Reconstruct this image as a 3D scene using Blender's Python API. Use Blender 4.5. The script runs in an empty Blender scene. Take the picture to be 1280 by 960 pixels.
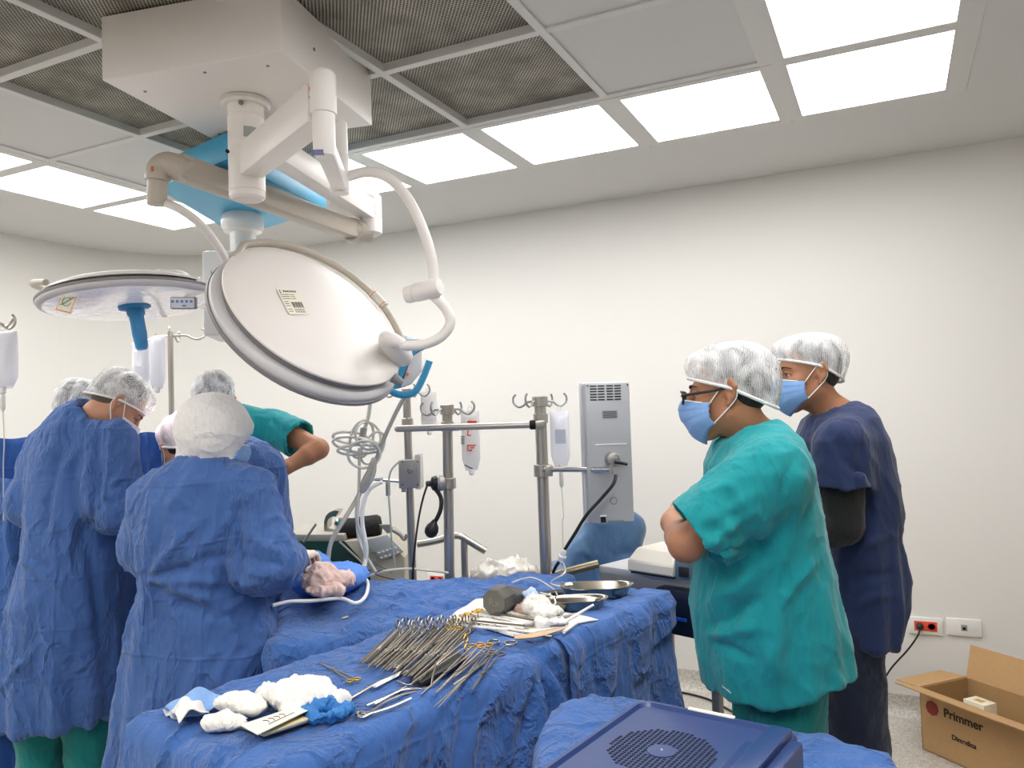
import bpy, bmesh, math, random
import numpy as np
from mathutils import Vector, Matrix
import openvdb as vdb

# ------------------------------------------------------------------ camera
CAM_H = 1.56
YAW, PITCH, ROLL, FPX = .45104674, .035905, -.03134528, 982.26
CEIL = 2.79
def _axes(yaw, pitch, roll):
    cy, sy, cp, sp = math.cos(yaw), math.sin(yaw), math.cos(pitch), math.sin(pitch)
    f = Vector((-sy*cp, cy*cp, sp)); r0 = Vector((cy, sy, 0)); u0 = r0.cross(f)
    c, s = math.cos(roll), math.sin(roll)
    return r0*c + u0*s, -r0*s + u0*c, f
RGT, UPV, FWD = _axes(YAW, PITCH, ROLL)
EYE = Vector((0, 0, CAM_H))
sc = bpy.context.scene
COL = sc.collection
cam = bpy.data.cameras.new('camera'); camo = bpy.data.objects.new('camera', cam); COL.objects.link(camo)
cam.sensor_width = 36; cam.sensor_fit = 'HORIZONTAL'; cam.lens = 36*FPX/1280; cam.clip_start = .05; cam.clip_end = 60
m = Matrix((RGT, UPV, -FWD)).transposed().to_4x4(); m.translation = EYE
camo.matrix_world = m; sc.camera = camo
# ------------------------------------------------------------------ world, exposure
w = bpy.data.worlds.new('world'); sc.world = w; w.use_nodes = True
w.node_tree.nodes['Background'].inputs[0].default_value = (.9, .95, 1, 1)
w.node_tree.nodes['Background'].inputs[1].default_value = .3
sc.view_settings.view_transform = 'Standard'; sc.view_settings.look = 'None'
sc.view_settings.gamma = 1; sc.view_settings.use_curve_mapping = False
sc.view_settings.exposure = 0.22
LIGHT_PANEL = 8.6

def P(x, y, D): return EYE + (FWD + RGT*((x-640)/FPX) - UPV*((y-480)/FPX))*D
def PZ(x, y, z):
    d = FWD + RGT*((x-640)/FPX) - UPV*((y-480)/FPX); return EYE + d*((z-CAM_H)/d.z)
def PY(x, y, Y):
    d = FWD + RGT*((x-640)/FPX) - UPV*((y-480)/FPX); return EYE + d*(Y/d.y)
def S(px, D): return px*D/FPX          # size in metres of px pixels at depth D
R0 = Vector((math.cos(YAW), math.sin(YAW), 0)); F0 = Vector((-math.sin(YAW), math.cos(YAW), 0)); Z0 = Vector((0, 0, 1))
rnd = random.Random(7)

# ------------------------------------------------------------------ materials
def lin(c):
    return tuple((v/12.92 if v <= .04045 else ((v+.055)/1.055)**2.4) for v in c)
def rgb(r, g, b): return lin((r/255, g/255, b/255)) + (1,)
MATS = {}
def mat(name, col, rough=.5, metal=0, bump=0, bscale=60, alpha=1, emit=0, coat=0, trans=0, var=0, sheen=0, stretch=None, sss=0, detail=4):
    if name in MATS: return MATS[name]
    M = bpy.data.materials.new(name); M.use_nodes = True; nt = M.node_tree; b = nt.nodes['Principled BSDF']
    b.inputs['Base Color'].default_value = col; b.inputs['Roughness'].default_value = rough; b.inputs['Metallic'].default_value = metal
    b.inputs['Alpha'].default_value = alpha
    if coat: b.inputs['Coat Weight'].default_value = coat
    if trans: b.inputs['Transmission Weight'].default_value = trans
    if sheen: b.inputs['Sheen Weight'].default_value = sheen
    if sss:
        b.inputs['Subsurface Weight'].default_value = sss; b.inputs['Subsurface Scale'].default_value = .01
    if emit:
        b.inputs['Emission Color'].default_value = col; b.inputs['Emission Strength'].default_value = emit
    if bump or var:
        tc = nt.nodes.new('ShaderNodeTexCoord'); mp = nt.nodes.new('ShaderNodeMapping'); no = nt.nodes.new('ShaderNodeTexNoise')
        if stretch: mp.inputs['Scale'].default_value = stretch
        no.inputs['Scale'].default_value = bscale; no.inputs['Detail'].default_value = detail
        nt.links.new(tc.outputs['Object'], mp.inputs[0]); nt.links.new(mp.outputs[0], no.inputs['Vector'])
        if bump:
            bp = nt.nodes.new('ShaderNodeBump'); bp.inputs['Strength'].default_value = bump; bp.inputs['Distance'].default_value = .01
            nt.links.new(no.outputs['Fac'], bp.inputs['Height']); nt.links.new(bp.outputs[0], b.inputs['Normal'])
        if var:
            mx = nt.nodes.new('ShaderNodeMix'); mx.data_type = 'RGBA'
            n2 = nt.nodes.new('ShaderNodeTexNoise'); n2.inputs['Scale'].default_value = bscale*.2; n2.inputs['Detail'].default_value = 5
            nt.links.new(tc.outputs['Object'], n2.inputs['Vector'])
            nt.links.new(n2.outputs['Fac'], mx.inputs[0])
            mx.inputs[6].default_value = tuple(max(0, c*(1-var)) for c in col[:3])+(1,); mx.inputs[7].default_value = tuple(min(1, c*(1+var)) for c in col[:3])+(1,)
            nt.links.new(mx.outputs[2], b.inputs['Base Color'])
    MATS[name] = M; return M

M_wall = mat('wall_paint', rgb(224, 221, 215), .75, bump=.05, bscale=18)
M_ceil = mat('ceiling_paint', rgb(212, 211, 208), .8, bump=.04, bscale=12)
M_tile = mat('plain_tile', rgb(206, 204, 201), .55, bump=.03, bscale=6)
M_bar = mat('grid_bar_metal', rgb(212, 210, 206), .5)
M_black = mat('black_rubber', rgb(18, 18, 20), .45)
M_dark = mat('dark_gap', rgb(12, 12, 12), .9)
M_white = mat('white_enamel', rgb(232, 229, 224), .35, coat=.2)
M_cream = mat('cream_enamel', rgb(214, 208, 196), .4, coat=.15)
M_beige = mat('beige_enamel', rgb(190, 180, 166), .42)
M_warm = mat('warm_white_plastic', rgb(234, 228, 222), .4)
M_pblue = mat('pendant_blue', rgb(70, 168, 208), .4)
M_hblue = mat('handle_blue', rgb(38, 118, 168), .45)
M_steel = mat('brushed_steel', rgb(184, 178, 170), .3, .85, bump=.06, bscale=90, stretch=(1, 1, .05))
M_chrome = mat('polished_steel', rgb(205, 202, 198), .16, 1)
M_gray = mat('gray_metal', rgb(160, 158, 156), .4, .5)
M_orange = mat('orange_mark', rgb(226, 112, 50), .6)
M_red = mat('red_plastic', rgb(226, 84, 60), .4)
M_green = mat('green_mark', rgb(50, 130, 90), .6)
M_paper = mat('paper', rgb(236, 230, 212), .8)
M_ink = mat('printed_ink', rgb(70, 70, 78), .7)
M_lens = mat('lamp_lens', rgb(225, 220, 226), .12, .35, bump=.5, bscale=26, coat=1)
M_graypl = mat('gray_plastic', rgb(128, 126, 128), .5)
M_light = mat('light_diffuser', (1, .992, .99, 1), .5, emit=LIGHT_PANEL)

def perf_material():
    M = bpy.data.materials.new('perforated_metal'); M.use_nodes = True; nt = M.node_tree; b = nt.nodes['Principled BSDF']
    N = nt.nodes.new; L = nt.links.new
    tc = N('ShaderNodeTexCoord'); sp = N('ShaderNodeSeparateXYZ'); L(tc.outputs['Object'], sp.inputs[0])
    def mth(op, a, bb=None):
        n = N('ShaderNodeMath'); n.operation = op
        for i, v in enumerate((a, bb)):
            if v is None: continue
            if isinstance(v, (int, float)): n.inputs[i].default_value = v
            else: L(v, n.inputs[i])
        return n.outputs[0]
    k = 2*math.pi/.0135
    ux = mth('SINE', mth('MULTIPLY', sp.outputs[0], k)); uy = mth('SINE', mth('MULTIPLY', sp.outputs[1], k*.8))
    f = mth('MULTIPLY', ux, uy)
    hole = mth('GREATER_THAN', f, .02)
    no = N('ShaderNodeTexNoise'); no.inputs['Scale'].default_value = 9; no.inputs['Detail'].default_value = 5
    L(tc.outputs['Object'], no.inputs['Vector'])
    cr = N('ShaderNodeValToRGB'); cr.color_ramp.elements[0].position = .3; cr.color_ramp.elements[0].color = rgb(140, 134, 120)
    cr.color_ramp.elements[1].position = .75; cr.color_ramp.elements[1].color = rgb(206, 200, 186)
    L(no.outputs['Fac'], cr.inputs[0])
    mx = N('ShaderNodeMix'); mx.data_type = 'RGBA'; L(hole, mx.inputs[0]); L(cr.outputs[0], mx.inputs[6]); mx.inputs[7].default_value = rgb(48, 44, 38)
    L(mx.outputs[2], b.inputs['Base Color']); b.inputs['Roughness'].default_value = .55; b.inputs['Metallic'].default_value = .2
    bp = N('ShaderNodeBump'); bp.inputs['Strength'].default_value = .6; bp.inputs['Distance'].default_value = .003; bp.invert = True
    L(f, bp.inputs['Height']); L(bp.outputs[0], b.inputs['Normal'])
    return M
M_perf = perf_material()

def terrazzo():
    M = bpy.data.materials.new('speckled_vinyl'); M.use_nodes = True; nt = M.node_tree; b = nt.nodes['Principled BSDF']
    N = nt.nodes.new; L = nt.links.new
    tc = N('ShaderNodeTexCoord'); v = N('ShaderNodeTexVoronoi'); v.inputs['Scale'].default_value = 130; L(tc.outputs['Object'], v.inputs['Vector'])
    cr = N('ShaderNodeValToRGB'); e = cr.color_ramp.elements; e[0].position = 0; e[0].color = rgb(168, 161, 150); e[1].position = 1; e[1].color = rgb(206, 201, 192)
    k = e.new(.5); k.color = rgb(190, 184, 174)
    sp = N('ShaderNodeSeparateColor'); L(v.outputs['Color'], sp.inputs[0]); L(sp.outputs[0], cr.inputs[0]); L(cr.outputs[0], b.inputs['Base Color'])
    b.inputs['Roughness'].default_value = .4
    return M
M_floor = terrazzo()

# ------------------------------------------------------------------ mesh helpers
def frame(axis, up=None):
    z = Vector(axis).normalized()
    u = Vector(up) if up is not None else (Z0 if abs(z.z) < .95 else Vector((0, 1, 0)))
    x = u.cross(z).normalized(); y = z.cross(x)
    return x, y, z
def catmull(pts, n=8, closed=False):
    pts = [Vector(p) for p in pts]; out = []
    N = len(pts)
    rng = range(N if closed else N-1)
    for i in rng:
        if closed: p0, p1, p2, p3 = pts[i-1], pts[i], pts[(i+1) % N], pts[(i+2) % N]
        else: p0, p1, p2, p3 = pts[max(i-1, 0)], pts[i], pts[i+1], pts[min(i+2, N-1)]
        for k in range(n):
            t = k/n
            out.append(.5*((2*p1)+(p2-p0)*t+(2*p0-5*p1+4*p2-p3)*t*t+(3*p1-p0-3*p2+p3)*t**3))
    if not closed: out.append(pts[-1])
    return out
class MB:
    def __init__(s): s.bm = bmesh.new()
    def ring(s, c, x, y, rx, ry, n):
        return [s.bm.verts.new(c + x*(math.cos(2*math.pi*i/n)*rx) + y*(math.sin(2*math.pi*i/n)*ry)) for i in range(n)]
    def skin(s, rings, cap=True, closed=False):
        n = len(rings[0])
        R = rings + ([rings[0]] if closed else [])
        for a, b in zip(R[:-1], R[1:]):
            for i in range(n): s.bm.faces.new((a[i], a[(i+1) % n], b[(i+1) % n], b[i]))
        if cap and not closed:
            s.bm.faces.new(rings[0][::-1]); s.bm.faces.new(rings[-1])
        return s
    def tube(s, pts, r, n=8, sub=0, closed=False, flat=1, cap=True):
        pts = catmull(pts, sub, closed) if sub else [Vector(p) for p in pts]
        N = len(pts); rings = []; prev = None
        for i, p in enumerate(pts):
            if closed: t = pts[(i+1) % N]-pts[i-1]
            else: t = pts[min(i+1, N-1)]-pts[max(i-1, 0)]
            if t.length < 1e-9: t = Vector((0, 0, 1))
            t.normalize()
            if prev is None: x, y, _ = frame(t)
            else:
                x = (prev - t*prev.dot(t)).normalized(); y = t.cross(x)
            prev = x
            rr = r(i/(N-1)) if callable(r) else r
            rings.append(s.ring(p, x, y, rr, rr*flat, n))
        return s.skin(rings, cap, closed)
    def cyl(s, a, b, r, r2=None, n=24):
        a, b = Vector(a), Vector(b); x, y, z = frame(b-a); r2 = r if r2 is None else r2
        return s.skin([s.ring(a, x, y, r, r, n), s.ring(b, x, y, r2, r2, n)])
    def lathe(s, o, axis, prof, n=48, cap=True, up=None):
        x, y, z = frame(axis, up); o = Vector(o)
        return s.skin([s.ring(o+z*h, x, y, r, r, n) for r, h in prof], cap)
    def box(s, c, size, ax=None, bev=0, seg=2):
        c = Vector(c); X, Y, Z = ax if ax else (Vector((1, 0, 0)), Vector((0, 1, 0)), Z0)
        vs = [s.bm.verts.new(c+X*(i*size[0]/2)+Y*(j*size[1]/2)+Z*(k*size[2]/2)) for i in (-1, 1) for j in (-1, 1) for k in (-1, 1)]
        fs = [s.bm.faces.new([vs[q] for q in f]) for f in ((0, 1, 3, 2), (4, 6, 7, 5), (0, 4, 5, 1), (2, 3, 7, 6), (0, 2, 6, 4), (1, 5, 7, 3))]
        if bev:
            ed = list({e for f in fs for e in f.edges}); bmesh.ops.bevel(s.bm, geom=ed, offset=bev, segments=seg, affect='EDGES', profile=.5)
        return s
    def beam(s, a, b, w, h, up=None, bev=0):     # box between two points, w across, h along up
        a, b = Vector(a), Vector(b); x, y, z = frame(b-a, up)
        return s.box((a+b)/2, (w, h, (b-a).length), (x, y, z), bev)
    def prism(s, poly, d, bev=0):                # polygon of points extruded by vector d
        a = [s.bm.verts.new(Vector(p)) for p in poly]; b = [s.bm.verts.new(Vector(p)+Vector(d)) for p in poly]; n = len(a)
        fs = [s.bm.faces.new(a[::-1]), s.bm.faces.new(b)]+[s.bm.faces.new((a[i], a[(i+1) % n], b[(i+1) % n], b[i])) for i in range(n)]
        if bev:
            ed = list({e for f in fs for e in f.edges}); bmesh.ops.bevel(s.bm, geom=ed, offset=bev, segments=2, affect='EDGES', profile=.5)
        return s
    def ball(s, c, r, n=16, sc=(1, 1, 1), ax=None):
        X, Y, Z = ax if ax else (Vector((1, 0, 0)), Vector((0, 1, 0)), Z0); c = Vector(c)
        M4 = Matrix((X*sc[0]*r, Y*sc[1]*r, Z*sc[2]*r)).transposed().to_4x4(); M4.translation = c
        bmesh.ops.create_uvsphere(s.bm, u_segments=n, v_segments=max(6, n//2), radius=1, matrix=M4); return s
    def grid(s, fn, nu, nv, wrap=False):
        g = [[s.bm.verts.new(fn(i/nu, j/nv)) for j in range(nv+(0 if wrap else 1))] for i in range(nu+1)]
        mv = nv
        for i in range(nu):
            for j in range(mv):
                j2 = (j+1) % nv if wrap else j+1
                s.bm.faces.new((g[i][j], g[i+1][j], g[i+1][j2], g[i][j2]))
        return s
    def build(s, name, m, parent=None, smooth=35, solid=0, kind=None, label=None):
        bmesh.ops.recalc_face_normals(s.bm, faces=s.bm.faces)
        me = bpy.data.meshes.new(name); s.bm.to_mesh(me); s.bm.free(); return finish(name, me, m, parent, smooth, solid, kind, label)
def finish(name, me, m, parent=None, smooth=35, solid=0, kind=None, label=None):
    me.materials.append(m)
    if smooth:
        me.polygons.foreach_set('use_smooth', [True]*len(me.polygons))
        if smooth < 180: me.set_sharp_from_angle(angle=math.radians(smooth))
    o = bpy.data.objects.new(name, me); COL.objects.link(o)
    if parent:
        o.parent = parent; me.transform(parent_world(parent).inverted())
    else:                       # put the origin of a top-level mesh at its own base
        co = np.empty(len(me.vertices)*3); me.vertices.foreach_get('co', co); co = co.reshape(-1, 3)
        c = (co.min(0)+co.max(0))/2; c[2] = co[:, 2].min(); me.transform(Matrix.Translation(-Vector(c))); o.location = c
    if solid:
        md = o.modifiers.new('solid', 'SOLIDIFY'); md.thickness = solid; md.offset = 0
    if kind: o['kind'] = kind
    if label: o['label'] = label
    return o
def parent_world(p):
    M4 = Matrix.LocRotScale(p.location, p.rotation_euler, p.scale)
    return parent_world(p.parent) @ M4 if p.parent else M4
def thing(name, loc, label, cat, group=None, rz=0):
    o = bpy.data.objects.new(name, None); o.empty_display_size = .1; COL.objects.link(o); o.location = loc; o.rotation_euler = (0, 0, rz)
    return tag(o, label, cat, group)
def tag(o, label, cat, group=None, kind=None):
    o['label'] = label; o['category'] = cat
    if group: o['group'] = group
    if kind: o['kind'] = kind
    return o
def struct(o): o['kind'] = 'structure'; return o
def text(s, loc, size, X, Y, m, parent, name='lettering', depth=.0006, align='CENTER', bold=0):
    c = bpy.data.curves.new(name, 'FONT'); c.body = s; c.size = size; c.align_x = align; c.align_y = 'CENTER'; c.extrude = depth; c.offset = bold
    t = bpy.data.objects.new('tmp', c); COL.objects.link(t); dg = bpy.context.evaluated_depsgraph_get()
    me = bpy.data.meshes.new_from_object(t.evaluated_get(dg)); bpy.data.objects.remove(t)
    X = Vector(X).normalized(); Y = Vector(Y).normalized(); Z = X.cross(Y)
    M4 = Matrix((X, Y, Z)).transposed().to_4x4(); M4.translation = Vector(loc); me.transform(M4)
    return finish(name, me, m, parent, 0)

# ------------------------------------------------------------------ room
XL, XR, YB, YF = -5.0, 2.7, 4.39, -2.6
GX = [.285-.628*i for i in range(8)]          # grid lines, right to left
GY = [3.57, 2.942, 2.314, 1.686, 1.058, .43, -.198, -.826]
def b2(x0, x1, y0, y1, z0, z1): return ((x0+x1)/2, (y0+y1)/2, (z0+z1)/2), (x1-x0, y1-y0, z1-z0)
fl = struct(MB().box(*b2(XL-.1, XR+.1, YF-.1, YB+.1, -.1, 0)).build('floor', M_floor))
struct(MB().box(*b2(XL-.9, XR+.1, YB, YB+.1, 0, CEIL)).build('wall_back', M_wall))
struct(MB().box(*b2(XR, XR+.1, YF, YB, 0, CEIL)).build('wall_right', M_wall))
struct(MB().box(*b2(XL-.1, XR+.1, YF-.1, YF, 0, CEIL)).build('wall_front', M_wall))
struct(MB().box(*b2(XL-.1, XL, YF, YB, 0, CEIL)).build('wall_left', M_wall))
# coved corner between left and back wall
cr = 1.0
mb = MB(); arc = [(XL+cr-cr*math.cos(a), YB-cr+cr*math.sin(a)) for a in [math.pi/2*i/16 for i in range(17)]]
poly = [Vector((x, y, 0)) for x, y in arc]+[Vector((XL, YB, 0))]
struct(mb.prism(poly, (0, 0, CEIL)).build('wall_corner', M_wall))
# speckled upstand skirting
def skirting(name, p, q, n):
    p, q, n = Vector(p), Vector(q), Vector(n)
    prof = [(0, .1), (.006, .1), (.008, .06), (.016, .025), (.045, .0), (0, 0)]
    mb = MB(); rings = []
    for e in (p, q): rings.append([mb.bm.verts.new(e+n*a+Z0*h) for a, h in prof])
    mb.skin(rings); struct(mb.build(name, M_floor, smooth=60))
skirting('baseboard_back', (XL+cr, YB, 0), (XR, YB, 0), (0, -1, 0))
skirting('baseboard_right', (XR, YF, 0), (XR, YB, 0), (-1, 0, 0))
skirting('baseboard_left', (XL, YF, 0), (XL, YB-cr, 0), (1, 0, 0))

# ceiling: plaster border with the panel grid let into it
cz = CEIL
mb = MB()
x0, x1, y0, y1 = GX[-1], GX[0], GY[-1], GY[0]
for bx in ((XL-.1, XR+.1, y1, YB+.1), (XL-.1, XR+.1, YF-.1, y0), (XL-.1, x0, y0, y1), (x1, XR+.1, y0, y1)): mb.box(*b2(*bx, cz, cz+.1))
ceil = struct(mb.build('ceiling', M_ceil, smooth=0))
MB().box(*b2(x0, x1, y0, y1, cz+.16, cz+.2)).build('plenum_lid', M_dark, ceil)
# grid bars, one object per line
def bar(a0, a1, b0, b1, dz=0): MB().box(*b2(a0, a1, b0, b1, cz-.004-dz, cz+.03-dz*2), bev=.002, seg=1).build('grid_bar', M_bar, ceil, 0)
for i, x in enumerate(GX):
    wd = .045 if i in (0, 1, 6, 7) else .016
    bar(x-wd, x+wd, y0, y1) if 0 < i < 7 else bar(x-.03, x+.03, y0-.03, y1+.03)
for j, y in enumerate(GY):
    for i in range(7):
        lightrow = j in (0, 1, 6, 7) or i in (0, 6)
        wd = .034 if lightrow else .016
        bar(GX[i+1]+.002, GX[i]-.002, y-wd, y+wd, -.0008)
perf_proto = plain_proto = None
nl = 0
for i in range(7):
    for j in range(7):
        xa, xb, ya, yb = GX[i+1], GX[i], GY[j+1], GY[j]
        c = ((xa+xb)/2, (ya+yb)/2, cz)
        if i in (0, 6) or j in (0, 6): continue
        perf = i >= 2 and i <= 4 and j <= 5
        if i == 5: perf = False
        if i == 1: perf = False
        o = MB().box(Vector((c[0], c[1], cz+(.03 if perf else .008))), (.6 if perf else .62, .6 if perf else .62, .008), bev=.002, seg=1).build('ceiling_tile' if not perf else 'perforated_tile', M_perf if perf else M_tile, ceil, 0)
# the ring of luminous panels
names = {}
def ceiling_light(i, j, label):
    xa, xb, ya, yb = GX[i+1]+.047, GX[i]-.047, GY[j+1]+.034, GY[j]-.034
    if i == 0: xb = GX[0]-.047
    t = thing('ceiling_light', ((xa+xb)/2, (ya+yb)/2, cz-.006), label, 'light', 'luminous panels around the ceiling grid')
    MB().box(((xa+xb)/2, (ya+yb)/2, cz+.004), (xb-xa, yb-ya, .012)).build('diffuser', M_light, t, 0)
    mb = MB()
    X0_, X1_, Y0_, Y1_ = GX[i+1], GX[i], GY[j+1], GY[j]
    for bx in ((X0_, xa, Y0_, Y1_), (xb, X1_, Y0_, Y1_), (xa, xb, Y0_, ya), (xa, xb, yb, Y1_)): mb.box(*b2(*bx, cz-.0056, cz+.019))
    mb.build('frame', M_bar, t, 0)
lab = {(1, 0): 'luminous ceiling panel beside the double panel at the grid corner, right of the bare tile',
       (2, 0): 'luminous ceiling panel in the front row, behind the right perforated tile',
       (3, 0): 'luminous ceiling panel in the front row, just right of the lamp arm pipe',
       (4, 0): 'luminous ceiling panel largely hidden behind the blue pendant plate and lamp arms',
       (5, 0): 'luminous ceiling panel behind the left end of the blue pendant plate',
       (6, 0): 'luminous ceiling panel at the left corner of the grid, under the lamp arm end',
       (0, 0): 'luminous ceiling panel at the far right corner of the grid, nearest the long wall',
       (0, 1): 'large luminous ceiling panel at top right, cut by the frame edge',
       (6, 1): 'luminous ceiling panel in the left column, fully visible',
       (6, 2): 'luminous ceiling panel in the left column cut off by the left frame edge'}
for i in range(7):
    for j in range(7):
        if i in (0, 6) or j in (0, 6):
            ceiling_light(i, j, lab.get((i, j), 'luminous ceiling panel above and behind the camera'))
# ------------------------------------------------------------------ surgical lamps
# ceiling housing (a square box turned about 11 degrees)
hc = Vector((-1.89, 1.955, 0)); ha = math.radians(11.5); HX = Vector((math.cos(ha), math.sin(ha), 0)); HY = Vector((-HX.y, HX.x, 0))
BZ = 2.61
house = thing('lamp_ceiling_housing', hc+Z0*BZ, 'big square white ceiling box that carries the surgical lamp column', 'ceiling box')
MB().box(hc+Z0*(BZ+.1), (.615, .615, .2), (HX, HY, Z0), bev=.006).build('box_cover', M_warm, house)
mb = MB()
for i, j in ((-.24, -.2), (.22, -.24), (-.25, .2), (.26, .1), (.02, -.26)):
    mb.cyl(hc+HX*i+HY*j+Z0*(BZ-.002), hc+HX*i+HY*j+Z0*(BZ+.001), .005, n=10)
mb.build('screw', M_graypl, house, kind='stuff')
MB().box(hc+HX*.3095+HY*(-.12)+Z0*2.7, (.003, .008, .008), (HX, HY, Z0)).build('screw_head', M_graypl, house)
# trim opening around the box, dark
# column
cp = PZ(307, 126, BZ); CX, CY = cp.x, cp.y
def cz_at(y):   # height on the column seen at image row y
    best = min((abs(cam_row(Vector((CX, CY, z)))-y), z) for z in [1.8+.002*i for i in range(500)]); return best[1]
def proj(p):
    v = Vector(p)-EYE; wv = v.dot(FWD); return 640+FPX*v.dot(RGT)/wv, 480-FPX*v.dot(UPV)/wv, wv
def cam_row(p): return proj(p)[1]
DC = proj((CX, CY, 2.4))[2]
column = thing('surgical_lamp', (CX, CY, 1.9), 'large dish surgical lamp seen from behind, label sticker on its white back', 'surgical lamp')
rc = S(22, DC)
zt, z1_, z2_, z3_ = cz_at(147), cz_at(188), cz_at(205), cz_at(247)
MB().lathe((CX, CY, 0), Z0, [(S(29, DC), BZ-.001), (S(30, DC), BZ-.006), (S(30, DC), BZ-.016), (S(27, DC), BZ-.022)]).build('mounting_flange', M_warm, column)
MB().lathe((CX, CY, 0), Z0, [(rc, BZ-.02), (rc, zt+.002), (rc*.96, zt), (rc*.96, zt-.003), (rc, zt-.005), (rc, z1_+.002), (rc*.97, z1_), (rc*.97, z1_-.002), (rc, z1_-.004),
     (rc, z3_+.02), (rc*.96, z3_+.018), (rc*.96, z3_+.016), (rc*.99, z3_+.014), (rc*.97, z3_), (rc*.8, z3_-.008), (.004, z3_-.01)]).build('column', M_warm, column)
mb = MB(); mb.cyl(P(309, 137, DC)-F0*rc*1.0, P(309, 137, DC)-F0*(rc*1.0+.004), .008, n=14); mb.build('column_screw', M_graypl, column)
mb = MB(); mb.cyl(P(292, 196, DC)-F0*rc*.9, P(292, 196, DC)-F0*(rc*1.0+.001), .006, n=14); mb.build('column_hole', M_dark, column)
mb = MB()
def patch_on_column(x0, x1, y0, y1):
    def fn(u, v):
        px = x0+(x1-x0)*u; py = y0+(y1-y0)*v; s_ = S(px-309, DC)
        return P(px, py, DC)-F0*(math.sqrt(max(0, rc*rc-s_*s_))+.0015)
    return fn
mb.grid(patch_on_column(312, 325, 165, 178), 6, 4); mb.build('rating_label', mat('label_gray', rgb(160, 165, 160), .6), column)
# arm A: toward the camera, constant height
zA = P(322, 205, DC).z
jA = PZ(404, 128, zA); jA.z = zA
a0 = Vector((CX, CY, zA)); dA = (jA-a0).normalized()
MB().beam(a0+dA*rc*.4, jA-dA*.02, .075, .105, up=(0, 0, 1), bev=.006).build('upper_arm', M_warm, column)
DA = proj(jA)[2]; rA = S(16.5, DA)
zt_ = P(404, 90, DA).z; zb_ = P(404, 143, DA).z; zc_ = P(404, 196, DA).z
MB().lathe((jA.x, jA.y, 0), Z0, [(.003, zt_+.002), (rA*.85, zt_), (rA*.98, zt_-.006), (rA, zt_-.012), (rA, zb_+.006), (rA*.97, zb_), (rA*.9, zb_-.001)]).build('elbow_joint', M_warm, column)
MB().lathe((jA.x, jA.y, 0), Z0, [(rA*.86, zb_), (rA*.86, zb_-.03), (rA*.84, zc_+.012), (rA*.74, zc_), (.003, zc_-.001)]).build('elbow_lower', M_warm, column)
for (px, py, rr, mm) in ((387, 113, .0075, M_orange), (387, 123, .004, M_green), (414, 161, .009, M_orange)):
    s_ = S(px-404, DA)*.93; R_ = rA*(.86 if py > 145 else 1)
    c = P(404, py, DA)+R0*max(-R_*.97, min(R_*.97, s_)); off = math.sqrt(max(1e-6, R_*R_-s_*s_*.99)); c = c-F0*off
    n_ = (R0*s_-F0*off).normalized()
    MB().cyl(c-n_*.004, c+n_*.001, rr, n=16).build('direction_mark', mm, column)
# recessed blue window low on the elbow
MB().box(P(401, 195, DA)-F0*(rA*.80), (.03, .012, .012), (R0, F0, Z0), bev=.001).build('display_window', mat('violet_glass', rgb(105, 105, 150), .2), column)
# spring arm stub going back to the vertical pipe
pD = 2.45
pt = P(423, 158, pD); pb = P(424, 243, pD)
MB().beam(Vector((jA.x, jA.y, zc_+.03)), Vector((pt.x, pt.y, zc_+.03)), .05, .05, up=(0, 0, 1), bev=.01).build('spring_arm_stub', M_warm, column)
rp = S(11, pD)
MB().lathe((pt.x, pt.y, 0), Z0, [(rp*.5, pt.z+.016), (rp*.95, pt.z+.012), (rp, pt.z), (rp, P(423, 193, pD).z), (rp*.97, P(423, 193, pD).z-.002), (rp*1.08, P(423, 195, pD).z-.002), (rp*1.08, pb.z+.01), (rp, pb.z), (.003, pb.z-.002)], n=28).build('down_pipe', M_warm, column)
# curved yoke
LD = 2.5
yk = [P(424, 226, pD), P(440, 219, pD), P(462, 215, 2.45), P(488, 224, 2.45), P(512, 252, 2.45), P(530, 290, 2.45), P(540, 325, 2.45), P(543, 362, 2.45)]
MB().tube(yk, .0165, n=14, sub=6).build('yoke', M_warm, column)
k0, k1 = P(511, 368, 2.47), P(546, 359, 2.43); kd = (k1-k0).normalized()
MB().lathe(k0, kd, [(.01, -.01), (.026, -.008), (.028, 0), (.028, .02), (.0265, .022), (.028, .024), (.03, .028), (.031, (k1-k0).length), (.024, (k1-k0).length+.012), (.004, (k1-k0).length+.014)], n=28).build('yoke_knuckle', M_warm, column)
yk2 = [P(538, 366, 2.45), P(556, 384, 2.45), P(563, 403, 2.45), P(551, 421, 2.45), P(527, 431, 2.45), P(500, 432, 2.45)]
MB().tube(yk2, .0165, n=14, sub=6).build('lower_yoke', M_warm, column)
# the dish: local frame  A = long axis in the picture, N = axis of the dish
LC = P(399, 388, LD)
tocam = (EYE-LC).normalized()
xr = RGT; yu = UPV
th = math.radians(33.5)                                     # direction of the long axis, down to the right
A_ = (xr*math.cos(th)-yu*math.sin(th)); A_ = (A_-tocam*A_.dot(tocam)).normalized()
B_ = tocam.cross(A_).normalized()
if B_.dot(yu) < 0: B_ = -B_
ti = math.acos(.50)                                         # tilt between axis and line of sight
N_ = (tocam*math.cos(ti)+B_*math.sin(ti)).normalized(); C_ = (B_*math.cos(ti)-tocam*math.sin(ti)).normalized()
RL = S(124, LD)
LC0 = LC
def lamp_pt(a, r, h): return LC0+A_*(math.cos(a)*r)+C_*(math.sin(a)*r)+N_*h
def ring_mesh(prof, n=72, fn=None):
    mb = MB(); rings = []
    for r, h in prof:
        rings.append([mb.bm.verts.new(lamp_pt(2*math.pi*i/n, r*(fn(2*math.pi*i/n) if fn else 1), h)) for i in range(n)])
    mb.skin(rings); return mb
lobe = lambda a: 1+.012*math.cos(3*a)
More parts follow.
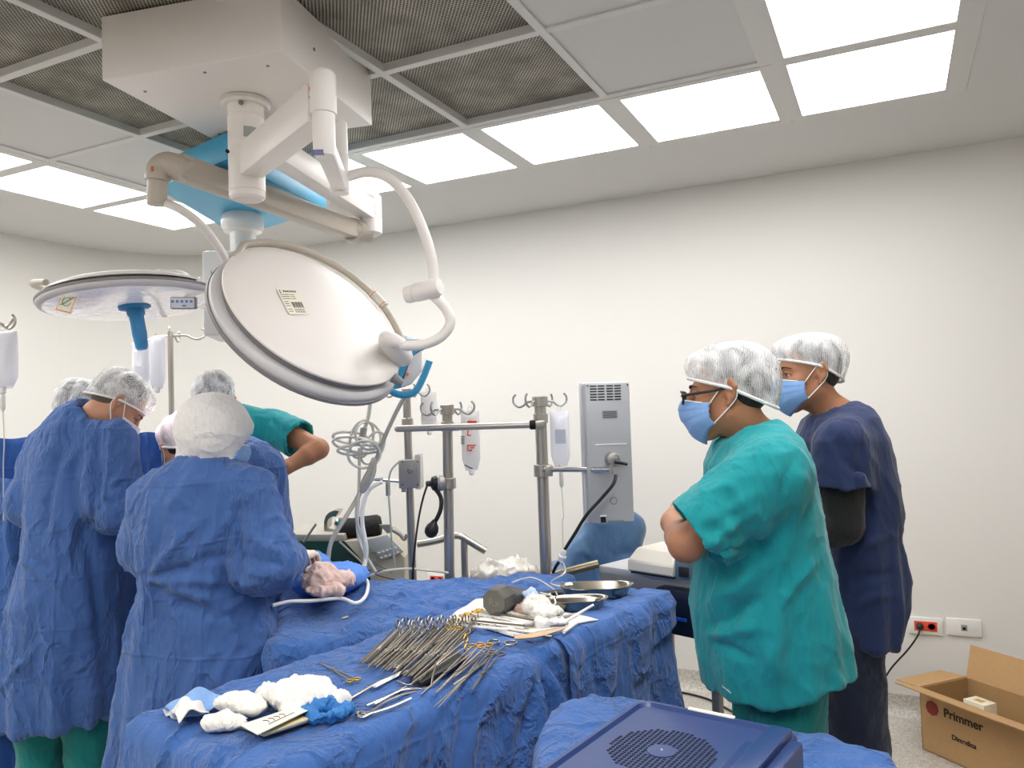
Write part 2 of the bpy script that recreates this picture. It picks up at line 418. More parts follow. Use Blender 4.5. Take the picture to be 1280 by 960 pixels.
ring_mesh([(.01, .016), (RL*.3, .0155), (RL*.6, .012), (RL*.85, .004), (RL*.95, -.006), (RL*.985, -.014), (RL*.985, -.02), (RL*.93, -.026), (.01, -.026)], fn=lobe).build('back_cover', M_warm, column, smooth=50)
ring_mesh([(RL*.9, -.024), (RL*.9, -.05), (RL*.95, -.05), (RL*.95, -.024)], fn=lobe).build('groove_band', M_graypl, column)
ring_mesh([(RL*.93, -.044), (RL*1.0, -.048), (RL*1.035, -.058), (RL*1.04, -.075), (RL*1.0, -.088), (RL*.9, -.092), (.01, -.092)], fn=lobe).build('lamp_rim', mat('lamp_rim_gray', rgb(205, 202, 202), .4), column, smooth=50)
ring_mesh([(RL*1.01, -.074), (RL*1.052, -.076), (RL*1.056, -.086), (RL*1.03, -.094), (RL*.97, -.094)], fn=lobe).build('bumper', M_graypl, column, smooth=50)
ring_mesh([(RL*.9, -.093), (RL*.5, -.1), (.01, -.104)]).build('lens', M_lens, column, smooth=60)
# tubular rail round the far side of the dish
rail = [lamp_pt(math.radians(a), RL*(1.03 if 20 < a < 165 else .97), -.02+.022*math.sin(math.radians((a-2)*180/176))) for a in range(2, 179, 8)]
MB().tube(rail, .0125, n=12, sub=2).build('rail', M_beige, column)
a_ = math.radians(62); pts = [lamp_pt(math.radians(a), RL*1.03, .003) for a in (57, 60, 63, 66, 69)]
MB().tube(pts, .0165, n=14).build('rail_sleeve', M_cream, column)
mb = MB(); pts = [lamp_pt(math.radians(a), RL*1.03, .003) for a in (58, 58.6)]; mb.tube(pts, .0169, n=14); pts = [lamp_pt(math.radians(a), RL*1.03, .003) for a in (67.4, 68)]; mb.tube(pts, .0169, n=14)
mb.build('sleeve_line', M_orange, column)
# fairing where the yoke enters, dark locking knob
MB().tube([lamp_pt(math.radians(10), RL*.72, .002), lamp_pt(math.radians(6), RL*.9, .01), P(487, 424, LD-.02), P(506, 431, 2.45)], lambda t: .06*(1-t)**1.2+.019, n=20, sub=6, flat=.75).build('yoke_fairing', M_warm, column, smooth=80)
kn = lamp_pt(math.radians(-14), RL*1.0, -.012)
MB().cyl(kn, kn+A_*.035, .017, .013, n=18).build('locking_knob', M_graypl, column)
# sticker on the back
def st_pt(px, py):      # picture point carried onto the plane of the back cover
    d = P(px, py, 1)-EYE; o = LC0+N_*.0165; t = (o-EYE).dot(N_)/d.dot(N_); return EYE+d*t
q = [st_pt(345, 361), st_pt(372, 362), st_pt(387, 393), st_pt(362, 393)]
MB().prism(q, N_*.0006).build('sticker', M_paper, column, 0)
mb = MB()
def qp(u, v): return (q[0]*(1-u)+q[1]*u)*(1-v)+(q[3]*(1-u)+q[2]*u)*v+N_*.0009
def stroke(u0, v0, u1, v1): mb.prism([qp(u0, v0), qp(u1, v0), qp(u1, v1), qp(u0, v1)], N_*.0003)
for v in (.05, .13): stroke(.08, v, .14, v+.05)
for k in range(7): stroke(.25+.09*k, .06, .31+.09*k, .13)
for v in (.22, .3, .38): stroke(.06, v, .45, v+.02); stroke(.5, v, .7, v+.02)
for k in range(12): stroke(.35+.045*k, .52, .35+.045*k+(.03 if k % 3 else .015), .72+(.05 if k % 2 else 0))
for v in (.5, .58, .66, .8, .88): stroke(.06, v, .26, v+.02)
for v in (.82, .9): stroke(.35, v, .85, v+.025)
mb.build('sticker_print', M_ink, column, 0)

M_lens2 = mat('lit_lamp_lens', rgb(232, 226, 228), .12, .3, bump=.9, bscale=26, coat=1, emit=.2, var=.25)
# second lamp: arms B and C
arm2 = thing('surgical_lamp', (CX, CY, 2.3), 'surgical lamp at left seen from below, with shining lens, blue grip and paper tag', 'surgical lamp')
zB = P(325, 163, DC).z
eB = PZ(462, 264, zB)
bB = Vector((CX, CY, zB)); dB = (eB-bB).normalized(); bB = bB+dB*.06
MB().beam(bB+dB*.03, eB, .075, .09, up=(0, 0, 1), bev=.008).build('upper_arm', M_warm, arm2)
DB = proj(eB)[2]
e1 = Vector((eB.x, eB.y, 0)); rB = S(15, DB)
zk = P(462, 262, DB).z; zkb = P(462, 292, DB).z
MB().lathe(e1, Z0, [(.004, zk+.07), (rB*.8, zk+.068), (rB, zk+.055), (rB, zk-.03), (rB*.96, zk-.032), (rB*.96, zk-.035), (rB, zk-.037), (rB, zkb), (rB*.7, zkb-.012), (.004, zkb-.014)], n=28).build('elbow_joint', M_warm, arm2)
kc = P(441, 288, DB-.04); kx = -F0
MB().lathe(kc-kx*.06, kx, [(S(15, DB), 0), (S(15, DB), .085), (S(14.5, DB), .092), (S(12.6, DB), .094), (S(12.4, DB), .09), (.004, .09)], n=32).build('knuckle', M_beige, arm2)
MB().cyl(kc, Vector((eB.x, eB.y, kc.z)), S(14, DB), n=20).build('knuckle_link', M_beige, arm2)
cD = 2.72
c0 = P(218, 207, cD)
MB().beam(kc, c0, .085, .085, up=(0, 0, 1), bev=.014).build('spring_arm', M_beige, arm2)
MB().tube([P(233, 215, cD), P(212, 205, cD), P(199, 212, cD), P(197, 226, cD)], .042, n=16, sub=5).build('arm_shoulder', M_beige, arm2, smooth=60)
MB().lathe(P(196, 256, cD), P(197, 222, cD)-P(196, 256, cD), [(.004, -.004), (S(11, cD), -.002), (S(12, cD), .006), (S(12, cD), S(34, cD))], n=24).build('down_joint', M_beige, arm2)
MB().box(P(190, 211, cD-.045), (.006, .004, .016), (R0, F0, Z0)).build('direction_mark', M_orange, arm2)
mb = MB(); mb.tube([P(208, 254, cD), P(226, 262, cD), P(250, 280, 2.76), P(271, 306, 2.82), P(288, 336, 2.9), P(300, 366, 3.0), P(303, 380, 3.0), P(290, 387, 3.0), P(276, 384, 2.98)], .0155, n=12, sub=6); mb.build('yoke', M_warm, arm2)
MB().cyl(P(282, 381, 2.99), P(298, 388, 3.02), .028, n=20).build('yoke_knuckle', M_warm, arm2)
MB().tube([P(296, 370, 3.0), P(280, 362, 2.97), P(258, 357, 2.92), P(244, 358, 2.9)], .0165, n=12, sub=5).build('lower_yoke', M_warm, arm2)
L2D = 2.95
L2 = P(163, 379, L2D)
MB().cyl(P(236, 352, L2D-.04), P(244, 368, L2D-.02), .045, .04, n=24).build('hub_knuckle', M_warm, arm2)
t2 = (EYE-L2).normalized(); A2 = (RGT*math.cos(math.radians(2.5))+UPV*math.sin(math.radians(2.5))); A2 = (A2-t2*A2.dot(t2)).normalized()
B2 = A2.cross(-t2).normalized()
if B2.dot(UPV) < 0: B2 = -B2
ti2 = math.radians(77)
N2 = (B2*math.sin(ti2)-t2*math.cos(ti2)).normalized(); C2 = (-t2*math.sin(ti2)-B2*math.cos(ti2)).normalized()   # N2 up, lens looks down to us
if C2.dot(-FWD) > 0: C2 = -C2
R2 = S(103, L2D)
def l2(a, r, h): return L2+A2*(math.cos(a)*r)+C2*(math.sin(a)*r)+N2*h
def ring2(prof, n=64, a0=0, a1=2*math.pi):
    mb = MB(); full = abs(a1-a0-2*math.pi) < 1e-6; rings = []
    k = n if full else n+1
    for r, h in prof: rings.append([mb.bm.verts.new(l2(a0+(a1-a0)*i/n, r, h)) for i in range(k)])
    for p_, q_ in zip(rings[:-1], rings[1:]):
        for i in range(n):
            j = (i+1) % k; mb.bm.faces.new((p_[i], p_[j], q_[j], q_[i]))
    return mb
ring2([(R2*.2, -.012), (R2*.8, -.01), (R2*.94, -.004), (R2*.985, .0), (R2, .008), (R2*1.0, .018), (R2*.97, .024), (R2*.9, .024)]).build('lamp_rim', mat('lamp_rim_gray', rgb(205, 202, 202), .4), arm2, smooth=60)
ring2([(.003, -.02), (R2*.4, -.018), (R2*.8, -.014), (R2*.93, -.006)]).build('lens', M_lens2, arm2, smooth=60)
ring2([(R2*1.0, .012), (R2*1.008, .013), (R2*1.008, .022), (R2*.99, .023)]).build('bumper', M_graypl, arm2, smooth=60)
ring2([(.003, .085), (R2*.5, .08), (R2*.8, .062), (R2*.93, .045), (R2*.94, .036)]).build('back_cover', M_warm, arm2, smooth=60)
pts = [l2(math.radians(a), R2*1.0, .045+.05*math.sin(math.radians(a-95)*180/120)**1) for a in range(95, 216, 8)]
MB().tube(pts, .011, n=10, sub=2).build('rail', M_beige, arm2)
MB().tube([l2(math.radians(-20), R2*.35, .09), l2(math.radians(-8), R2*.6, .085), P(238, 358, L2D-.04)], lambda t: .04-.005*t, n=16, sub=6, flat=.7).build('hub_arm', M_warm, arm2, smooth=80)
# grip with blue sterile sleeve
g0 = l2(0, 0, -.02)+N2*0; g0 = P(168, 381, L2D-.02)
g1 = P(178, 437, L2D-.03); gd = g1-g0; gl = gd.length
MB().lathe(g0, gd, [(.02, -.045), (.052, -.04), (.055, -.012), (.05, 0), (.025, .004)], n=32).build('grip_collar', mat('clear_collar', rgb(170, 190, 190), .2, trans=.4), arm2)
MB().lathe(g0, gd, [(.01, -.006), (.052, -.004), (.058, .002), (.056, .012), (.032, .018), (.031, .038), (.026, .045), (.025, .075), (.026, .11), (.022, gl-.01), (.016, gl), (.003, gl+.001)], n=32).build('sterile_grip', M_hblue, arm2)
MB().lathe(P(171, 446, L2D-.03), P(171, 440, L2D)-P(171, 446, L2D), [(.015, -.035), (.016, -.03), (.016, .02), (.013, .024)], n=20).build('camera_tip', mat('clear_plastic', (.9, .92, .95, 1), .1, alpha=.35), arm2)
# control panel on the rim
cpn = P(230, 378, L2D-.33*.75-.01)
cpx, cpy = S(16, 2.72), S(7.5, 2.72); cpn = P(230, 379, 2.72)
MB().box(cpn, (cpx*2, .02, cpy*2), (RGT, FWD, UPV), bev=.004).build('control_panel', M_graypl, arm2)
MB().box(cpn-FWD*.009, (cpx*1.8, .006, cpy*1.65), (RGT, FWD, UPV), bev=.001).build('panel_face', mat('panel_face', rgb(206, 212, 226), .35), arm2)
for k in range(5):
    MB().box(cpn-FWD*.0125+RGT*(-.034+.016*k)+UPV*.005, (.009, .002, .009), (RGT, FWD, UPV), bev=.0008).build('button', mat('button_blue', rgb(96, 128, 176), .4), arm2)
MB().box(cpn-FWD*.0125-UPV*.01+RGT*.006, (.012, .002, .004), (RGT, FWD, UPV)).build('button', M_ink, arm2, label='dark button')
# paper tag tied to the rim
def tagp(x, y, d=0): return P(x, y, 2.71+d)
q = [tagp(79, 361), tagp(99, 366), tagp(89, 393), tagp(68, 388)]
nt_ = (q[1]-q[0]).cross(q[3]-q[0]).normalized()
tg = MB().prism(q, nt_*.001).build('paper_tag', M_paper, arm2, 0)
def tq(u, v): return (q[0]*(1-u)+q[1]*u)*(1-v)+(q[3]*(1-u)+q[2]*u)*v-FWD*.0025
mb = MB()
for (u0, v0, u1, v1) in ((.06, .05, .94, .08), (.06, .92, .94, .95), (.06, .05, .09, .95), (.91, .05, .94, .95)):
    mb.prism([tq(u0, v0), tq(u1, v0), tq(u1, v1), tq(u0, v1)], FWD*.0004)
mb.build('tag_border', M_orange, tg, 0)
mb = MB(); mb.tube([tq(.5+.24*math.cos(a), .5+.2*math.sin(a)) for a in [i*.35 for i in range(17)]], .0012, n=6); mb.tube([tq(.2, .7), tq(.45, .55), tq(.8, .25)], .0013, n=6, sub=4)
mb.build('tag_emblem', M_green, tg, 0)

# ------------------------------------------------------------------ pendant with blue plate behind the lamps
pz = 2.50
pl = [PZ(196, 236, pz), PZ(284, 199, pz), PZ(408, 262, pz), PZ(298, 296, pz)]
pend = thing('equipment_pendant', PZ(303, 262, pz), 'white ceiling pendant with blue plate, round column and blue-edged head behind the lamps', 'ceiling pendant')
MB().prism(pl, Z0*.1, bev=.004).build('ceiling_plate', M_pblue, pend)
pc = PZ(303, 268, pz); DPn = proj(pc)[2]
r_ = S(25.5, DPn)
MB().box((pc.x, pc.y, (pz+.1+CEIL)/2), (.25, .25, CEIL-pz-.1), bev=.01).build('ceiling_mount', M_white, pend)
zz = lambda y: P(303, y, DPn).z
MB().lathe((pc.x, pc.y, 0), Z0, [(r_*.9, pz), (r_*.93, pz-.004), (r_, zz(274)), (r_, zz(284)), (r_*.9, zz(290)), (r_*.6, zz(291)), (r_*.6, zz(330))], n=40).build('column', M_white, pend)
bl = P(300, 372, DPn)
zt_, zb_ = zz(322), zz(424)
ax_ = (R0*math.cos(.15)+F0*math.sin(.15)); ay_ = Z0.cross(ax_)
hw = S(40, DPn)
cc = Vector((pc.x, pc.y, 0))+ax_*.0
MB().box(Vector((cc.x, cc.y, (zt_+zb_)/2)), (hw*2, .3, zt_-zb_), (ax_, ay_, Z0), bev=.012).build('head_body', M_white, pend)
# blue curved edge panel on the left of the head
fc = Vector((cc.x, cc.y, 0))-ay_*.152
def fp(x, y):     # on the front face plane
    d = P(x, y, 1)-EYE; t = (fc-EYE).dot(ay_)/d.dot(ay_); return EYE+d*t
MB().prism([fp(264, 338), fp(270, 352), fp(279, 372), fp(287, 395), fp(291, 424), fp(279, 424), fp(271, 392), fp(265, 362)], -ay_*.012, bev=.002).build('blue_edge', M_pblue, pend)
MB().cyl(fp(328, 412), fp(328, 412)-ay_*.008, .02, n=20).build('gas_outlet', M_black, pend)
# lower blue handle and shroud beyond the big lamp
ph = pend
HD = 2.85
MB().prism([P(499, 424, HD), P(528, 424, HD), P(528, 436, HD), P(512, 446, HD), P(500, 484, HD), P(487, 487, HD), P(486, 470, HD)], F0*.06, bev=.004).build('shroud', M_pblue, ph)
MB().prism([P(514, 446, HD), P(527, 438, HD), P(527, 462, HD), P(512, 480, HD), P(501, 484, HD)], F0*.05, bev=.003).build('clear_panel', mat('frosted', rgb(225, 222, 222), .3), ph)
MB().tube([P(489, 440, HD-.03), P(485, 462, HD-.04), P(484, 478, HD-.05), P(491, 490, HD-.05), P(506, 494, HD-.05), P(519, 489, HD-.05), P(528, 474, HD-.05), P(537, 451, HD-.05)], .0125, n=14, sub=6).build('grab_handle', mat('handle_sky', rgb(62, 158, 200), .35), ph)
MB().cyl(P(509, 468, HD-.002), P(509, 468, HD-.012), .006, n=14).build('valve_knob', M_orange, ph)
# its carrier reaches up to the ceiling behind the lamp
cu = P(470, 400, HD+.1)
MB().beam(P(510, 430, HD+.06), P(430, 400, HD+.1), .06, .06, bev=.01).build('carrier_arm', M_white, ph)
MB().beam(P(430, 408, HD+.1), Vector((P(430, 400, HD+.1).x, P(430, 400, HD+.1).y, 2.0)), .06, .06, bev=.01).build('carrier_post', M_white, ph)
q0 = P(430, 400, HD+.1); q0.z = 1.98
MB().beam(q0, Vector((pc.x, pc.y, 1.98)), .06, .06, up=(0, 0, 1), bev=.01).build('carrier_bar', M_white, ph)

# the second lamp is switched on: its beam falls on the operating field
sl = bpy.data.lights.new('lamp_beam', 'SPOT'); sl.energy = 75; sl.spot_size = math.radians(62); sl.spot_blend = .7; sl.shadow_soft_size = .22; sl.color = (1, .93, .95)
slo = bpy.data.objects.new('lamp_beam', sl); COL.objects.link(slo); slo.location = L2-Z0*.06
slo.rotation_euler = (P(235, 600, 2.85)-slo.location).to_track_quat('-Z', 'Y').to_euler()
text('HyLED', bB+dB*.62-dB.cross(Z0).normalized()*(-.0386)*(1 if dB.cross(Z0).dot(-FWD) > 0 else -1), .03, dB if dB.dot(RGT) > 0 else -dB, Z0, mat('arm_print', rgb(160, 176, 196), .6), arm2)
# ------------------------------------------------------------------ distance-field modeller (bodies, clothes, drapes)
class Field:
    def __init__(s, lo, hi, h):
        s.h = h; s.lo = np.array(lo, float); n = np.ceil((np.array(hi, float)-s.lo)/h).astype(int)+1
        s.a = np.full(n, .15, np.float32); s.ax = [(s.lo[i]+h*np.arange(n[i])).astype(np.float32) for i in range(3)]
    def _s(s, lo, hi):
        sl = []
        for i in range(3):
            a = int(max(0, math.floor((lo[i]-s.lo[i])/s.h))); b = int(min(s.a.shape[i], math.ceil((hi[i]-s.lo[i])/s.h)+1))
            if b <= a: return None
            sl.append(slice(a, b))
        return tuple(sl), s.ax[0][sl[0]][:, None, None], s.ax[1][sl[1]][None, :, None], s.ax[2][sl[2]][None, None, :]
    def op(s, fn, lo, hi, k=0., mode='add'):
        q = s._s(np.array(lo)-.04-k, np.array(hi)+.04+k)
        if q is None: return s
        sl, X, Y, Z = q; d = fn(X, Y, Z); a = s.a[sl]
        if mode == 'add':
            if k > 0:
                t = np.clip(.5+.5*(a-d)/k, 0, 1); r = a+(d-a)*t-k*t*(1-t)
            else: r = np.minimum(a, d)
        else:
            if k > 0:
                t = np.clip(.5-.5*(a+d)/k, 0, 1); r = a+(-d-a)*t+k*t*(1-t)
            else: r = np.maximum(a, -d)
        s.a[sl] = r; return s
    def cap(s, a, b, ra, rb=None, k=.01, mode='add'):
        rb = ra if rb is None else rb; a = np.array(a, float); b = np.array(b, float); ba = b-a; L2_ = max(1e-9, float(ba@ba)); R = max(ra, rb)
        def fn(X, Y, Z):
            t = np.clip(((X-a[0])*ba[0]+(Y-a[1])*ba[1]+(Z-a[2])*ba[2])/L2_, 0, 1)
            return np.sqrt((X-a[0]-t*ba[0])**2+(Y-a[1]-t*ba[1])**2+(Z-a[2]-t*ba[2])**2)-(ra+(rb-ra)*t)
        return s.op(fn, np.minimum(a, b)-R, np.maximum(a, b)+R, k, mode)
    def chain(s, pts, rs, k=.02):
        for i in range(len(pts)-1): s.cap(pts[i], pts[i+1], rs[i], rs[i+1], k)
        return s
    def ell(s, c, r, ax=None, k=.01, mode='add'):
        c = np.array(c, float); A = np.array([list(v) for v in ax]) if ax else np.eye(3); R = max(r)
        def fn(X, Y, Z):
            dx, dy, dz = X-c[0], Y-c[1], Z-c[2]
            u = [A[i][0]*dx+A[i][1]*dy+A[i][2]*dz for i in range(3)]
            k0 = np.sqrt((u[0]/r[0])**2+(u[1]/r[1])**2+(u[2]/r[2])**2); k1 = np.sqrt((u[0]/r[0]**2)**2+(u[1]/r[1]**2)**2+(u[2]/r[2]**2)**2)
            return k0*(k0-1)/np.maximum(k1, 1e-6)
        return s.op(fn, c-R, c+R, k, mode)
    def loft(s, lev, k=.0, mode='add', pw=2.3, hemf=None):
        """lev: (z, cx, cy, rx, ry) rising or falling; axes are the picture's right and away directions"""
        lev = sorted(lev); L = np.array(lev); zs = L[:, 0]
        def fn(X, Y, Z):
            z = Z.ravel(); f = [np.interp(z, zs, L[:, i])[None, None, :].astype(np.float32) for i in range(1, 5)]
            dx, dy = X-f[0], Y-f[1]; u = np.abs(dx*R0.x+dy*R0.y)/f[2]; v = np.abs(dx*F0.x+dy*F0.y)/f[3]
            d = ((u**pw+v**pw)**(1/pw)-1)*np.minimum(f[2], f[3])
            lo_ = zs[0]
            if hemf is not None: lo_ = hemf(dx*R0.x+dy*R0.y, dx*F0.x+dy*F0.y)
            return np.maximum(d, np.maximum(lo_-Z, Z-zs[-1]))
        R = max(L[:, 3].max(), L[:, 4].max())
        return s.op(fn, (L[:, 1].min()-R, L[:, 2].min()-R, zs[0]), (L[:, 1].max()+R, L[:, 2].max()+R, zs[-1]), k, mode)
    def noise(s, fn):
        pass
    def mesh(s):
        g = vdb.FloatGrid(.15); g.copyFromArray(np.ascontiguousarray(s.a)); g.transform = vdb.createLinearTransform(s.h)
        pts, quads = g.convertToQuads(0.0)
        return pts.astype(np.float64)+s.lo, quads.astype(np.int32)
def np_mesh(name, V, Q):
    me = bpy.data.meshes.new(name); me.vertices.add(len(V)); me.vertices.foreach_set('co', np.ascontiguousarray(V, dtype=np.float32).ravel())
    n = len(Q); k = Q.shape[1]; me.loops.add(n*k); me.loops.foreach_set('vertex_index', np.ascontiguousarray(Q, dtype=np.int32).ravel())
    me.polygons.add(n); me.polygons.foreach_set('loop_start', np.arange(0, n*k, k, dtype=np.int32)); me.update(calc_edges=True)
    return me
def normals(V, Q):
    a = V[Q[:, 2]]-V[Q[:, 0]]; b = V[Q[:, 3 if Q.shape[1] == 4 else 1]]-V[Q[:, 1 if Q.shape[1] == 4 else 0]]; n = np.cross(a, b); N = np.zeros_like(V)
    for i in range(Q.shape[1]): np.add.at(N, Q[:, i], n)
    return N/np.maximum(np.linalg.norm(N, axis=1, keepdims=True), 1e-12)
def relax(V, Q, it=1, w=.5):
    e = np.concatenate([Q[:, [i, (i+1) % 4]] for i in range(4)])
    for _ in range(it):
        A = np.zeros_like(V); c = np.zeros(len(V)); np.add.at(A, e[:, 0], V[e[:, 1]]); np.add.at(A, e[:, 1], V[e[:, 0]]); np.add.at(c, e[:, 0], 1); np.add.at(c, e[:, 1], 1)
        V = V*(1-w)+w*A/np.maximum(c, 1)[:, None]
    return V
def field_mesh(name, Fd, m, parent, disp=None, it=1, label=None, kind=None, smooth=180):
    V, Q = Fd.mesh()
    V = relax(V, Q, it) if it else V
    N = normals(V, Q); c = V.mean(0)
    if ((V-c)*N).sum() < 0: Q = Q[:, ::-1]; N = -N
    if disp is not None:
        V = V+N*disp(V, N)[:, None]
    return finish(name, np_mesh(name, V, Q), m, parent, smooth, 0, kind, label)
# value noise
_rs = np.random.RandomState(3); _PT = _rs.permutation(4096).astype(np.int64); _VT = _rs.uniform(-1, 1, 4096)
def vn(p):
    i = np.floor(p).astype(np.int64); f = p-i; f = f*f*(3-2*f); out = 0
    for dx in (0, 1):
        for dy in (0, 1):
            for dz in (0, 1):
                hsh = _PT[(_PT[(_PT[(i[:, 0]+dx) & 4095]+i[:, 1]+dy) & 4095]+i[:, 2]+dz) & 4095]
                out = out+_VT[hsh]*((f[:, 0] if dx else 1-f[:, 0])*(f[:, 1] if dy else 1-f[:, 1])*(f[:, 2] if dz else 1-f[:, 2]))
    return out
def cloth_disp(seed=0, amp=.006, folds=(), sc=(7, 7, 3.2), hem_z=None, hem_amp=0.0, hem_n=14, c=(0, 0), fine=.35, snap=False):
    """broad directional folds, ridged creases, and named folds (a, b, width, height)"""
    def fn(V, N):
        p = V+seed*3.7; S_ = np.array(sc)
        warp = np.stack([vn(p*3+9), vn(p*3+31), vn(p*3+57)], 1)*.12
        q = (p+warp)*S_
        n1 = vn(q); r1 = 1-np.abs(vn(q*1.7+11))*2; r2 = 1-np.abs(vn(q*3.6+5))*2
        r3 = 1-np.abs(vn((q+n1[:, None]*.25)*np.array([6.5, 6.5, 5.])+5))*3.2
        d = amp*(.8*n1+.95*np.clip(r1, 0, 1)**2+fine*1.3*np.clip(r2, 0, 1)**2-.28*np.clip(r3, 0, 1)**2)
        if hem_z is not None and hem_amp:
            ang = np.arctan2(V[:, 1]-c[1], V[:, 0]-c[0]); t = np.clip((hem_z[1]-V[:, 2])/(hem_z[1]-hem_z[0]), 0, 1)
            d = d+hem_amp*t*np.sin(ang*hem_n+2*vn(np.stack([ang*2, ang*0+seed, V[:, 2]*.8], 1)))
        for a, b, wd, am in folds:
            a = np.array(a); b = np.array(b)
            if snap:      # lay the fold along the garment's own surface
                e = np.array(EYE); pl_ = []
                for k in range(6):
                    r = a+(b-a)*k/5-e; r /= np.linalg.norm(r); W_ = V-e; al = W_@r; off = np.linalg.norm(W_-al[:, None]*r, axis=1); cost = np.where(off < .02, al, 99)
                    q_ = int(np.argmin(cost))
                    if cost[q_] < 90: pl_.append(V[q_])
            else: pl_ = [a, b]
            best = np.full(len(V), 9.); tb = np.zeros(len(V)); n_ = len(pl_)-1
            for k in range(n_):
                p0 = pl_[k]; ba = pl_[k+1]-p0; tc = np.clip(((V-p0)@ba)/max(1e-9, ba@ba), 0, 1); ds = np.linalg.norm(V-p0-tc[:, None]*ba, axis=1)
                m_ = ds < best; best = np.where(m_, ds, best); tb = np.where(m_, (k+tc)/max(1, n_), tb)
            d = d+am*np.exp(-(best/wd)**2)*(np.sin(np.pi*(.12+.88*tb))**.6 if snap else (1-.75*tb))
        return d
    return fn

# ------------------------------------------------------------------ cloth, skin, hair materials
def cloth_mat(name, col, crumple=.5, weave=900, crease=0, rough=.85, sheen=.15, scale=5.5, dist=.03, cw=.17, stretch=(1, 1, .5)):
    M = bpy.data.materials.new(name); M.use_nodes = True; nt = M.node_tree; b = nt.nodes['Principled BSDF']; N = nt.nodes.new; L = nt.links.new
    b.inputs['Base Color'].default_value = col; b.inputs['Roughness'].default_value = rough; b.inputs['Sheen Weight'].default_value = sheen
    tc = N('ShaderNodeTexCoord'); mp = N('ShaderNodeMapping'); L(tc.outputs['Object'], mp.inputs[0]); mp.inputs['Scale'].default_value = stretch
    def math_(op, a, bb=None, c=None):
        n = N('ShaderNodeMath'); n.operation = op
        for i, v in enumerate((a, bb, c)):
            if v is None: continue
            if isinstance(v, (int, float)): n.inputs[i].default_value = v
            else: L(v, n.inputs[i])
        return n.outputs[0]
    n1 = N('ShaderNodeTexNoise'); n1.inputs['Scale'].default_value = scale; n1.inputs['Detail'].default_value = 5; n1.inputs['Roughness'].default_value = .55; n1.inputs['Distortion'].default_value = .35
    L(mp.outputs[0], n1.inputs['Vector'])
    rid = math_('ABSOLUTE', math_('SUBTRACT', n1.outputs['Fac'], .5))
    h = math_('MULTIPLY', math_('POWER', math_('MAXIMUM', math_('SUBTRACT', 1.0, math_('MULTIPLY', rid, 9.0)), 0.0), 2.0), .22)
    h = math_('ADD', h, n1.outputs['Fac'])
    if crease:
        sp = N('ShaderNodeSeparateXYZ'); nz = N('ShaderNodeTexNoise'); nz.inputs['Scale'].default_value = 3; L(tc.outputs['Object'], nz.inputs['Vector'])
        L(tc.outputs['Object'], sp.inputs[0]); wv = math_('MULTIPLY', math_('SUBTRACT', nz.outputs['Fac'], .5), .09)
        u = math_('ADD', math_('ADD', math_('MULTIPLY', sp.outputs[0], .9), math_('MULTIPLY', sp.outputs[1], .45)), wv); v = math_('ADD', sp.outputs[2], wv)
        for q, wd in ((u, cw), (v, cw*.95)):
            fr = math_('ABSOLUTE', math_('SUBTRACT', math_('FRACT', math_('DIVIDE', q, wd)), .5))
            h = math_('ADD', h, math_('MULTIPLY', math_('SUBTRACT', 1.0, math_('MINIMUM', math_('MULTIPLY', fr, 22.0), 1.0)), crease))
    bp = N('ShaderNodeBump'); bp.inputs['Strength'].default_value = crumple; bp.inputs['Distance'].default_value = dist; L(h, bp.inputs['Height'])
    wn = N('ShaderNodeTexNoise'); wn.inputs['Scale'].default_value = weave; wn.inputs['Detail'].default_value = 1; L(tc.outputs['Object'], wn.inputs['Vector'])
    b2_ = N('ShaderNodeBump'); b2_.inputs['Strength'].default_value = .12; b2_.inputs['Distance'].default_value = .002; L(wn.outputs['Fac'], b2_.inputs['Height']); L(bp.outputs[0], b2_.inputs['Normal'])
    L(b2_.outputs[0], b.inputs['Normal'])
    mx = N('ShaderNodeMix'); mx.data_type = 'RGBA'; n3 = N('ShaderNodeTexNoise'); n3.inputs['Scale'].default_value = 120; n3.inputs['Detail'].default_value = 3
    mp2 = N('ShaderNodeMapping'); mp2.inputs['Scale'].default_value = (1, 1, .12); L(tc.outputs['Object'], mp2.inputs[0]); L(mp2.outputs[0], n3.inputs['Vector'])
    L(n3.outputs['Fac'], mx.inputs[0]); mx.inputs[6].default_value = tuple(c*.86 for c in col[:3])+(1,); mx.inputs[7].default_value = tuple(min(1, c*1.14) for c in col[:3])+(1,)
    L(mx.outputs[2], b.inputs['Base Color'])
    return M
M_gown = cloth_mat('gown_blue', rgb(62, 98, 158), crumple=.85, crease=.05, dist=.05, scale=5, stretch=(1, 1, .5))
M_drape = cloth_mat('drape_blue', rgb(54, 98, 164), crumple=.8, crease=.04, dist=.05, scale=7, cw=.2, stretch=(1, 1, .7))
M_drape_dk = cloth_mat('drape_deep_blue', rgb(30, 78, 150), crumple=.5, crease=.12, scale=4, cw=.22)
M_teal = cloth_mat('scrub_teal', rgb(0, 140, 146), crumple=.5, weave=1400, scale=4, rough=.9)
M_teal2 = cloth_mat('scrub_teal_green', rgb(0, 120, 118), crumple=.35, weave=1400, scale=4, rough=.9)
M_navy = cloth_mat('scrub_navy', rgb(26, 42, 82), crumple=.35, weave=1400, scale=4, rough=.9)
M_navy2 = cloth_mat('trouser_navy', rgb(18, 28, 52), crumple=.35, weave=1400, scale=4, rough=.9)
M_under = cloth_mat('undershirt_black', rgb(16, 16, 18), crumple=.2, scale=6)
M_gauze = cloth_mat('gauze_white', rgb(240, 236, 228), crumple=.8, scale=20, dist=.012, weave=500, stretch=(1, 1, 1))
M_linen = cloth_mat('hood_white', rgb(236, 232, 228), crumple=.7, scale=16, dist=.012, weave=600, stretch=(1, 1, 1))
M_glove = mat('latex', rgb(232, 214, 190), .45)
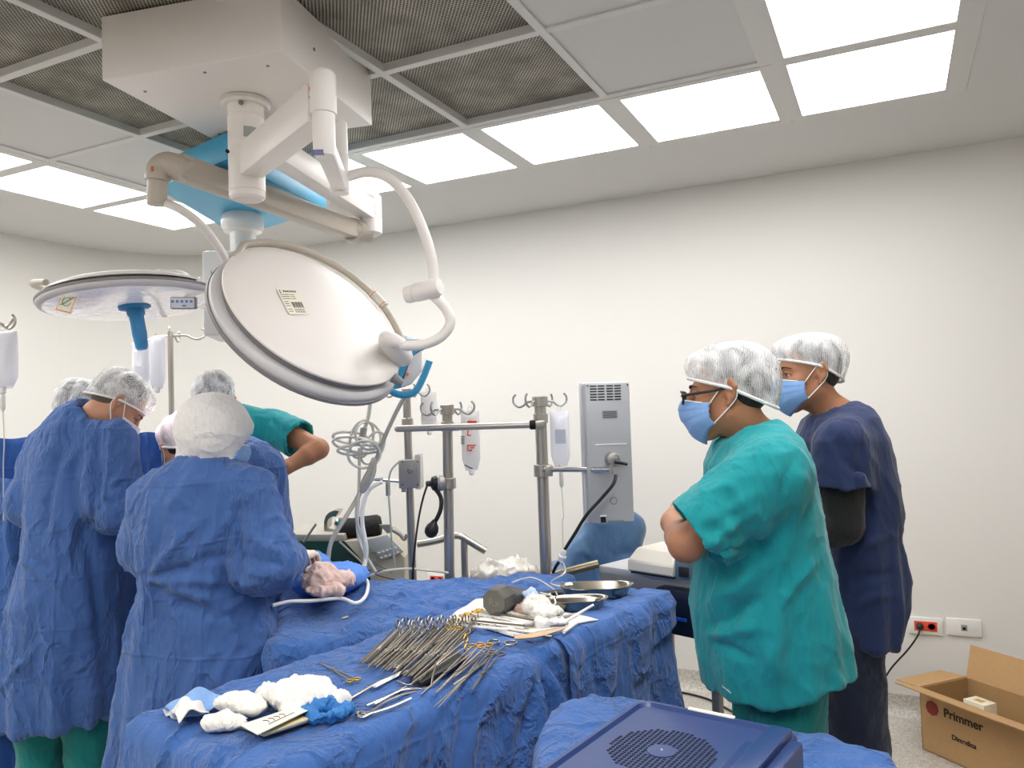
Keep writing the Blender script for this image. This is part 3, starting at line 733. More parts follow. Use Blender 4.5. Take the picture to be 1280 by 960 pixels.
M_skin = mat('skin_tan', rgb(190, 138, 108), .5, bump=.15, bscale=220, sss=.08, var=.06)
M_skin2 = mat('skin_brown', rgb(172, 118, 86), .5, bump=.15, bscale=220, sss=.08, var=.06)
M_hair = mat('hair_black', rgb(30, 26, 24), .55, bump=.6, bscale=160, stretch=(1, 1, .2))
M_hairg = mat('hair_graying', rgb(84, 74, 64), .6, bump=.6, bscale=160)
M_eye = mat('eye_white', rgb(190, 180, 170), .3)
M_iris = mat('iris_brown', rgb(40, 26, 18), .1)
M_mask = cloth_mat('mask_blue', rgb(128, 168, 220), crumple=.25, scale=30, dist=.004, weave=1500, stretch=(.3, 1, 3))
M_mask2 = cloth_mat('mask_pale', rgb(226, 216, 232), crumple=.25, scale=30, dist=.004, weave=1500, stretch=(.3, 1, 3))
def cap_material(name, col, lo=.24, hi=.84, sc=75):
    M = bpy.data.materials.new(name); M.use_nodes = True; nt = M.node_tree; b = nt.nodes['Principled BSDF']; N = nt.nodes.new; L = nt.links.new
    b.inputs['Base Color'].default_value = col; b.inputs['Roughness'].default_value = .6
    tc = N('ShaderNodeTexCoord'); no = N('ShaderNodeTexNoise'); no.inputs['Scale'].default_value = 13; no.inputs['Detail'].default_value = 6; no.inputs['Distortion'].default_value = 1.5; L(tc.outputs['Object'], no.inputs['Vector'])
    wv = N('ShaderNodeTexWave'); wv.inputs['Scale'].default_value = sc; wv.inputs['Distortion'].default_value = 9; wv.inputs['Detail'].default_value = 3; wv.inputs['Detail Scale'].default_value = 1.2; L(tc.outputs['Object'], wv.inputs['Vector'])
    ad = N('ShaderNodeMath'); ad.operation = 'ADD'; L(no.outputs['Fac'], ad.inputs[0])
    ml = N('ShaderNodeMath'); ml.operation = 'MULTIPLY'; L(wv.outputs['Fac'], ml.inputs[0]); ml.inputs[1].default_value = .24; L(ml.outputs[0], ad.inputs[1])
    mr = N('ShaderNodeMapRange'); L(ad.outputs[0], mr.inputs[0]); mr.inputs[1].default_value = .42; mr.inputs[2].default_value = .85; mr.inputs[3].default_value = lo; mr.inputs[4].default_value = hi
    L(mr.outputs[0], b.inputs['Alpha'])
    bp = N('ShaderNodeBump'); bp.inputs['Strength'].default_value = .4; bp.inputs['Distance'].default_value = .002; L(ad.outputs[0], bp.inputs['Height']); L(bp.outputs[0], b.inputs['Normal'])
    return M
M_cap = cap_material('bouffant_cap', rgb(238, 238, 238))
M_cap2 = cap_material('bouffant_cap_glare', rgb(246, 232, 236), .55, 1.0)  # white cap with the lamp's pinkish glare put into its colour and opacity
M_capband = mat('cap_band', rgb(236, 234, 232), .7, bump=.4, bscale=120)

# ------------------------------------------------------------------ people
def head_axes(fwd, pitch=0, roll=0):
    f = Vector(fwd).normalized(); x = f.cross(Z0).normalized(); z = x.cross(f)
    f2 = f*math.cos(pitch)-z*math.sin(pitch); z2 = f*math.sin(pitch)+z*math.cos(pitch)
    x2 = x*math.cos(roll)+z2*math.sin(roll); z3 = -x*math.sin(roll)+z2*math.cos(roll)
    return x2, f2, z3
def head_sdf(Fd, C, ax, s=1.0):
    X, Y, Z = ax
    def q(x, y, z): return list(C+X*(x*s)+Y*(y*s)+Z*(z*s))
    e = lambda c, r, k=.02, mode='add': Fd.ell(q(*c), [v*s for v in r], ax, k*s, mode)
    e((0, -.018, .035), (.074, .092, .084), .0)
    e((0, .022, -.02), (.062, .068, .09), .03)
    Fd.cap(q(-.014, .066, -.098), q(.014, .066, -.098), .018*s, k=.03*s)
    for g in (-1, 1):
        Fd.cap(q(g*.05, -.002, -.055), q(g*.016, .06, -.096), .02*s, .016*s, k=.025*s)
        Fd.cap(q(g*.01, .082, .022), q(g*.042, .068, .022), .011*s, .009*s, k=.014*s)
        e((g*.04, .062, -.02), (.02, .02, .018), .02)
        e((g*.031, .098, .003), (.017, .014, .011), .012, 'sub')
        Fd.cap(q(g*.011, .1, -.034), q(g*.009, .095, -.034), .0085*s, k=.006*s)
        # ear: rim, lobe and hollow
        a = [q(g*.072, .002, .018), q(g*.082, -.014, .03), q(g*.086, -.024, .012), q(g*.08, -.016, -.012), q(g*.073, -.002, -.03)]
        Fd.chain(a, [.005*s, .0055*s, .0055*s, .0055*s, .007*s], k=.006*s)
        e((g*.074, -.009, .003), (.006, .016, .026), .008)
        e((g*.084, -.006, .001), (.007, .008, .012), .004, 'sub')
    Fd.cap(q(0, .09, .012), q(0, .116, -.026), .008*s, .0115*s, k=.012*s)
    Fd.cap(q(-.018, .086, -.058), q(.018, .086, -.058), .0075*s, k=.008*s)
    Fd.cap(q(-.016, .084, -.069), q(.016, .084, -.069), .008*s, k=.008*s)
    Fd.cap(q(-.02, .096, -.0635), q(.02, .096, -.0635), .0025*s, k=.003*s, mode='sub')
    return q
def hand_sdf(Fd, wrist, d, nrm, side=1, curl=.5, s=1.0):
    d = Vector(d).normalized(); n = Vector(nrm); n = (n-d*n.dot(d)).normalized(); x = d.cross(n)*side; w_ = Vector(wrist)
    Fd.cap(w_-d*.02*s, w_+d*.02*s, .027*s, .028*s, k=.015)
    L = (.085, .093, .088, .072); R_ = (.0088, .0092, .0088, .0078)
    for i in range(4):
        o = x*((1.5-i)*.021*s); kn_ = w_+d*(.088-.004*abs(i-1.2))*s+o
        Fd.cap(w_+d*.012*s+o*.55, kn_, .0155*s, .0125*s, k=.01)
        p = kn_; ang = curl*.35; seg = (.45, .32, .23)
        for j in range(3):
            dd = d*math.cos(ang)+n*math.sin(ang)+x*((1.5-i)*.03); q_ = p+dd*(L[i]*seg[j]*s); Fd.cap(p, q_, R_[i]*s*(1.05-.08*j), R_[i]*s*(.97-.08*j), k=.003); p = q_; ang += curl*(.75+.08*i)
    p0 = w_+d*.02*s+x*.024*s; p1 = p0+(d*.55+x*.75+n*.3).normalized()*.042*s; p2 = p1+(d*.85+x*.3+n*.35).normalized()*.033*s; p3 = p2+(d*.9+x*.05+n*.45).normalized()*.026*s
    Fd.cap(p0, p1, .0165*s, .0125*s, k=.012).cap(p1, p2, .0115*s, .0105*s, k=.004).cap(p2, p3, .0105*s, .0085*s, k=.003)
def lev(rows):
    """picture rows -> loft levels; the half width is solved so that the outline seen in perspective is the one measured"""
    out = []
    for y, xl, xr, D, b in rows:
        ml, mr = (xl-640)/FPX, (xr-640)/FPX; b_ = b; g = 1.04
        f = lambda a: math.sqrt(a*a+(mr*b_*g)**2)+math.sqrt(a*a+(ml*b_*g)**2)-(mr-ml)*D
        while f(.02) > 0: b_ *= .9
        lo_, hi_ = .02, 1.0
        for _ in range(40):
            md = (lo_+hi_)/2
            if f(md) > 0: hi_ = md
            else: lo_ = md
        cx = mr*D-math.sqrt(lo_*lo_+(mr*b_*g)**2); c = P(640+cx/D*FPX, y, D)
        out.append((c.z, c.x, c.y, lo_, b_))
    return out
def make_cap(parent, q, ax, C, s, m, puff=1.0, front=(.09, .045), back=(-.112, -.05), seed=1, back_puff=.02, name='bouffant_cap', tall=.0):
    """elasticated bouffant cap: gathered cloth from crown to rim, plus the band"""
    X, Y, Z = ax; nu, nv = 96, 26
    def rim(a):          # closed curve hugging the head
        c, s_ = math.sin(a), math.cos(a)     # s_: front-back, c: side
        t = (s_+1)/2; y = back[0]+(front[0]-back[0])*t; z = back[1]+(front[1]-back[1])*t + .012*(1-abs(2*t-1))
        return Vector((c*.079, y, z))
    def fn(u, v):
        a = 2*math.pi*v; r = rim(a); t = u
        # dome direction from the crown down to the rim
        ph_ = t*math.pi*.5; top = Vector((0, -.022, .135+tall))
        base = Vector((r.x, r.y, r.z)); ctr = Vector((0, -.02, base.z))
        e = math.sin(ph_)**.9; zz_ = base.z+(top.z-base.z)*max(0, math.cos(ph_))**.9
        bul = 1+(.2*puff)*math.sin(math.pi*min(1, t*1.02))**.8
        p = ctr+(base-ctr)*e*bul; p.z = zz_
        p.y -= back_puff*math.sin(math.pi*t)*max(0, -math.cos(a))
        g = math.sin(a*31+3*math.sin(a*3+seed))*.0035*t**1.5+math.sin(a*11+seed*2+t*4)*.004*math.sin(math.pi*t)
        n = Vector((math.sin(a), math.cos(a), .2)); p += n*g*1.1
        return q(p.x, p.y, p.z)
    mb = MB(); mb.grid(lambda u, v: Vector(fn(max(u, .02), v)), nv, nu, wrap=True)
    o = mb.build(name, m, parent, 180)
    mb = MB(); pts = []
    for i in range(nu):
        a = 2*math.pi*i/nu; r = rim(a); n = Vector((math.sin(a), math.cos(a), 0))*(.0015+.0012*math.sin(a*31+3*math.sin(a*3+seed)))
        pts.append(Vector(q(r.x+n.x, r.y+n.y, r.z)))
    mb.tube(pts, .0045*s, n=8, closed=True); mb.build('cap_band', M_capband, o, 180)
    return o
def make_hair(parent, q, s, ax, m, grow=1.0):
    X, Y, Z = ax; Fd = Field(np.array(q(0, 0, 0))-.17, np.array(q(0, 0, 0))+.17, .005)
    Fd.ell(q(0, -.022, .036), [.0775*s*grow, .094*s*grow, .0875*s*grow], ax, 0)
    Fd.ell(q(0, -.042, -.01), [.06*s*grow, .056*s*grow, .05*s], ax, .02)
    Fd.ell(q(0, .085, -.03), [.12*s, .078*s, .085*s], ax, .01, 'sub')      # keep the face clear
    Fd.ell(q(0, .1, .02), [.07*s, .045*s, .05*s], ax, .01, 'sub')
    for g in (-1, 1): Fd.ell(q(g*.08, -.005, -.01), [.02*s, .024*s, .036*s], ax, .006, 'sub')
    return field_mesh('hair', Fd, m, parent)
def make_mask(parent, q, s, m, loops=True, full=1.0):
    def fn(u, v):
        a = (u*2-1)*1.28; ya = .012+.088*math.cos(a)**.8*(1 if abs(a) < 1.5 else 0); xx = .0745*math.sin(a)
        zt_ = -.004-.018*abs(math.sin(a))**1.5; zb_ = -.131+.058*abs(math.sin(a))**1.3; z = zt_+(zb_-zt_)*v
        nose = math.exp(-(a/.42)**2)*(.028*(1-v)**.6*(math.sin(math.pi*min(1, v*1.1+.25))))
        bulge = .014*math.sin(math.pi*v)*math.cos(a)
        pleat = .0025*((v*4) % 1)
        y = ya+nose+bulge+pleat-.03*(max(0, v-.75)/.25)**1.5*math.cos(a)
        return Vector(q(xx*(1+.06*math.sin(math.pi*v)), y, z))
    o = MB().grid(fn, 40, 28).build('face_mask', m, parent, 180, solid=.0016)
    if loops:
        for g in (-1, 1):
            u0 = 1 if g > 0 else 0
            tp = fn(u0, .03); bt = fn(u0, .97)
            MB().tube([tp, Vector(q(g*.079, -.002, .028)), Vector(q(g*.085, -.02, .02)), Vector(q(g*.083, -.026, .0)), Vector(q(g*.078, -.016, -.025)), bt], .0016, n=6, sub=6).build('ear_loop', M_capband, o)
        MB().tube([fn(i/20, .015)+Vector((0, 0, .0)) for i in range(2, 19)], .0022, n=6).build('mask_edge', M_capband, o)
    return o
def make_eyes(parent, q, s, ax, m_hair):
    for g in (-1, 1):
        e = MB().ball(q(g*.031, .0715, .003), .0125*s, 18).build('eye', M_eye, parent, 180)
        MB().ball(q(g*.031, .0792, .003), .0068*s, 14, sc=(1, .8, 1), ax=ax).build('iris', M_iris, e, 180)
        MB().tube([q(g*.012, .0945, .024), q(g*.03, .09, .0295), q(g*.048, .072, .022)], lambda t: .0042*(1-.5*t)*s, n=8, sub=4, flat=.6).build('eyebrow', m_hair, parent, 180)
        MB().tube([q(g*.017, .082, .006), q(g*.024, .0845, .0115), q(g*.036, .0825, .012), q(g*.046, .075, .005)], .0042*s, n=6, sub=4).build('eyelid', M_skin2, parent, 180)
def person(label, rows, head, arms, legs, m_top, m_leg, m_skin, m_cap, top_name='surgical_gown', top_k=.045, seed=1, folds=(), amp=.006, cap=None, hair=None, mask=None, eyes=True, pw=2.3,
           neck=None, hem=None, hem_amp=0, bodyh=.006, clothh=.0075, loops=True, sleeve_r=(.085, .08, .052), short=None, feet_dir=None, group=None, hemf=None, glove=None, capkw={}, headh=None, legr=(.084, .075, .062), sc=(7, 7, 3.2), lower=None):
    L = lev(rows)
    zl = min(l[0] for l in L); pel = L[-1] if L[0][0] > L[-1][0] else L[0]
    foot0 = Vector(((legs[0][2][0]+legs[1][2][0])/2, (legs[0][2][1]+legs[1][2][1])/2, 0))
    root = thing('person', foot0, label, 'person', group)
    hx, hy, hD, fwd, pit, rol, s = head; C = P(hx, hy, hD); ax = head_axes(fwd, pit, rol); X, Y, Z = ax
    allp = [Vector((l[1], l[2], l[0])) for l in L]+[C]+[Vector(p) for a in arms for p in a[:3]]+[Vector(p) for lg in legs for p in lg]
    lo = Vector([min(p[i] for p in allp) for i in range(3)])-Vector((.26, .26, 0)); hi = Vector([max(p[i] for p in allp) for i in range(3)])+Vector((.26, .26, .2)); lo.z = -.02
    # ---- body, one continuous surface
    Fb = Field(lo, hi, bodyh)
    q = head_sdf(Fb, C, ax, s)
    nb = neck if neck is not None else Vector((L[0][1], L[0][2], L[0][0]))
    Fb.chain([q(0, -.02, -.03), q(0, -.022, -.07), nb-Z0*.03], [.052*s, .05*s, .056*s], k=.022)
    top = sorted(L, reverse=True)
    ch = Vector((top[min(3, len(top)-1)][1], top[min(3, len(top)-1)][2], top[0][0]-.16))
    hip = (Vector(legs[0][0])+Vector(legs[1][0]))/2
    prof_ = abs(Vector(fwd).normalized().dot(R0)) > .9
    Fb.ell(ch-Z0*.08, (.085, .12, .17) if prof_ else (.13, .09, .18), (R0, F0, Z0), k=.05)
    Fb.cap(nb-Z0*.04, ch, .06, .085, k=.04); Fb.cap(ch, hip+Z0*.05, .085, .09, k=.05)
    for a in arms:
        Fb.cap(ch+(Vector(a[0])-ch)*.4, a[0], .06, .05, k=.04)
        Fb.chain(a[:3], [.05, .041, .027], k=.015)
        Fb.cap(a[1], Vector(a[1])+(Vector(a[2])-Vector(a[1]))*.3, .04, .043, k=.01)
        hand_sdf(Fb, a[2], a[3], a[4], a[5], a[6], .98)
    for lg in legs:
        Fb.chain(lg, [.066, .056, .038], k=.03); Fb.cap(hip+(Vector(lg[0])-hip)*.3, lg[0], .075, .066, k=.04)
    body = field_mesh('body', Fb, m_skin, root, it=1)
    # ---- garment
    Fc = Field(lo, hi, clothh); Fc.loft(L, 0, pw=pw, hemf=hemf)
    for i, a in enumerate(arms):
        sh, el, wr = [Vector(v) for v in a[:3]]
        if short:       # short sleeve ends partway down the upper arm
            e = sh+(el-sh)*short[0]; d_ = (el-sh).normalized(); r0_, r1_ = sleeve_r[0], short[1]
            def slv(X_, Y_, Z_, a_=sh, e_=e, d=d_, r0_=r0_, r1_=r1_):
                L_ = (e_-a_).length; al = (X_-a_.x)*d.x+(Y_-a_.y)*d.y+(Z_-a_.z)*d.z; t = np.clip(al, 0, L_+.05)
                dist = np.sqrt((X_-a_.x-t*d.x)**2+(Y_-a_.y-t*d.y)**2+(Z_-a_.z-t*d.z)**2); rr = r0_+(r1_-r0_)*np.clip(al/L_, 0, 1)
                o_ = np.maximum(dist-rr, al-L_); inner = np.maximum(dist-(rr-.009), (L_-.045)-al)
                return np.maximum(o_, -inner)
            Fc.op(slv, np.minimum(np.array(sh), np.array(e))-.12, np.maximum(np.array(sh), np.array(e))+.12, top_k*.7)
        else:
            Fc.chain([sh, el, el+(wr-el)*.9], sleeve_r, k=top_k)
    # neckline
    Fc.cap(nb+Z0*.01+(Vector(q(0, -.022, -.07))-nb)*.6, Vector(q(0, -.02, -.05)), .064, .075, k=.01, mode='sub')
    allz = (zl, zl+.5)
    g = field_mesh(top_name, Fc, m_top, root, cloth_disp(seed, amp, [(a_, b_, w_, h_*1.25) for a_, b_, w_, h_ in folds], snap=True, sc=sc, hem_z=allz, hem_amp=hem_amp, c=(L[-1][1], L[-1][2])), it=2)
    # ---- trousers
    Ft = Field((lo.x, lo.y, -.02), (hi.x, hi.y, hip.z+.14), clothh)
    for lg in legs:
        a0_, a1_, a2_ = [Vector(v) for v in lg]; Ft.chain([a0_, a1_, a2_+Z0*.01], [legr[0], legr[1], legr[2]+.006], k=.03)
        def fl_(X_, Y_, Z_): return (Z_-.035)+0*X_+0*Y_
    Ft.cap(hip+(Vector(legs[0][0])-hip)*.8, hip+(Vector(legs[1][0])-hip)*.8, legr[0]*1.05, k=.05)
    Ft.op(fl_, (lo.x, lo.y, -.1), (hi.x, hi.y, .06), 0, 'sub')
    field_mesh('trousers', Ft, m_leg, root, cloth_disp(seed+5, .006, sc=(8, 8, 5)), it=1)
    if glove:
        for a in arms:
            Fg = Field(Vector(a[2])-Vector((.22, .22, .22)), Vector(a[2])+Vector((.22, .22, .22)), .005)
            hand_sdf(Fg, a[2], a[3], a[4], a[5], a[6], 1.06); wd_ = Vector(a[3]).normalized()
            Fg.cap(Vector(a[2]), Vector(a[2])+(Vector(a[1])-Vector(a[2])).normalized()*.07, .034, .04, k=.01)
            field_mesh('glove', Fg, glove, root)
    # ---- shoes
    for lg in legs:
        a2_ = Vector(lg[2]); fd = Vector(feet_dir or fwd); fd.z = 0; fd.normalize(); sd = fd.cross(Z0)
        Fs = Field(a2_-Vector((.3, .3, .2)), a2_+Vector((.3, .3, .12)), .006)
        base = Vector((a2_.x, a2_.y, .0))
        Fs.ell(base+fd*.12+Z0*.03, (.1, .042, .032), (fd, sd, Z0), 0); Fs.ell(base+fd*.0+Z0*.035, (.06, .038, .04), (fd, sd, Z0), .03)
        Fs.cap(base+fd*.0+Z0*.05, base+fd*.1+Z0*.035, .034, .03, k=.03)
        Fs.op(lambda X_, Y_, Z_: Z_+0*X_+0*Y_, base-Vector((.3, .3, .2)), base+Vector((.3, .3, .0)), 0, 'sub')
        field_mesh('shoe', Fs, M_cloggs, root)
    # ---- head wear
    if hair is not None: make_hair(root, q, s, ax, hair)
    if cap: make_cap(root, q, ax, C, s, m_cap, **capkw)
    if mask is not None: make_mask(root, q, s, mask, loops)
    if eyes: make_eyes(root, q, s, ax, hair or M_hair)
    return root, q, ax, nb
M_cloggs = mat('clog_white', rgb(214, 214, 210), .5)
def leg2(x, D, spread=.11, z=.93, lean=(0, 0), dirv=R0, kf=None):
    c = P(x, 880, D); c = Vector((c.x, c.y, 0)); out = []
    for g in (-1, 1):
        o = dirv*(g*spread); hp = c+o+Z0*z; out.append((hp, c+o*1.05+Z0*.5+(kf or Vector((0, 0, 0))), c+o*1.1+Z0*.09))
    return out
LEFT = -R0
# 1. tall man in blue gown, back to us, head bent to the right
D1 = 2.8
rows = [(503, 88, 126, 2.80, .06), (510, 72, 142, 2.80, .10), (530, 53, 156, 2.80, .135), (565, 40, 162, 2.80, .155), (610, 34, 160, 2.8, .165), (655, 32, 158, 2.8, .17), (700, 24, 160, 2.8, .18), (760, 10, 162, 2.8, .2), (820, 1, 164, 2.8, .21), (860, -6, 163, 2.8, .22), (889, -9, 162, 2.8, .22)]
fw = (R0*.62+F0*.78)
arms = [(P(140, 556, 2.74), P(144, 632, 2.68), P(178, 650, 2.96), F0*.8+R0*.5, -Z0, 1, .6), (P(64, 562, 2.82), P(43, 628, 2.84), P(90, 655, 3.12), F0+R0*.2, -Z0, -1, .6)]
folds = [(P(118, 545, 2.62), P(112, 700, 2.6), .02, -.022), (P(112, 560, 2.62), P(95, 660, 2.6), .03, .012), (P(100, 520, 2.7), P(60, 640, 2.62), .02, .008), (P(130, 600, 2.6), P(172, 590, 2.6), .014, .009), (P(120, 628, 2.58), P(175, 610, 2.6), .014, -.009),
         (P(118, 650, 2.6), P(135, 860, 2.58), .02, -.014), (P(70, 560, 2.62), P(45, 690, 2.6), .016, -.008), (P(20, 700, 2.6), P(70, 740, 2.58), .012, .008), (P(0, 860, 2.58), P(50, 800, 2.58), .012, .009)]
person('person in long blue gown at left, back to us, head bowed to the right', rows, (147, 507, 2.80, R0*.88+F0*.45, .85, .1, .93), arms, leg2(80, 2.79, spread=.082, z=.85), M_gown, M_teal2, M_skin, M_cap, seed=1, folds=folds, amp=.010,
       cap=True, hair=M_hairg, mask=M_mask2, glove=M_glove, hem_amp=.012, neck=P(116, 518, 2.8), feet_dir=fw, bodyh=.005)
# 2. person behind him, only the cap shows
rows = [(512, 72, 108, 3.55, .06), (524, 58, 126, 3.55, .1), (560, 48, 140, 3.55, .13), (640, 50, 140, 3.55, .14), (760, 40, 146, 3.55, .17), (880, 34, 150, 3.55, .19)]
arms = [(P(128, 560, 3.55), P(138, 625, 3.55), P(170, 640, 3.7), F0+R0*.4, -Z0, 1, .6), (P(56, 560, 3.55), P(46, 625, 3.55), P(84, 645, 3.8), F0, -Z0, -1, .6)]
person('person behind the tall gowned one at left, only a gathered white cap in view', rows, (104, 512, 3.5, R0*.7+F0*.7, .35, 0, 1.0), arms, leg2(94, 3.55, spread=.08, z=.85), M_gown, M_teal2, M_skin, M_cap, seed=2, cap=True, hair=M_hair, mask=M_mask, bodyh=.008, clothh=.01)
# 5. man in teal scrubs at the back, elbow out
rows = [(506, 266, 304, 3.4, .06), (513, 250, 330, 3.4, .1), (530, 240, 350, 3.4, .13), (560, 240, 350, 3.4, .14), (620, 244, 348, 3.4, .14), (700, 244, 350, 3.4, .15)]
arms = [(P(338, 532, 3.37), P(398, 561, 3.25), P(352, 588, 3.15), LEFT*.6-F0*.2-Z0*.5, F0, 1, .7), (P(252, 535, 3.4), P(236, 600, 3.35), P(262, 640, 3.25), R0, Z0, -1, .6)]
person('person in teal scrubs at the back with one bare elbow stuck out', rows, (267, 504, 3.37, LEFT*.5+F0*.85, .45, .0, 1.0), arms, leg2(300, 3.4, spread=.085, z=.88), M_teal, M_teal2, M_skin2, M_cap, top_name='scrub_top', seed=3, cap=True, hair=M_hair, mask=M_mask, short=(.62, .082), sleeve_r=(.072, .07, .06), amp=.005, clothh=.0075,
       neck=P(284, 512, 3.4), folds=[(P(330, 520, 3.25), P(380, 560, 3.22), .016, -.008)])
# 4. person with a cap coloured by pinkish lamp glare, shoulder showing right of the hood
rows = [(548, 286, 318, 2.95, .07), (556, 268, 334, 2.95, .11), (580, 256, 346, 2.95, .14), (620, 252, 350, 2.95, .15), (680, 250, 354, 2.95, .16), (760, 244, 358, 2.95, .18), (900, 236, 362, 2.95, .2)]
arms = [(P(328, 590, 2.95), P(336, 660, 3.0), P(330, 650, 3.2), F0-R0*.3, -Z0, 1, .6), (P(268, 590, 2.95), P(258, 660, 3.0), P(280, 650, 3.2), F0, -Z0, -1, .6)]
person('person in blue gown under a gathered cap in pinkish lamp glare, bending behind the hooded one', rows, (231, 562, 2.9, LEFT*.6+F0*.8, .5, 0, 1.0), arms, leg2(300, 2.95, spread=.08, z=.85), M_gown, M_teal2, M_skin, M_cap2, seed=4, cap=True, hair=M_hair, mask=M_mask, bodyh=.008, clothh=.009, neck=P(268, 560, 2.95), amp=.008,
       folds=[(P(335, 580, 2.8), P(350, 650, 2.8), .012, .01)], capkw=dict(puff=1.4))
# 3. hooded woman in blue gown, centre left
rows = [(566, 226, 284, 2.42, .08), (576, 206, 302, 2.42, .11), (596, 188, 322, 2.42, .14), (640, 174, 330, 2.42, .165), (690, 172, 326, 2.42, .17), (728, 176, 326, 2.42, .165), (765, 164, 342, 2.42, .185), (820, 155, 352, 2.42, .2), (900, 143, 358, 2.42, .215), (1000, 130, 362, 2.42, .23)]
arms = [(P(308, 618, 2.38), P(333, 702, 2.32), P(366, 698, 2.58), F0+R0*.15, -Z0, 1, .7), (P(198, 628, 2.42), P(188, 680, 2.46), P(215, 690, 2.7), F0+R0*.2, -Z0, -1, .6)]
folds = [(P(178, 728, 2.25), P(300, 690, 2.22), .014, -.016), (P(178, 730, 2.25), P(330, 735, 2.22), .016, .014), (P(180, 735, 2.25), P(270, 775, 2.2), .014, -.012), (P(178, 728, 2.25), P(240, 650, 2.25), .014, .010), (P(178, 728, 2.25), P(200, 640, 2.26), .012, -.008),
         (P(286, 640, 2.2), P(296, 740, 2.18), .016, -.018), (P(284, 645, 2.22), P(230, 720, 2.2), .014, .008), (P(290, 660, 2.18), P(372, 690, 2.2), .012, .008), (P(300, 690, 2.18), P(372, 715, 2.2), .012, -.009), (P(302, 720, 2.18), P(360, 735, 2.2), .012, .008),
         (P(205, 740, 2.2), P(290, 760, 2.18), .018, .014), (P(210, 755, 2.2), P(320, 770, 2.18), .014, -.010), (P(230, 590, 2.25), P(195, 650, 2.25), .012, .006)]
rt, qh, axh, nbh = person('person in blue gown and white hood, back to us, centre left by the instrument table', rows, (270, 541, 2.42, R0*.7+F0*.72, .35, 0, .96), arms, leg2(250, 2.42, z=.82, spread=.085), M_gown, M_teal2, M_skin, M_cap, seed=6, folds=folds, amp=.010,
       cap=False, hair=None, mask=M_mask, glove=M_glove, hem_amp=.015, neck=P(258, 572, 2.42), eyes=True, sleeve_r=(.088, .086, .056))
Fh = Field(P(266, 536, 2.42)-Vector((.25, .25, .25)), P(266, 536, 2.42)+Vector((.25, .25, .2)), .0055)
Fh.ell(P(268, 536, 2.43), (.113, .12, .096), (R0, F0, Z0), 0); Fh.ell(Vector(qh(0, -.02, .02)), (.092, .108, .1), axh, .02)
Fh.cap(P(266, 545, 2.42), P(258, 574, 2.42), .078, .082, k=.03); Fh.cap(P(236, 574, 2.40), P(282, 576, 2.40), .03, .03, k=.03)
Fh.ell(P(305, 566, 2.44)+F0*.03, (.06, .06, .075), None, .01, 'sub')
Fh.op(lambda X_, Y_, Z_: Z_-P(250, 582, 2.42).z+0*X_+0*Y_, P(250, 582, 2.42)-Vector((.3, .3, .3)), P(250, 582, 2.42)+Vector((.3, .3, 0)), 0, 'sub')
hfold = [(P(300, 555, 2.33), P(x, y, 2.31), .008, am) for x, y, am in ((230, 560, .007), (250, 575, -.007), (270, 580, .007), (240, 545, -.006), (240, 520, .004))]+[(P(285, 577, 2.33), P(250, 555, 2.33), .008, .006)]
field_mesh('surgical_hood', Fh, M_linen, rt, cloth_disp(9, .003, hfold, sc=(18, 18, 14)), it=1)
mb = MB(); wa = P(178, 728, 2.25); mb.tube([wa, wa+R0*.01-Z0*.05-F0*.01, wa+R0*.0-Z0*.12-F0*.005], .004, n=6, sub=5); mb.tube([wa, wa+R0*.03-Z0*.04-F0*.012, wa+R0*.035-Z0*.1-F0*.01], .004, n=6, sub=5)
mb.build('waist_tie', M_gown, rt)
# 6. man in teal scrubs, right, arms folded
rows = [(526, 934, 972, 2.02, .07), (535, 912, 986, 2.02, .13), (550, 892, 999, 2.02, .175), (580, 880, 1014, 2.02, .2), (640, 882, 1026, 2.02, .2), (700, 870, 1038, 2.02, .2), (760, 863, 1052, 2.02, .205), (820, 871, 1066, 2.02, .21), (858, 880, 1076, 2.02, .215), (885, 888, 1078, 2.02, .215)]
arms = [(P(965, 592, 1.84), P(858, 680, 1.86), P(840, 652, 2.12), F0*.8+R0*.3+Z0*.1, R0, 1, .5), (P(950, 590, 2.2), P(885, 660, 2.2), P(868, 668, 2.0), -F0*.5+R0*.6, R0, -1, .5)]
zh = P(900, 868, 2.02).z
def hem6(u, v): return .845+.045*np.clip(u/.2, -.3, 1)-.1*v+.006*np.sin(u*22)
folds = [(P(950, 700, 1.8), P(905, 600, 1.82), .02, -.012), (P(955, 690, 1.78), P(880, 720, 1.8), .018, -.016), (P(945, 720, 1.78), P(868, 760, 1.82), .02, .016), (P(940, 760, 1.78), P(875, 790, 1.82), .016, -.016), (P(935, 790, 1.78), P(870, 800, 1.82), .016, .012), (P(930, 830, 1.78), P(876, 800, 1.82), .013, -.012),
         (P(1015, 600, 1.8), P(985, 720, 1.78), .018, .007), (P(1000, 560, 1.85), P(975, 680, 1.78), .016, -.006), (P(985, 760, 1.78), P(1030, 700, 1.8), .013, .010), (P(985, 770, 1.78), P(965, 870, 1.78), .02, .012), (P(900, 640, 1.76), P(960, 610, 1.78), .016, .007), (P(880, 700, 1.76), P(960, 640, 1.76), .014, .009), (P(890, 665, 1.76), P(950, 690, 1.76), .014, -.008), (P(1040, 740, 1.8), P(1050, 840, 1.8), .02, .010)]
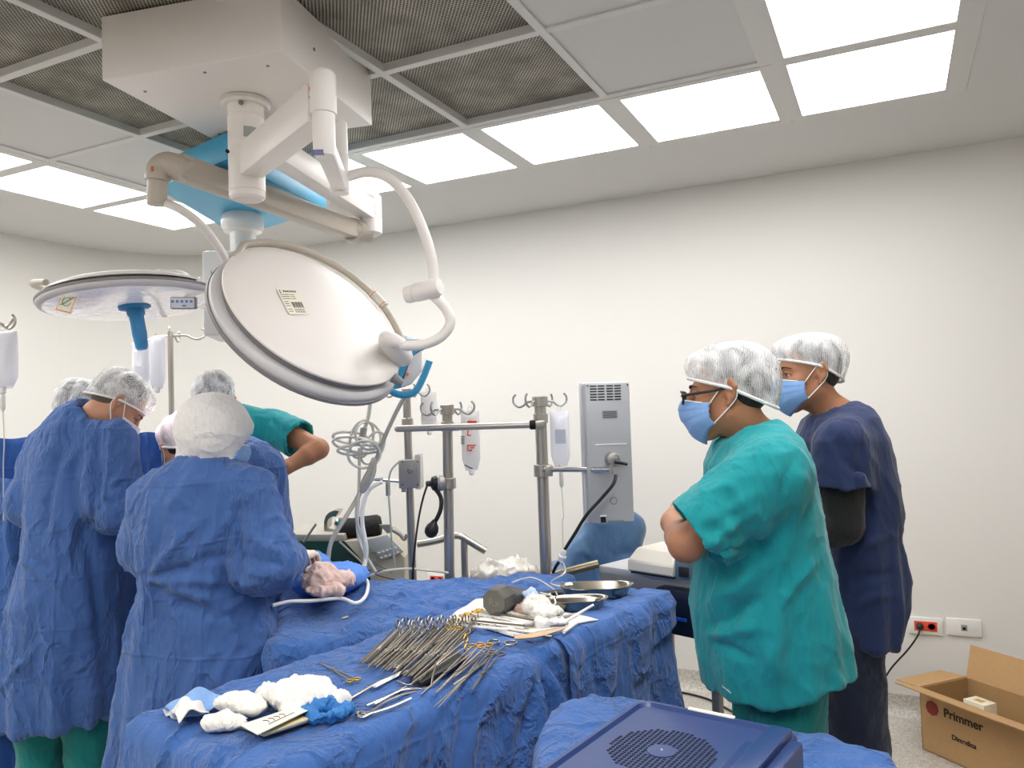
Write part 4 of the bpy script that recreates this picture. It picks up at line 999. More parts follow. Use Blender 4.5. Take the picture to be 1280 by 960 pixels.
rt6, q6, ax6, nb6 = person('person in teal scrub top with glasses, arms folded, standing at right', rows, (910, 491, 2.02, LEFT*.95+F0*.31, .08, .0, .97), arms, leg2(970, 2.02, dirv=F0, z=.9, spread=.085), M_teal, M_teal2, M_skin2, M_cap, top_name='scrub_top', seed=7, folds=folds, amp=.006, top_k=.05,
       cap=True, hair=M_hair, mask=M_mask, short=(.86, .098), sleeve_r=(.088, .08, .06), neck=P(950, 540, 2.02), hemf=hem6, bodyh=.005, clothh=.0065, legr=(.088, .085, .075), feet_dir=LEFT, hem_amp=.004, capkw=dict(puff=.85, back_puff=.02, front=(.096, .05), back=(-.118, -.055), seed=3))
# glasses
gl = []
for g in (-1, 1):
    pts = [Vector(q6(g*.031+g*.024*math.copysign(abs(math.cos(a))**.7, math.cos(a)), .118-.006*abs(math.cos(a)), .0+.016*math.copysign(abs(math.sin(a))**.7, math.sin(a)))) for a in [2*math.pi*i/24 for i in range(24)]]
    gl.append(pts)
gm = MB()
for pts in gl: gm.tube(pts, .003, n=8, closed=True)
gm.tube([q6(-.009, .119, .003), q6(0, .122, .006), q6(.009, .119, .003)], .002, n=8, sub=3)
glo = gm.build('glasses', M_black, rt6, label='black-rimmed glasses')
for g in (-1, 1):
    MB().tube([q6(g*.055, .114, .006), q6(g*.072, .09, .006), q6(g*.078, .03, .008), q6(g*.08, -.005, .012), q6(g*.078, -.022, -.006)], .0022, n=8, sub=4, flat=1.6).build('temple_arm', M_black, glo)
    pts = gl[0 if g < 0 else 1]; MB().prism(pts[::2], Y_ * .0008 if False else ax6[1]*.0008).build('lens', mat('spectacle_lens', (.95, .97, 1, 1), .05, alpha=.15), glo)
lg0 = P(908, 861, 1.785)
top6 = [c for c in rt6.children if c.name.startswith('scrub_top')][0]
def surf(o, x, y):       # first point of a mesh met along the line of sight
    Mi = parent_world(o.parent); inv = Mi.inverted(); og = inv @ EYE; dr = (inv.to_3x3() @ (P(x, y, 1)-EYE)).normalized()
    ok, loc, nn, _ = o.ray_cast(og, dr); return (Mi @ loc, (Mi.to_3x3() @ nn).normalized()) if ok else (P(x, y, 1.8), -FWD)
s1, n1_ = surf(top6, 909, 861); tx_ = (RGT-n1_*RGT.dot(n1_)-Z0*.06).normalized(); ty_ = n1_.cross(tx_)
MB().box(s1+n1_*.001, (.03, .007, .0012), (tx_, ty_, n1_)).build('brand_label', mat('label_teal', rgb(20, 120, 128), .8), rt6, 0)
text('Landau', s1+n1_*.0022, .0095, tx_, ty_, mat('thread_white', rgb(235, 245, 245), .8), rt6)
# 7. man in navy scrubs, far right
rows = [(503, 1048, 1074, 2.5, .06), (511, 1022, 1088, 2.5, .12), (524, 1002, 1098, 2.5, .17), (550, 992, 1110, 2.5, .19), (600, 1008, 1121, 2.5, .185), (640, 1012, 1127, 2.5, .175), (668, 1014, 1124, 2.5, .175), (710, 1016, 1133, 2.5, .18), (750, 1018, 1134, 2.5, .185), (795, 1016, 1122, 2.5, .185)]
arms = [(P(1052, 556, 2.34), P(1052, 655, 2.33), P(965, 690, 2.36), LEFT, -Z0, 1, .6), (P(1050, 556, 2.67), P(1040, 655, 2.7), P(960, 690, 2.55), LEFT, -Z0, -1, .6)]
folds = [(P(1030, 540, 2.3), P(1100, 610, 2.28), .016, -.008), (P(1085, 560, 2.3), P(1090, 680, 2.3), .018, -.011), (P(1060, 700, 2.3), P(1125, 670, 2.3), .014, .009), (P(1060, 730, 2.3), P(1130, 720, 2.3), .014, -.008), (P(1070, 760, 2.3), P(1130, 745, 2.3), .012, .008)]
rt7, q7, ax7, nb7 = person('person in navy scrubs with black undersleeves, standing by the wall at far right', rows, (1009, 468, 2.5, LEFT*.99-F0*.1, .06, 0, .98), arms, leg2(1056, 2.5, dirv=F0, z=.83, spread=.07), M_navy, M_navy2, M_skin2, M_cap, top_name='scrub_top', seed=8, folds=folds, amp=.005,
       cap=True, hair=M_hair, mask=M_mask, short=(.55, .09), sleeve_r=(.082, .08, .06), neck=P(1052, 513, 2.5), bodyh=.005, clothh=.0065, legr=(.088, .088, .075), feet_dir=LEFT, hem_amp=.008, capkw=dict(puff=1.0, back_puff=.03, front=(.096, .055), back=(-.11, -.035), seed=5))
for a in arms:
    Fu = Field(Vector([min(a[0][i], a[1][i], a[2][i]) for i in range(3)])-Vector((.1, .1, .1)), Vector([max(a[0][i], a[1][i], a[2][i]) for i in range(3)])+Vector((.1, .1, .1)), .007)
    Fu.chain([a[0]+(a[1]-a[0])*.3, a[1], a[1]+(a[2]-a[1])*.92], [.066, .062, .042], k=.01)
    field_mesh('undersleeve', Fu, M_under, rt7, cloth_disp(3, .002, sc=(20, 20, 20)))
# ------------------------------------------------------------------ drapes and tables
def drape(name, poly, z, drop, m, parent=None, rad=.03, flare=.05, fold_n=30, fold_a=.02, bumps=(), folds=(), amp=.005, n=260, seed=1, sag=0, dropf=None, label=None, nt=22, ns=34):
    """a cloth laid over a table top: rings run from the middle to the edge, then down the sides"""
    poly = [Vector((p[0], p[1], 0)) for p in poly]; per = []
    Ls = [(poly[(i+1) % len(poly)]-poly[i]).length for i in range(len(poly))]; T = sum(Ls)
    for k in range(n):
        d = T*k/n; i = 0
        while d > Ls[i]: d -= Ls[i]; i += 1
        per.append(poly[i]+(poly[(i+1) % len(poly)]-poly[i])*(d/Ls[i]))
    for _ in range(10): per = [(per[i-1]+per[i]*2+per[(i+1) % n])/4 for i in range(n)]
    c = sum(per, Vector())/n; out = []
    for i in range(n):
        t = (per[(i+1) % n]-per[i-1]).normalized(); o = Vector((t.y, -t.x, 0)); o = o if o.dot(per[i]-c) > 0 else -o; out.append(o)
    rings = []
    ph = [rnd.uniform(0, 6.28) for _ in range(6)]
    for j in range(1, nt+1):
        f = j/nt; rings.append([c+(per[i]-c)*f+Z0*(z) for i in range(n)])
    for j in range(1, ns+1):
        f = j/ns
        r = []
        for i in range(n):
            s_ = T*i/n; dr = drop*(1 if dropf is None else dropf(per[i])); h = dr*f
            if h < rad: a = h/rad*math.pi/2; off = rad*math.sin(a); dz = rad*(1-math.cos(a))
            else: off = rad+flare*(h-rad)/drop; dz = h
            fa = fold_a*min(1, max(0, h-rad)/.35)
            w = math.sin(s_*fold_n+1.8*math.sin(s_*5.1+ph[0])+ph[1])+.5*math.sin(s_*fold_n*.43+ph[2]+h*1.5)
            off += fa*(w if w > -.6 else -.6)
            r.append(per[i]+out[i]*off+Z0*(z-dz))
        rings.append(r)
    V = [c+Z0*z]+[v for r in rings for v in r]; V = np.array([list(v) for v in V]); F = []
    tri = [(0, 1+i, 1+(i+1) % n, 1+(i+1) % n) for i in range(n)]
    for j in range(len(rings)-1):
        b = 1+j*n; d = b+n
        F += [(b+i, d+i, d+(i+1) % n, b+(i+1) % n) for i in range(n)]
    Q = np.array(F)
    N = normals(V, Q); N[0] = (0, 0, 1)
    if (N[1:1+n*nt//2, 2]).sum() < 0: N = -N; N[0] = (0, 0, 1)
    d = cloth_disp(seed, amp, folds, sc=(5, 5, 4))(V, N)
    V = V+N*d[:, None]
    for bc, br, bh in bumps:
        rr = ((V[:, 0]-bc[0])**2+(V[:, 1]-bc[1])**2)/br**2; V[:, 2] += bh*np.exp(-rr)
    me = bpy.data.meshes.new(name); me.from_pydata([tuple(v) for v in V], [], [tuple(t[:3]) for t in tri]+[tuple(q) for q in F])
    bm = bmesh.new(); bm.from_mesh(me); bmesh.ops.recalc_face_normals(bm, faces=bm.faces); bm.to_mesh(me); bm.free()
    return finish(name, me, m, parent, 180, solid=.002, label=label)
def table_under(poly, z, label, cat='table', name='instrument_table'):
    """steel table hidden under its drape: top, legs, castors"""
    c = sum((Vector((p[0], p[1], 0)) for p in poly), Vector())/len(poly)
    t = thing(name, c, label, cat)
    ins = [c+(Vector((p[0], p[1], 0))-c)*.94 for p in poly]
    MB().prism([p+Z0*(z-.045) for p in ins], Z0*.03).build('tabletop', M_steel, t)
    for p in (ins if len(ins) == 4 else [ins[i] for i in (0, 1, 3, 4)]):
        q_ = c+(p-c)*.9; MB().cyl(q_+Z0*.07, q_+Z0*(z-.04), .014, n=12).build('leg', M_steel, t); MB().lathe(q_+Z0*.0, Z0, [(.012, .03), (.012, .09)]).build('castor_stem', M_black, t); MB().ball(q_+Z0*.03, .03, 14).build('castor', M_black, t)
    return t
ZT = .92
A = PZ(173, 897, ZT); B = PZ(330, 968, ZT); Nn = PZ(664, 813, ZT); Mm = A+(Nn-B)*1.0
C = PZ(826, 742, ZT); Dd = Mm+(C-Nn)*.98
tdir = (Nn-B).normalized(); tn = Vector((-tdir.y, tdir.x, 0))
poly1 = [A, B, C, Dd]
dn = Vector((0, 0, -1)); nr = tn if tn.dot(Nn-A) > 0 else -tn          # nr: toward the camera side of the table
def fold_dn(o, sx, dz, w_, h_, z0=0): return (o+nr*.03+Z0*z0, o+tdir*sx+nr*.075-Z0*dz, w_, h_)
folds = [fold_dn(Nn, .03, .6, .03, -.055, .0), fold_dn(Nn, -.12, .5, .02, .03), fold_dn(Nn, .14, .42, .022, .03), fold_dn(Nn, -.24, .35, .02, -.02), fold_dn(Nn, .24, .3, .02, -.02), (Nn-nr*.06, Nn+nr*.03, .02, -.012),
         fold_dn(Nn, -.36, .3, .02, .018), fold_dn(A+(B-A)*.9+tdir*.45, .2, .25, .02, .016), fold_dn(A+(B-A)+tdir*.55, -.15, .3, .02, -.018), fold_dn(B+tdir*.75, -.4, .22, .02, .016),
         (A+Z0*-.01, A-tdir*.06-Z0*.35, .02, .018), ((A*.6+B*.4), (A*.6+B*.4)-tdir*.08-Z0*.4, .02, -.018), (A*.3+B*.7, A*.3+B*.7-tdir*.08-Z0*.4, .02, .018)]
t1 = table_under(poly1, ZT, 'long instrument table under blue drapes in front, covered with clamps, gauze and dishes')
t2_ = t1
drape('blue_drape', poly1, ZT, .74, M_drape, t1, rad=.025, flare=.06, fold_n=19, fold_a=.018, folds=folds, amp=.007, seed=2, n=420)
# loose over-drape with a dipping hem on the right-hand table's near side
def overdrape():
    n0, n1 = Nn+tdir*.1, C+tdir*.02; outn = nr
    def fn(u, v):
        p = n0+(n1-n0)*u; h = .05+.165*(1-abs(2*u-.75)**1.6*.55)+.02*math.sin(u*13)
        s_ = v*(h+.1)
        if s_ < .1: q = p-outn*(.1-s_)+outn*.028+Z0*.008
        else: q = p+outn*(.030+.05*min(1, (s_-.1)/.03)*.4+.012*math.sin(u*21+2*v)*v)-Z0*(s_-.1)
        return Vector((q.x, q.y, ZT+q.z-p.z))
    mb = MB(); mb.grid(fn, 60, 30)
    me = bpy.data.meshes.new('over_drape'); mb.bm.to_mesh(me); mb.bm.free()
    V = np.empty(len(me.vertices)*3); me.vertices.foreach_get('co', V); V = V.reshape(-1, 3); N = np.tile(np.array(list(outn)), (len(V), 1))
    V = V+N*(cloth_disp(12, .006, sc=(9, 9, 9))(V, N)[:, None]); me.vertices.foreach_set('co', V.astype(np.float32).ravel())
    return finish('over_drape', me, M_drape, t2_, 180, solid=.002)
overdrape()
# patient under drapes
ZP = .93
polyp = [PZ(366, 806, ZP), PZ(425, 803, ZP), PZ(552, 766, ZP), PZ(690, 723, ZP), PZ(715, 716, ZP), PZ(600, 722, ZP), PZ(540, 727, ZP), PZ(372, 722, ZP)]
for i in (0, 1, 2): polyp[i] = polyp[i]-nr*.06
pt_ = table_under(polyp, ZP, 'operating table with the patient covered by blue drapes, behind the instrument table', 'operating table', 'operating_table')
bumps = [(PZ(400, 745, ZP), .13, .035), (PZ(455, 745, ZP), .12, .02), (PZ(560, 740, ZP), .12, .01)]
folds = [(PZ(420, 800, ZP), PZ(500, 760, ZP), .022, .028), (PZ(432, 806, ZP), PZ(480, 772, ZP), .02, -.024), (PZ(480, 765, ZP), PZ(560, 762, ZP), .02, .016), (PZ(500, 750, ZP), PZ(580, 735, ZP), .022, .020), (PZ(510, 760, ZP), PZ(570, 745, ZP), .016, -.018), (PZ(575, 738, ZP), PZ(560, 760, ZP), .012, .016), (PZ(590, 735, ZP), PZ(585, 755, ZP), .012, -.014), (PZ(450, 735, ZP), PZ(470, 765, ZP), .016, .012)]
drape('patient_drape', polyp, ZP, .75, M_drape, pt_, rad=.04, flare=.03, fold_n=17, fold_a=.015, folds=folds, bumps=bumps, amp=.012, seed=8)
# screen drape between the surgeons and the far side
def hanging(name, a, b, zt_, zb_, m, label, cat, wave=.03, nw=9, seed=3, bulge=0, top=None):
    a, b = Vector(a), Vector(b); d = (b-a); L_ = d.length; d.normalize(); n = Vector((d.y, -d.x, 0)); n = n if n.dot(-FWD) > 0 else -n
    def fn(u, v):
        zt2 = zt_(u) if callable(zt_) else zt_
        p = a+d*(L_*u); off = wave*(.3+.7*v)*(math.sin(u*nw*2*math.pi+2*math.sin(u*7))+.4*math.sin(u*nw*5+v*3))+bulge*math.sin(math.pi*v)**2
        return Vector((p.x, p.y, zt2+(zb_-zt2)*v))+n*off
    mb = MB(); mb.grid(fn, 120, 50); me = bpy.data.meshes.new(name); mb.bm.to_mesh(me); mb.bm.free()
    V = np.empty(len(me.vertices)*3); me.vertices.foreach_get('co', V); V = V.reshape(-1, 3); N = np.tile(np.array(list(n)), (len(V), 1))
    V = V+N*(cloth_disp(seed, .012, sc=(5, 5, 5))(V, N)[:, None]); me.vertices.foreach_set('co', V.astype(np.float32).ravel())
    o = finish(name, me, m, None, 180, solid=.002); tag(o, label, cat); return o
ca, cb = P(-70, 600, 3.28), P(236, 600, 3.32)
za = P(0, 545, 3.28).z; zb2 = P(225, 538, 3.32).z
so = hanging('screen_drape', ca, cb, lambda u: za+(zb2-za)*u-.012*math.sin(math.pi*u)+.004*math.sin(u*40), .03, M_drape_dk, 'deep blue screen drape hung behind the tall gowned person at left', 'drape', wave=.022, nw=5)
rod0, rod1 = Vector((ca.x, ca.y, za)), Vector((cb.x, cb.y, zb2))
# lighter sheet lower at the left edge, in front of the screen
s2 = hanging('blue_sheet', P(-60, 700, 3.16), P(40, 700, 3.18), lambda u: P(0, 592, 3.17).z-.03*u, .35, M_drape, 'lighter blue sheet hanging at the left frame edge, below the screen drape', 'drape', wave=.018, nw=2, seed=6, bulge=.0)

# trolley with the storage box in the right foreground
Z3 = .85
poly3 = [PZ(706, 884, Z3), PZ(760, 872, Z3), PZ(1092, 938, Z3), PZ(1250, 1180, Z3), PZ(620, 1160, Z3)]
t3 = table_under(poly3, Z3, 'trolley under a blue drape in the right foreground, carrying the blue-lidded box', 'trolley', 'draped_trolley')
drape('blue_drape', poly3, Z3, .6, M_drape, t3, rad=.04, flare=.07, fold_n=14, fold_a=.02, amp=.008, seed=11,
      folds=[(PZ(740, 876, Z3), PZ(700, 950, .7), .02, .012), (PZ(1040, 915, Z3), PZ(1010, 960, Z3), .02, .01)])
ZL = 1.02
k0 = PZ(801, 873, ZL); k1 = PZ(1004, 909, ZL); bx = (k1-k0); bw = bx.length; bx.normalize(); ev = (PZ(660, 960, ZL)-k0).normalized(); by = Vector((bx.y, -bx.x, 0))
if by.dot(-FWD) < 0: by = -by
by = (by+ev*1.4).normalized(); bx2 = Vector((-by.y, by.x, 0)); bx = bx2 if bx2.dot(bx) > 0 else -bx2
bl_ = .42
bc = k0+bx*bw/2+by*bl_/2
box = thing('storage_box', Vector((bc.x, bc.y, Z3)), 'clear plastic storage box with dark blue lid and round perforated patch, right foreground', 'storage box')
M_lid = mat('lid_blue', rgb(20, 50, 106), .4, coat=.2, bump=.03, bscale=30)
def bp_(u, v, z): q = k0+bx*(bw*u)+by*(bl_*v); return Vector((q.x, q.y, z))
mb = MB()
ins = .02/bw
mb.box(bc*1+Z0*(0), (0.001, .001, .001)) if False else None
def rrect(inset, z, r=.03, n=6):
    pts = []
    hw_, hl_ = bw/2-inset, bl_/2-inset
    for cx_, cy_, a0 in ((hw_-r, hl_-r, 0), (-hw_+r, hl_-r, 90), (-hw_+r, -hl_+r, 180), (hw_-r, -hl_+r, 270)):
        for i in range(n+1):
            a = math.radians(a0+90*i/n); p = bx*(cx_+r*math.cos(a))+by*(cy_+r*math.sin(a)); pts.append(Vector((bc.x+p.x, bc.y+p.y, z)))
    return pts
def loops(mb, L_, cap=True):
    mb.skin([[mb.bm.verts.new(p) for p in l] for l in L_], cap); return mb
loops(MB(), [rrect(.004, ZL-.035, .028), rrect(-.002, ZL-.03, .03), rrect(-.002, ZL-.004, .03), rrect(.001, ZL, .03), rrect(.008, ZL, .026), rrect(.013, ZL-.006, .024), rrect(.03, ZL-.0065, .02)]).build('lid', M_lid, box)
loops(MB(), [rrect(.035, Z3+.004, .03), rrect(.012, ZL-.034, .03)]).build('box_body', mat('clear_tub', rgb(208, 214, 222), .25, alpha=.75), box)
# raised rib down the right-hand side and clip handles
ribz = ZL-.004
for k, (u0, u1, v0, v1, h) in enumerate(((.86, .985, .06, .9, .017), (.78, .86, .2, .9, .007))):
    MB().prism([bp_(u0, v0, ribz), bp_(u1, v0, ribz), bp_(u1, v1, ribz), bp_(u0, v1, ribz)], Z0*h, bev=.004).build('lid_ridge', M_lid, box)
for g in (1,):
    u = 1.0; o = bx*(.012 if g else -.012)
    MB().prism([bp_(u, .12, ZL-.055)+o*0, bp_(u, .12, ZL-.055)+o*1.6, bp_(u, .62, ZL-.055)+o*1.6, bp_(u, .62, ZL-.055)], Z0*.06, bev=.005).build('clip_handle', M_lid, box)
# perforated round patch: raised ribs between dark holes
pc_ = PZ(827, 934, ZL); rad_ = .085
mb = MB(); mh = MB(); st = .0082; kx_ = int(rad_/st)+1
for i in range(-kx_, kx_+1):
    for j in range(-kx_, kx_+1):
        dx, dy = i*st, j*st; r = math.hypot(dx, dy)
        if r < rad_ and r > .024: c_ = pc_+bx*dx+by*dy; mh.box(Vector((c_.x, c_.y, ZL-.0062)), (.0047, .0047, .0012), (bx, by, Z0))
mh.build('perforations', mat('hole_dark', rgb(8, 14, 34), .8), box, 0, kind='stuff')
MB().lathe(Vector((pc_.x, pc_.y, 0)), Z0, [(.023, ZL-.0068), (.023, ZL-.0052), (.004, ZL-.0046)], n=40).build('center_disc', M_lid, box)
MB().ball(Vector((pc_.x, pc_.y, ZL-.004)), .0018, 8).build('white_dot', M_white, box)
q_ = bp_(.34, -.004, ZL+.001)
MB().prism([bp_(.33, -.006, ZL-.008), bp_(.62, -.006, ZL-.008), bp_(.62, .016, ZL-.008), bp_(.33, .016, ZL-.008)], Z0*.0105, bev=.001).build('edge_label', M_paper, box)
# ------------------------------------------------------------------ stands, bags, monitor
def bag_mat(name, col, alpha): return mat(name, col, .12, alpha=alpha, bump=.4, bscale=24, coat=.5)
M_bag = bag_mat('infusion_bag_film', rgb(238, 238, 246), .62); M_tube = mat('clear_tubing', rgb(226, 224, 214), .15, alpha=.8, coat=.6); M_tubeg = mat('clear_tubing_grey', rgb(176, 174, 166), .15, alpha=.85, coat=.6)
def pole(x, ytop, D, r, xb=None, z0=.02):
    t = P(x, ytop, D); return t, Vector((t.x, t.y, z0))
def hooks(parent, c, dirs, L_=.07, r=.0035, m=None):
    for a, l in dirs:
        d = R0*math.cos(a)+F0*math.sin(a)
        MB().tube([c, c+d*l*.45, c+d*l*.62-Z0*.014, c+d*l*.8-Z0*.02, c+d*l*.98-Z0*.004, c+d*l+Z0*.018, c+d*l*.9+Z0*.032], r, n=8, sub=5).build('hook', m or M_steel, parent)
# stand behind the surgeons
pt3, pb3 = pole(213, 416, 3.9, .014)
iv = thing('infusion_stand', pb3, 'thin steel infusion stand with four bent hooks behind the surgeons', 'infusion stand')
MB().cyl(pb3, pt3+Z0*.005, .0135, n=16).build('pole', M_steel, iv)
hooks(iv, P(213, 420, 3.9), [(0.05, .17), (math.pi-.1, .17), (1.6, .12), (-1.2, .13)], r=.0045)
for k in range(5):
    a = k*2*math.pi/5; d = Vector((math.cos(a), math.sin(a), 0)); MB().beam(pb3+Z0*.08, pb3+d*.25+Z0*.05, .03, .02, bev=.004).build('leg', M_steel, iv); MB().ball(pb3+d*.25+Z0*.026, .025, 12).build('castor', M_black, iv)
def iv_bag(x0, x1, y0, y1, D, label, ang=0, chamber=True, m=None, tube_to=None, group=None, th=.028):
    c = P((x0+x1)/2, (y0+y1)/2, D); wd = S(x1-x0, D)/2; ht = S(y1-y0, D)/2
    t = thing('infusion_bag', c-Z0*ht, label, 'infusion bag', group)
    X = R0*math.cos(ang)+F0*math.sin(ang); Yv = Z0.cross(X)
    def fn(u, v):
        a = v*2*math.pi; zz_ = -1+2*u; e = (1-abs(zz_)**5)**.5 if abs(zz_) < 1 else 0
        nar = 1 if zz_ > -.6 else 1-.35*((-.6-zz_)/.4)
        return c+X*(wd*nar*math.copysign(abs(math.cos(a))**.7, math.cos(a)))+Yv*(th*e*math.sin(a)*(.6+.4*math.sin((1-zz_)*1.6)))+Z0*(ht*zz_)
    MB().grid(fn, 20, 24, wrap=True).build('bag', m or M_bag, t, 180)
    MB().tube([c+Z0*ht, c+Z0*(ht+.008)+X*.01, c+Z0*(ht+.02), c+Z0*(ht+.008)-X*.01, c+Z0*ht], .0018, n=6, sub=4).build('hanger_loop', M_tube, t)
    b_ = c-Z0*ht
    MB().lathe(b_, -Z0, [(.009, -.01), (.012, .0), (.012, .015), (.006, .02)], n=14).build('port', M_white, t)
    if chamber:
        MB().lathe(b_, -Z0, [(.004, .02), (.0085, .028), (.009, .075), (.004, .085)], n=14).build('drip_chamber', M_tube, t)
        e_ = tube_to or (b_-Z0*.5)
        MB().tube([b_-Z0*.085, b_-Z0*.2+X*.004, (b_+Vector(e_))/2-Z0*.05, Vector(e_)], .002, n=6, sub=6).build('drip_line', M_tube, t)
    return t, c, X, Yv, wd, ht
iv_bag(187, 206, 421, 486, 3.88, 'slim clear infusion bag on the left hook of the thin stand', chamber=False)
iv_bag(166, 186, 428, 482, 3.88, 'cloudy infusion bag just below the blue lamp grip, behind the bowed head', chamber=False, ang=.3)
# bag cut by the left edge
hs = P(-14, 405, 3.0); hb = Vector((hs.x, hs.y, .02))
ivs = thing('infusion_stand', hb, 'infusion stand at the left edge, only a hook in the picture', 'infusion stand')
MB().cyl(hb, hs, .012, n=14).build('pole', M_steel, ivs); hooks(ivs, hs, [(.0, .1), (math.pi, .1)], r=.005)
MB().tube([P(-2, 402, 3.0), P(5, 408, 3.0), P(11, 406, 3.0), P(17, 398, 3.0)], .005, n=8, sub=5).build('hook', M_steel, ivs)
MB().lathe(hb, Z0, [(.2, .0), (.2, .02), (.03, .05), (.012, .1)]).build('base', M_steel, ivs)
tb = iv_bag(-14, 20, 414, 486, 3.0, 'crumpled full infusion bag hanging at the left frame edge', ang=.2, th=.05)
def clamp(parent, c, r, h, name='pole_clamp', m=None):
    MB().lathe(c-Z0*h/2, Z0, [(r*.9, 0), (r, .002), (r, h-.002), (r*.9, h)], n=20).build(name, m or M_steel, parent)
# three stout poles of the operating table with their cross bar
DB_, DC_, DA_ = 3.2, 3.2, 3.42
def stout(x, y, D, r, label, xb):
    t = P(x, y, D); b = P(xb, 725, D); d = (b-t); b2_ = t+d*((t.z-.04)/(t.z-b.z))
    o = thing('table_pole', Vector((b2_.x, b2_.y, 0)), label, 'pole')
    MB().cyl(b2_, t, r, n=24).build('pole', M_steel, o)
    MB().lathe(Vector((b2_.x, b2_.y, 0)), Z0, [(.14, 0), (.14, .02), (.04, .04), (.03, .06)]).build('floor_plate', M_steel, o)
    return o, (lambda yy: t+d*((yy-y)/(725-y)))
pa, fa = stout(508, 490, DA_, .0175, 'steel pole nearest the surgeons, carrying the grey control box', 516)
pbb, fb = stout(559, 512, DB_, .021, 'middle steel pole with black plug and hooked top', 562)
pcc, fc_ = stout(675, 503, DC_, .024, 'right steel pole whose side arm holds the monitor', 683)
for o, f_, x, y, D, r in ((pbb, fb, 559, 508, DB_, .021), (pcc, fc_, 675, 498, DC_, .024)):
    c = f_(y+4); clamp(o, c, r*1.35, .042, 'hook_head'); clamp(o, f_(y+15), r*.7, .03, 'neck'); clamp(o, f_(y+25), r*1.25, .04, 'collar')
    hooks(o, c, [(.15, .11), (math.pi-.15, .11), (.9, .085), (math.pi+.8, .085)], r=.0045, m=M_gray)
c = fa(490); hooks(pa, c, [(.1, .1), (math.pi-.1, .1), (1.1, .08), (-.9, .07)], r=.004, m=M_gray); clamp(pa, c, .02, .03, 'hook_head'); clamp(pa, fa(527), .025, .03, 'collar')
cb0, cb1 = P(497, 536, DB_-.06), P(668, 531, DC_-.06)
cross = thing('cross_bar', cb0, 'horizontal steel bar joining the three table poles', 'steel bar')
MB().cyl(cb0, cb1, .0135, n=20).build('bar', M_steel, cross); MB().ball(cb0, .0135, 14).build('end_cap', M_steel, cross)
MB().lathe(cb1, cb1-cb0, [(.014, -.02), (.019, -.015), (.019, .004), (.012, .005), (.011, -.006), (.002, -.007)], n=20).build('end_socket', M_dark, cross)
MB().box(P(673, 531, DC_-.045), (.05, .03, .035), (R0, F0, Z0), bev=.004).build('clamp_block', M_steel, cross)
MB().box(P(568, 534, DB_-.045), (.045, .03, .03), (R0, F0, Z0), bev=.004).build('clamp_block', M_steel, cross)
# bags on those poles
t_, c_, X_, Y2, wd, ht = iv_bag(688, 712, 514, 583, DC_, 'clear full infusion bag between the right pole and the monitor', tube_to=P(704, 690, DC_))
MB().box(c_-Y2*(-.0)-F0*.03+Z0*.01, (wd*1.1, .001, ht*.5), (R0, F0, Z0)).build('bag_print', mat('faded_blue_print', rgb(180, 192, 212), .7, alpha=.35), t_)
t_, c_, X_, Y2, wd, ht = iv_bag(577, 600, 514, 588, DB_+.12, 'infusion bag with red printed frames, right of the middle pole', m=bag_mat('white_film', rgb(240, 238, 236), .7), chamber=False, th=.012)
mb = MB(); fx = lambda x, y: P(x, y, DB_+.10)
def rbar(x0, y0, x1, y1): mb.prism([fx(x0, y0), fx(x1, y0), fx(x1, y1), fx(x0, y1)], F0*.0008)
for r_4 in ((584, 526, 596, 529.5), (584, 538, 585.5, 545), (584, 543.5, 589, 545), (584, 556, 585.5, 564), (584, 556, 595, 557.5), (588, 559, 593, 560.5), (586, 562, 590, 564)): rbar(*r_4)
mb.build('red_print', M_red, t_, 0)
mb = MB()
for k in range(5): rbar(576, 545+2.2*k, 580.5, 546.2+2.2*k)
mb.build('grey_print', M_ink, t_, 0); MB().tube([P(581, 581, DB_), P(586, 584, DB_), P(591, 586, DB_)], .003, n=6).build('tube_clip', M_ink, t_)
t_, c_, X_, Y2, wd, ht = iv_bag(526, 546, 490, 538, DA_+.1, 'pale infusion bag with grey print behind the left-hand pole hooks', chamber=False, th=.014, m=bag_mat('white_film', rgb(240, 238, 236), .7))
mb = MB()
for i in range(5):
    for j in range(4): q = P(528+4*i, 516+3*j, DA_+.08); mb.box(q, (.009, .001, .003), (R0, F0, Z0))
mb.build('grey_print', mat('pale_print', rgb(170, 172, 176), .7), t_, 0)
# control box on the left pole
cbx = thing('control_box', P(513, 606, DA_-.06), 'small grey control box with round dial clamped to the left pole', 'control box')
MB().box(P(512, 592, DA_-.07), (S(24, DA_), .07, S(34, DA_)), (R0, F0, Z0), bev=.003).build('body', M_gray, cbx)
MB().box(P(524, 589, DA_-.05), (S(7, DA_), .1, S(42, DA_)), (R0, F0, Z0), bev=.003).build('side_plate', mat('clear_acrylic', rgb(200, 198, 192), .15, alpha=.7), cbx)
MB().lathe(P(513, 588, DA_-.108), -F0, [(.012, -.004), (.012, .006), (.009, .01), (.002, .01)], n=20).build('dial', M_graypl, cbx)
for x, y in ((503, 577), (522, 577), (503, 606), (522, 606)): MB().cyl(P(x, y, DA_-.104), P(x, y, DA_-.110), .003, n=8).build('screw', M_dark, cbx)
MB().box(P(505, 612, DA_-.07), (.02, .03, .02), (R0, F0, Z0), bev=.002).build('bracket', M_steel, cbx)
# manometer stub to the left of the box
mn = thing('pipe_fitting', P(470, 606, DA_-.05), 'chrome pipe fitting with white tap sticking out left of the control box', 'pipe fitting')
MB().tube([P(466, 599, DA_-.08), P(500, 602, DA_-.07)], .006, n=10).build('stub_pipe', M_chrome, mn)
MB().box(P(472, 598, DA_-.08), (.05, .02, .012), (R0, F0, Z0), bev=.004).build('tap', M_white, mn); MB().box(P(485, 611, DA_-.08), (.018, .02, .06), (R0, F0, Z0), bev=.003).build('trap', M_gray, mn)
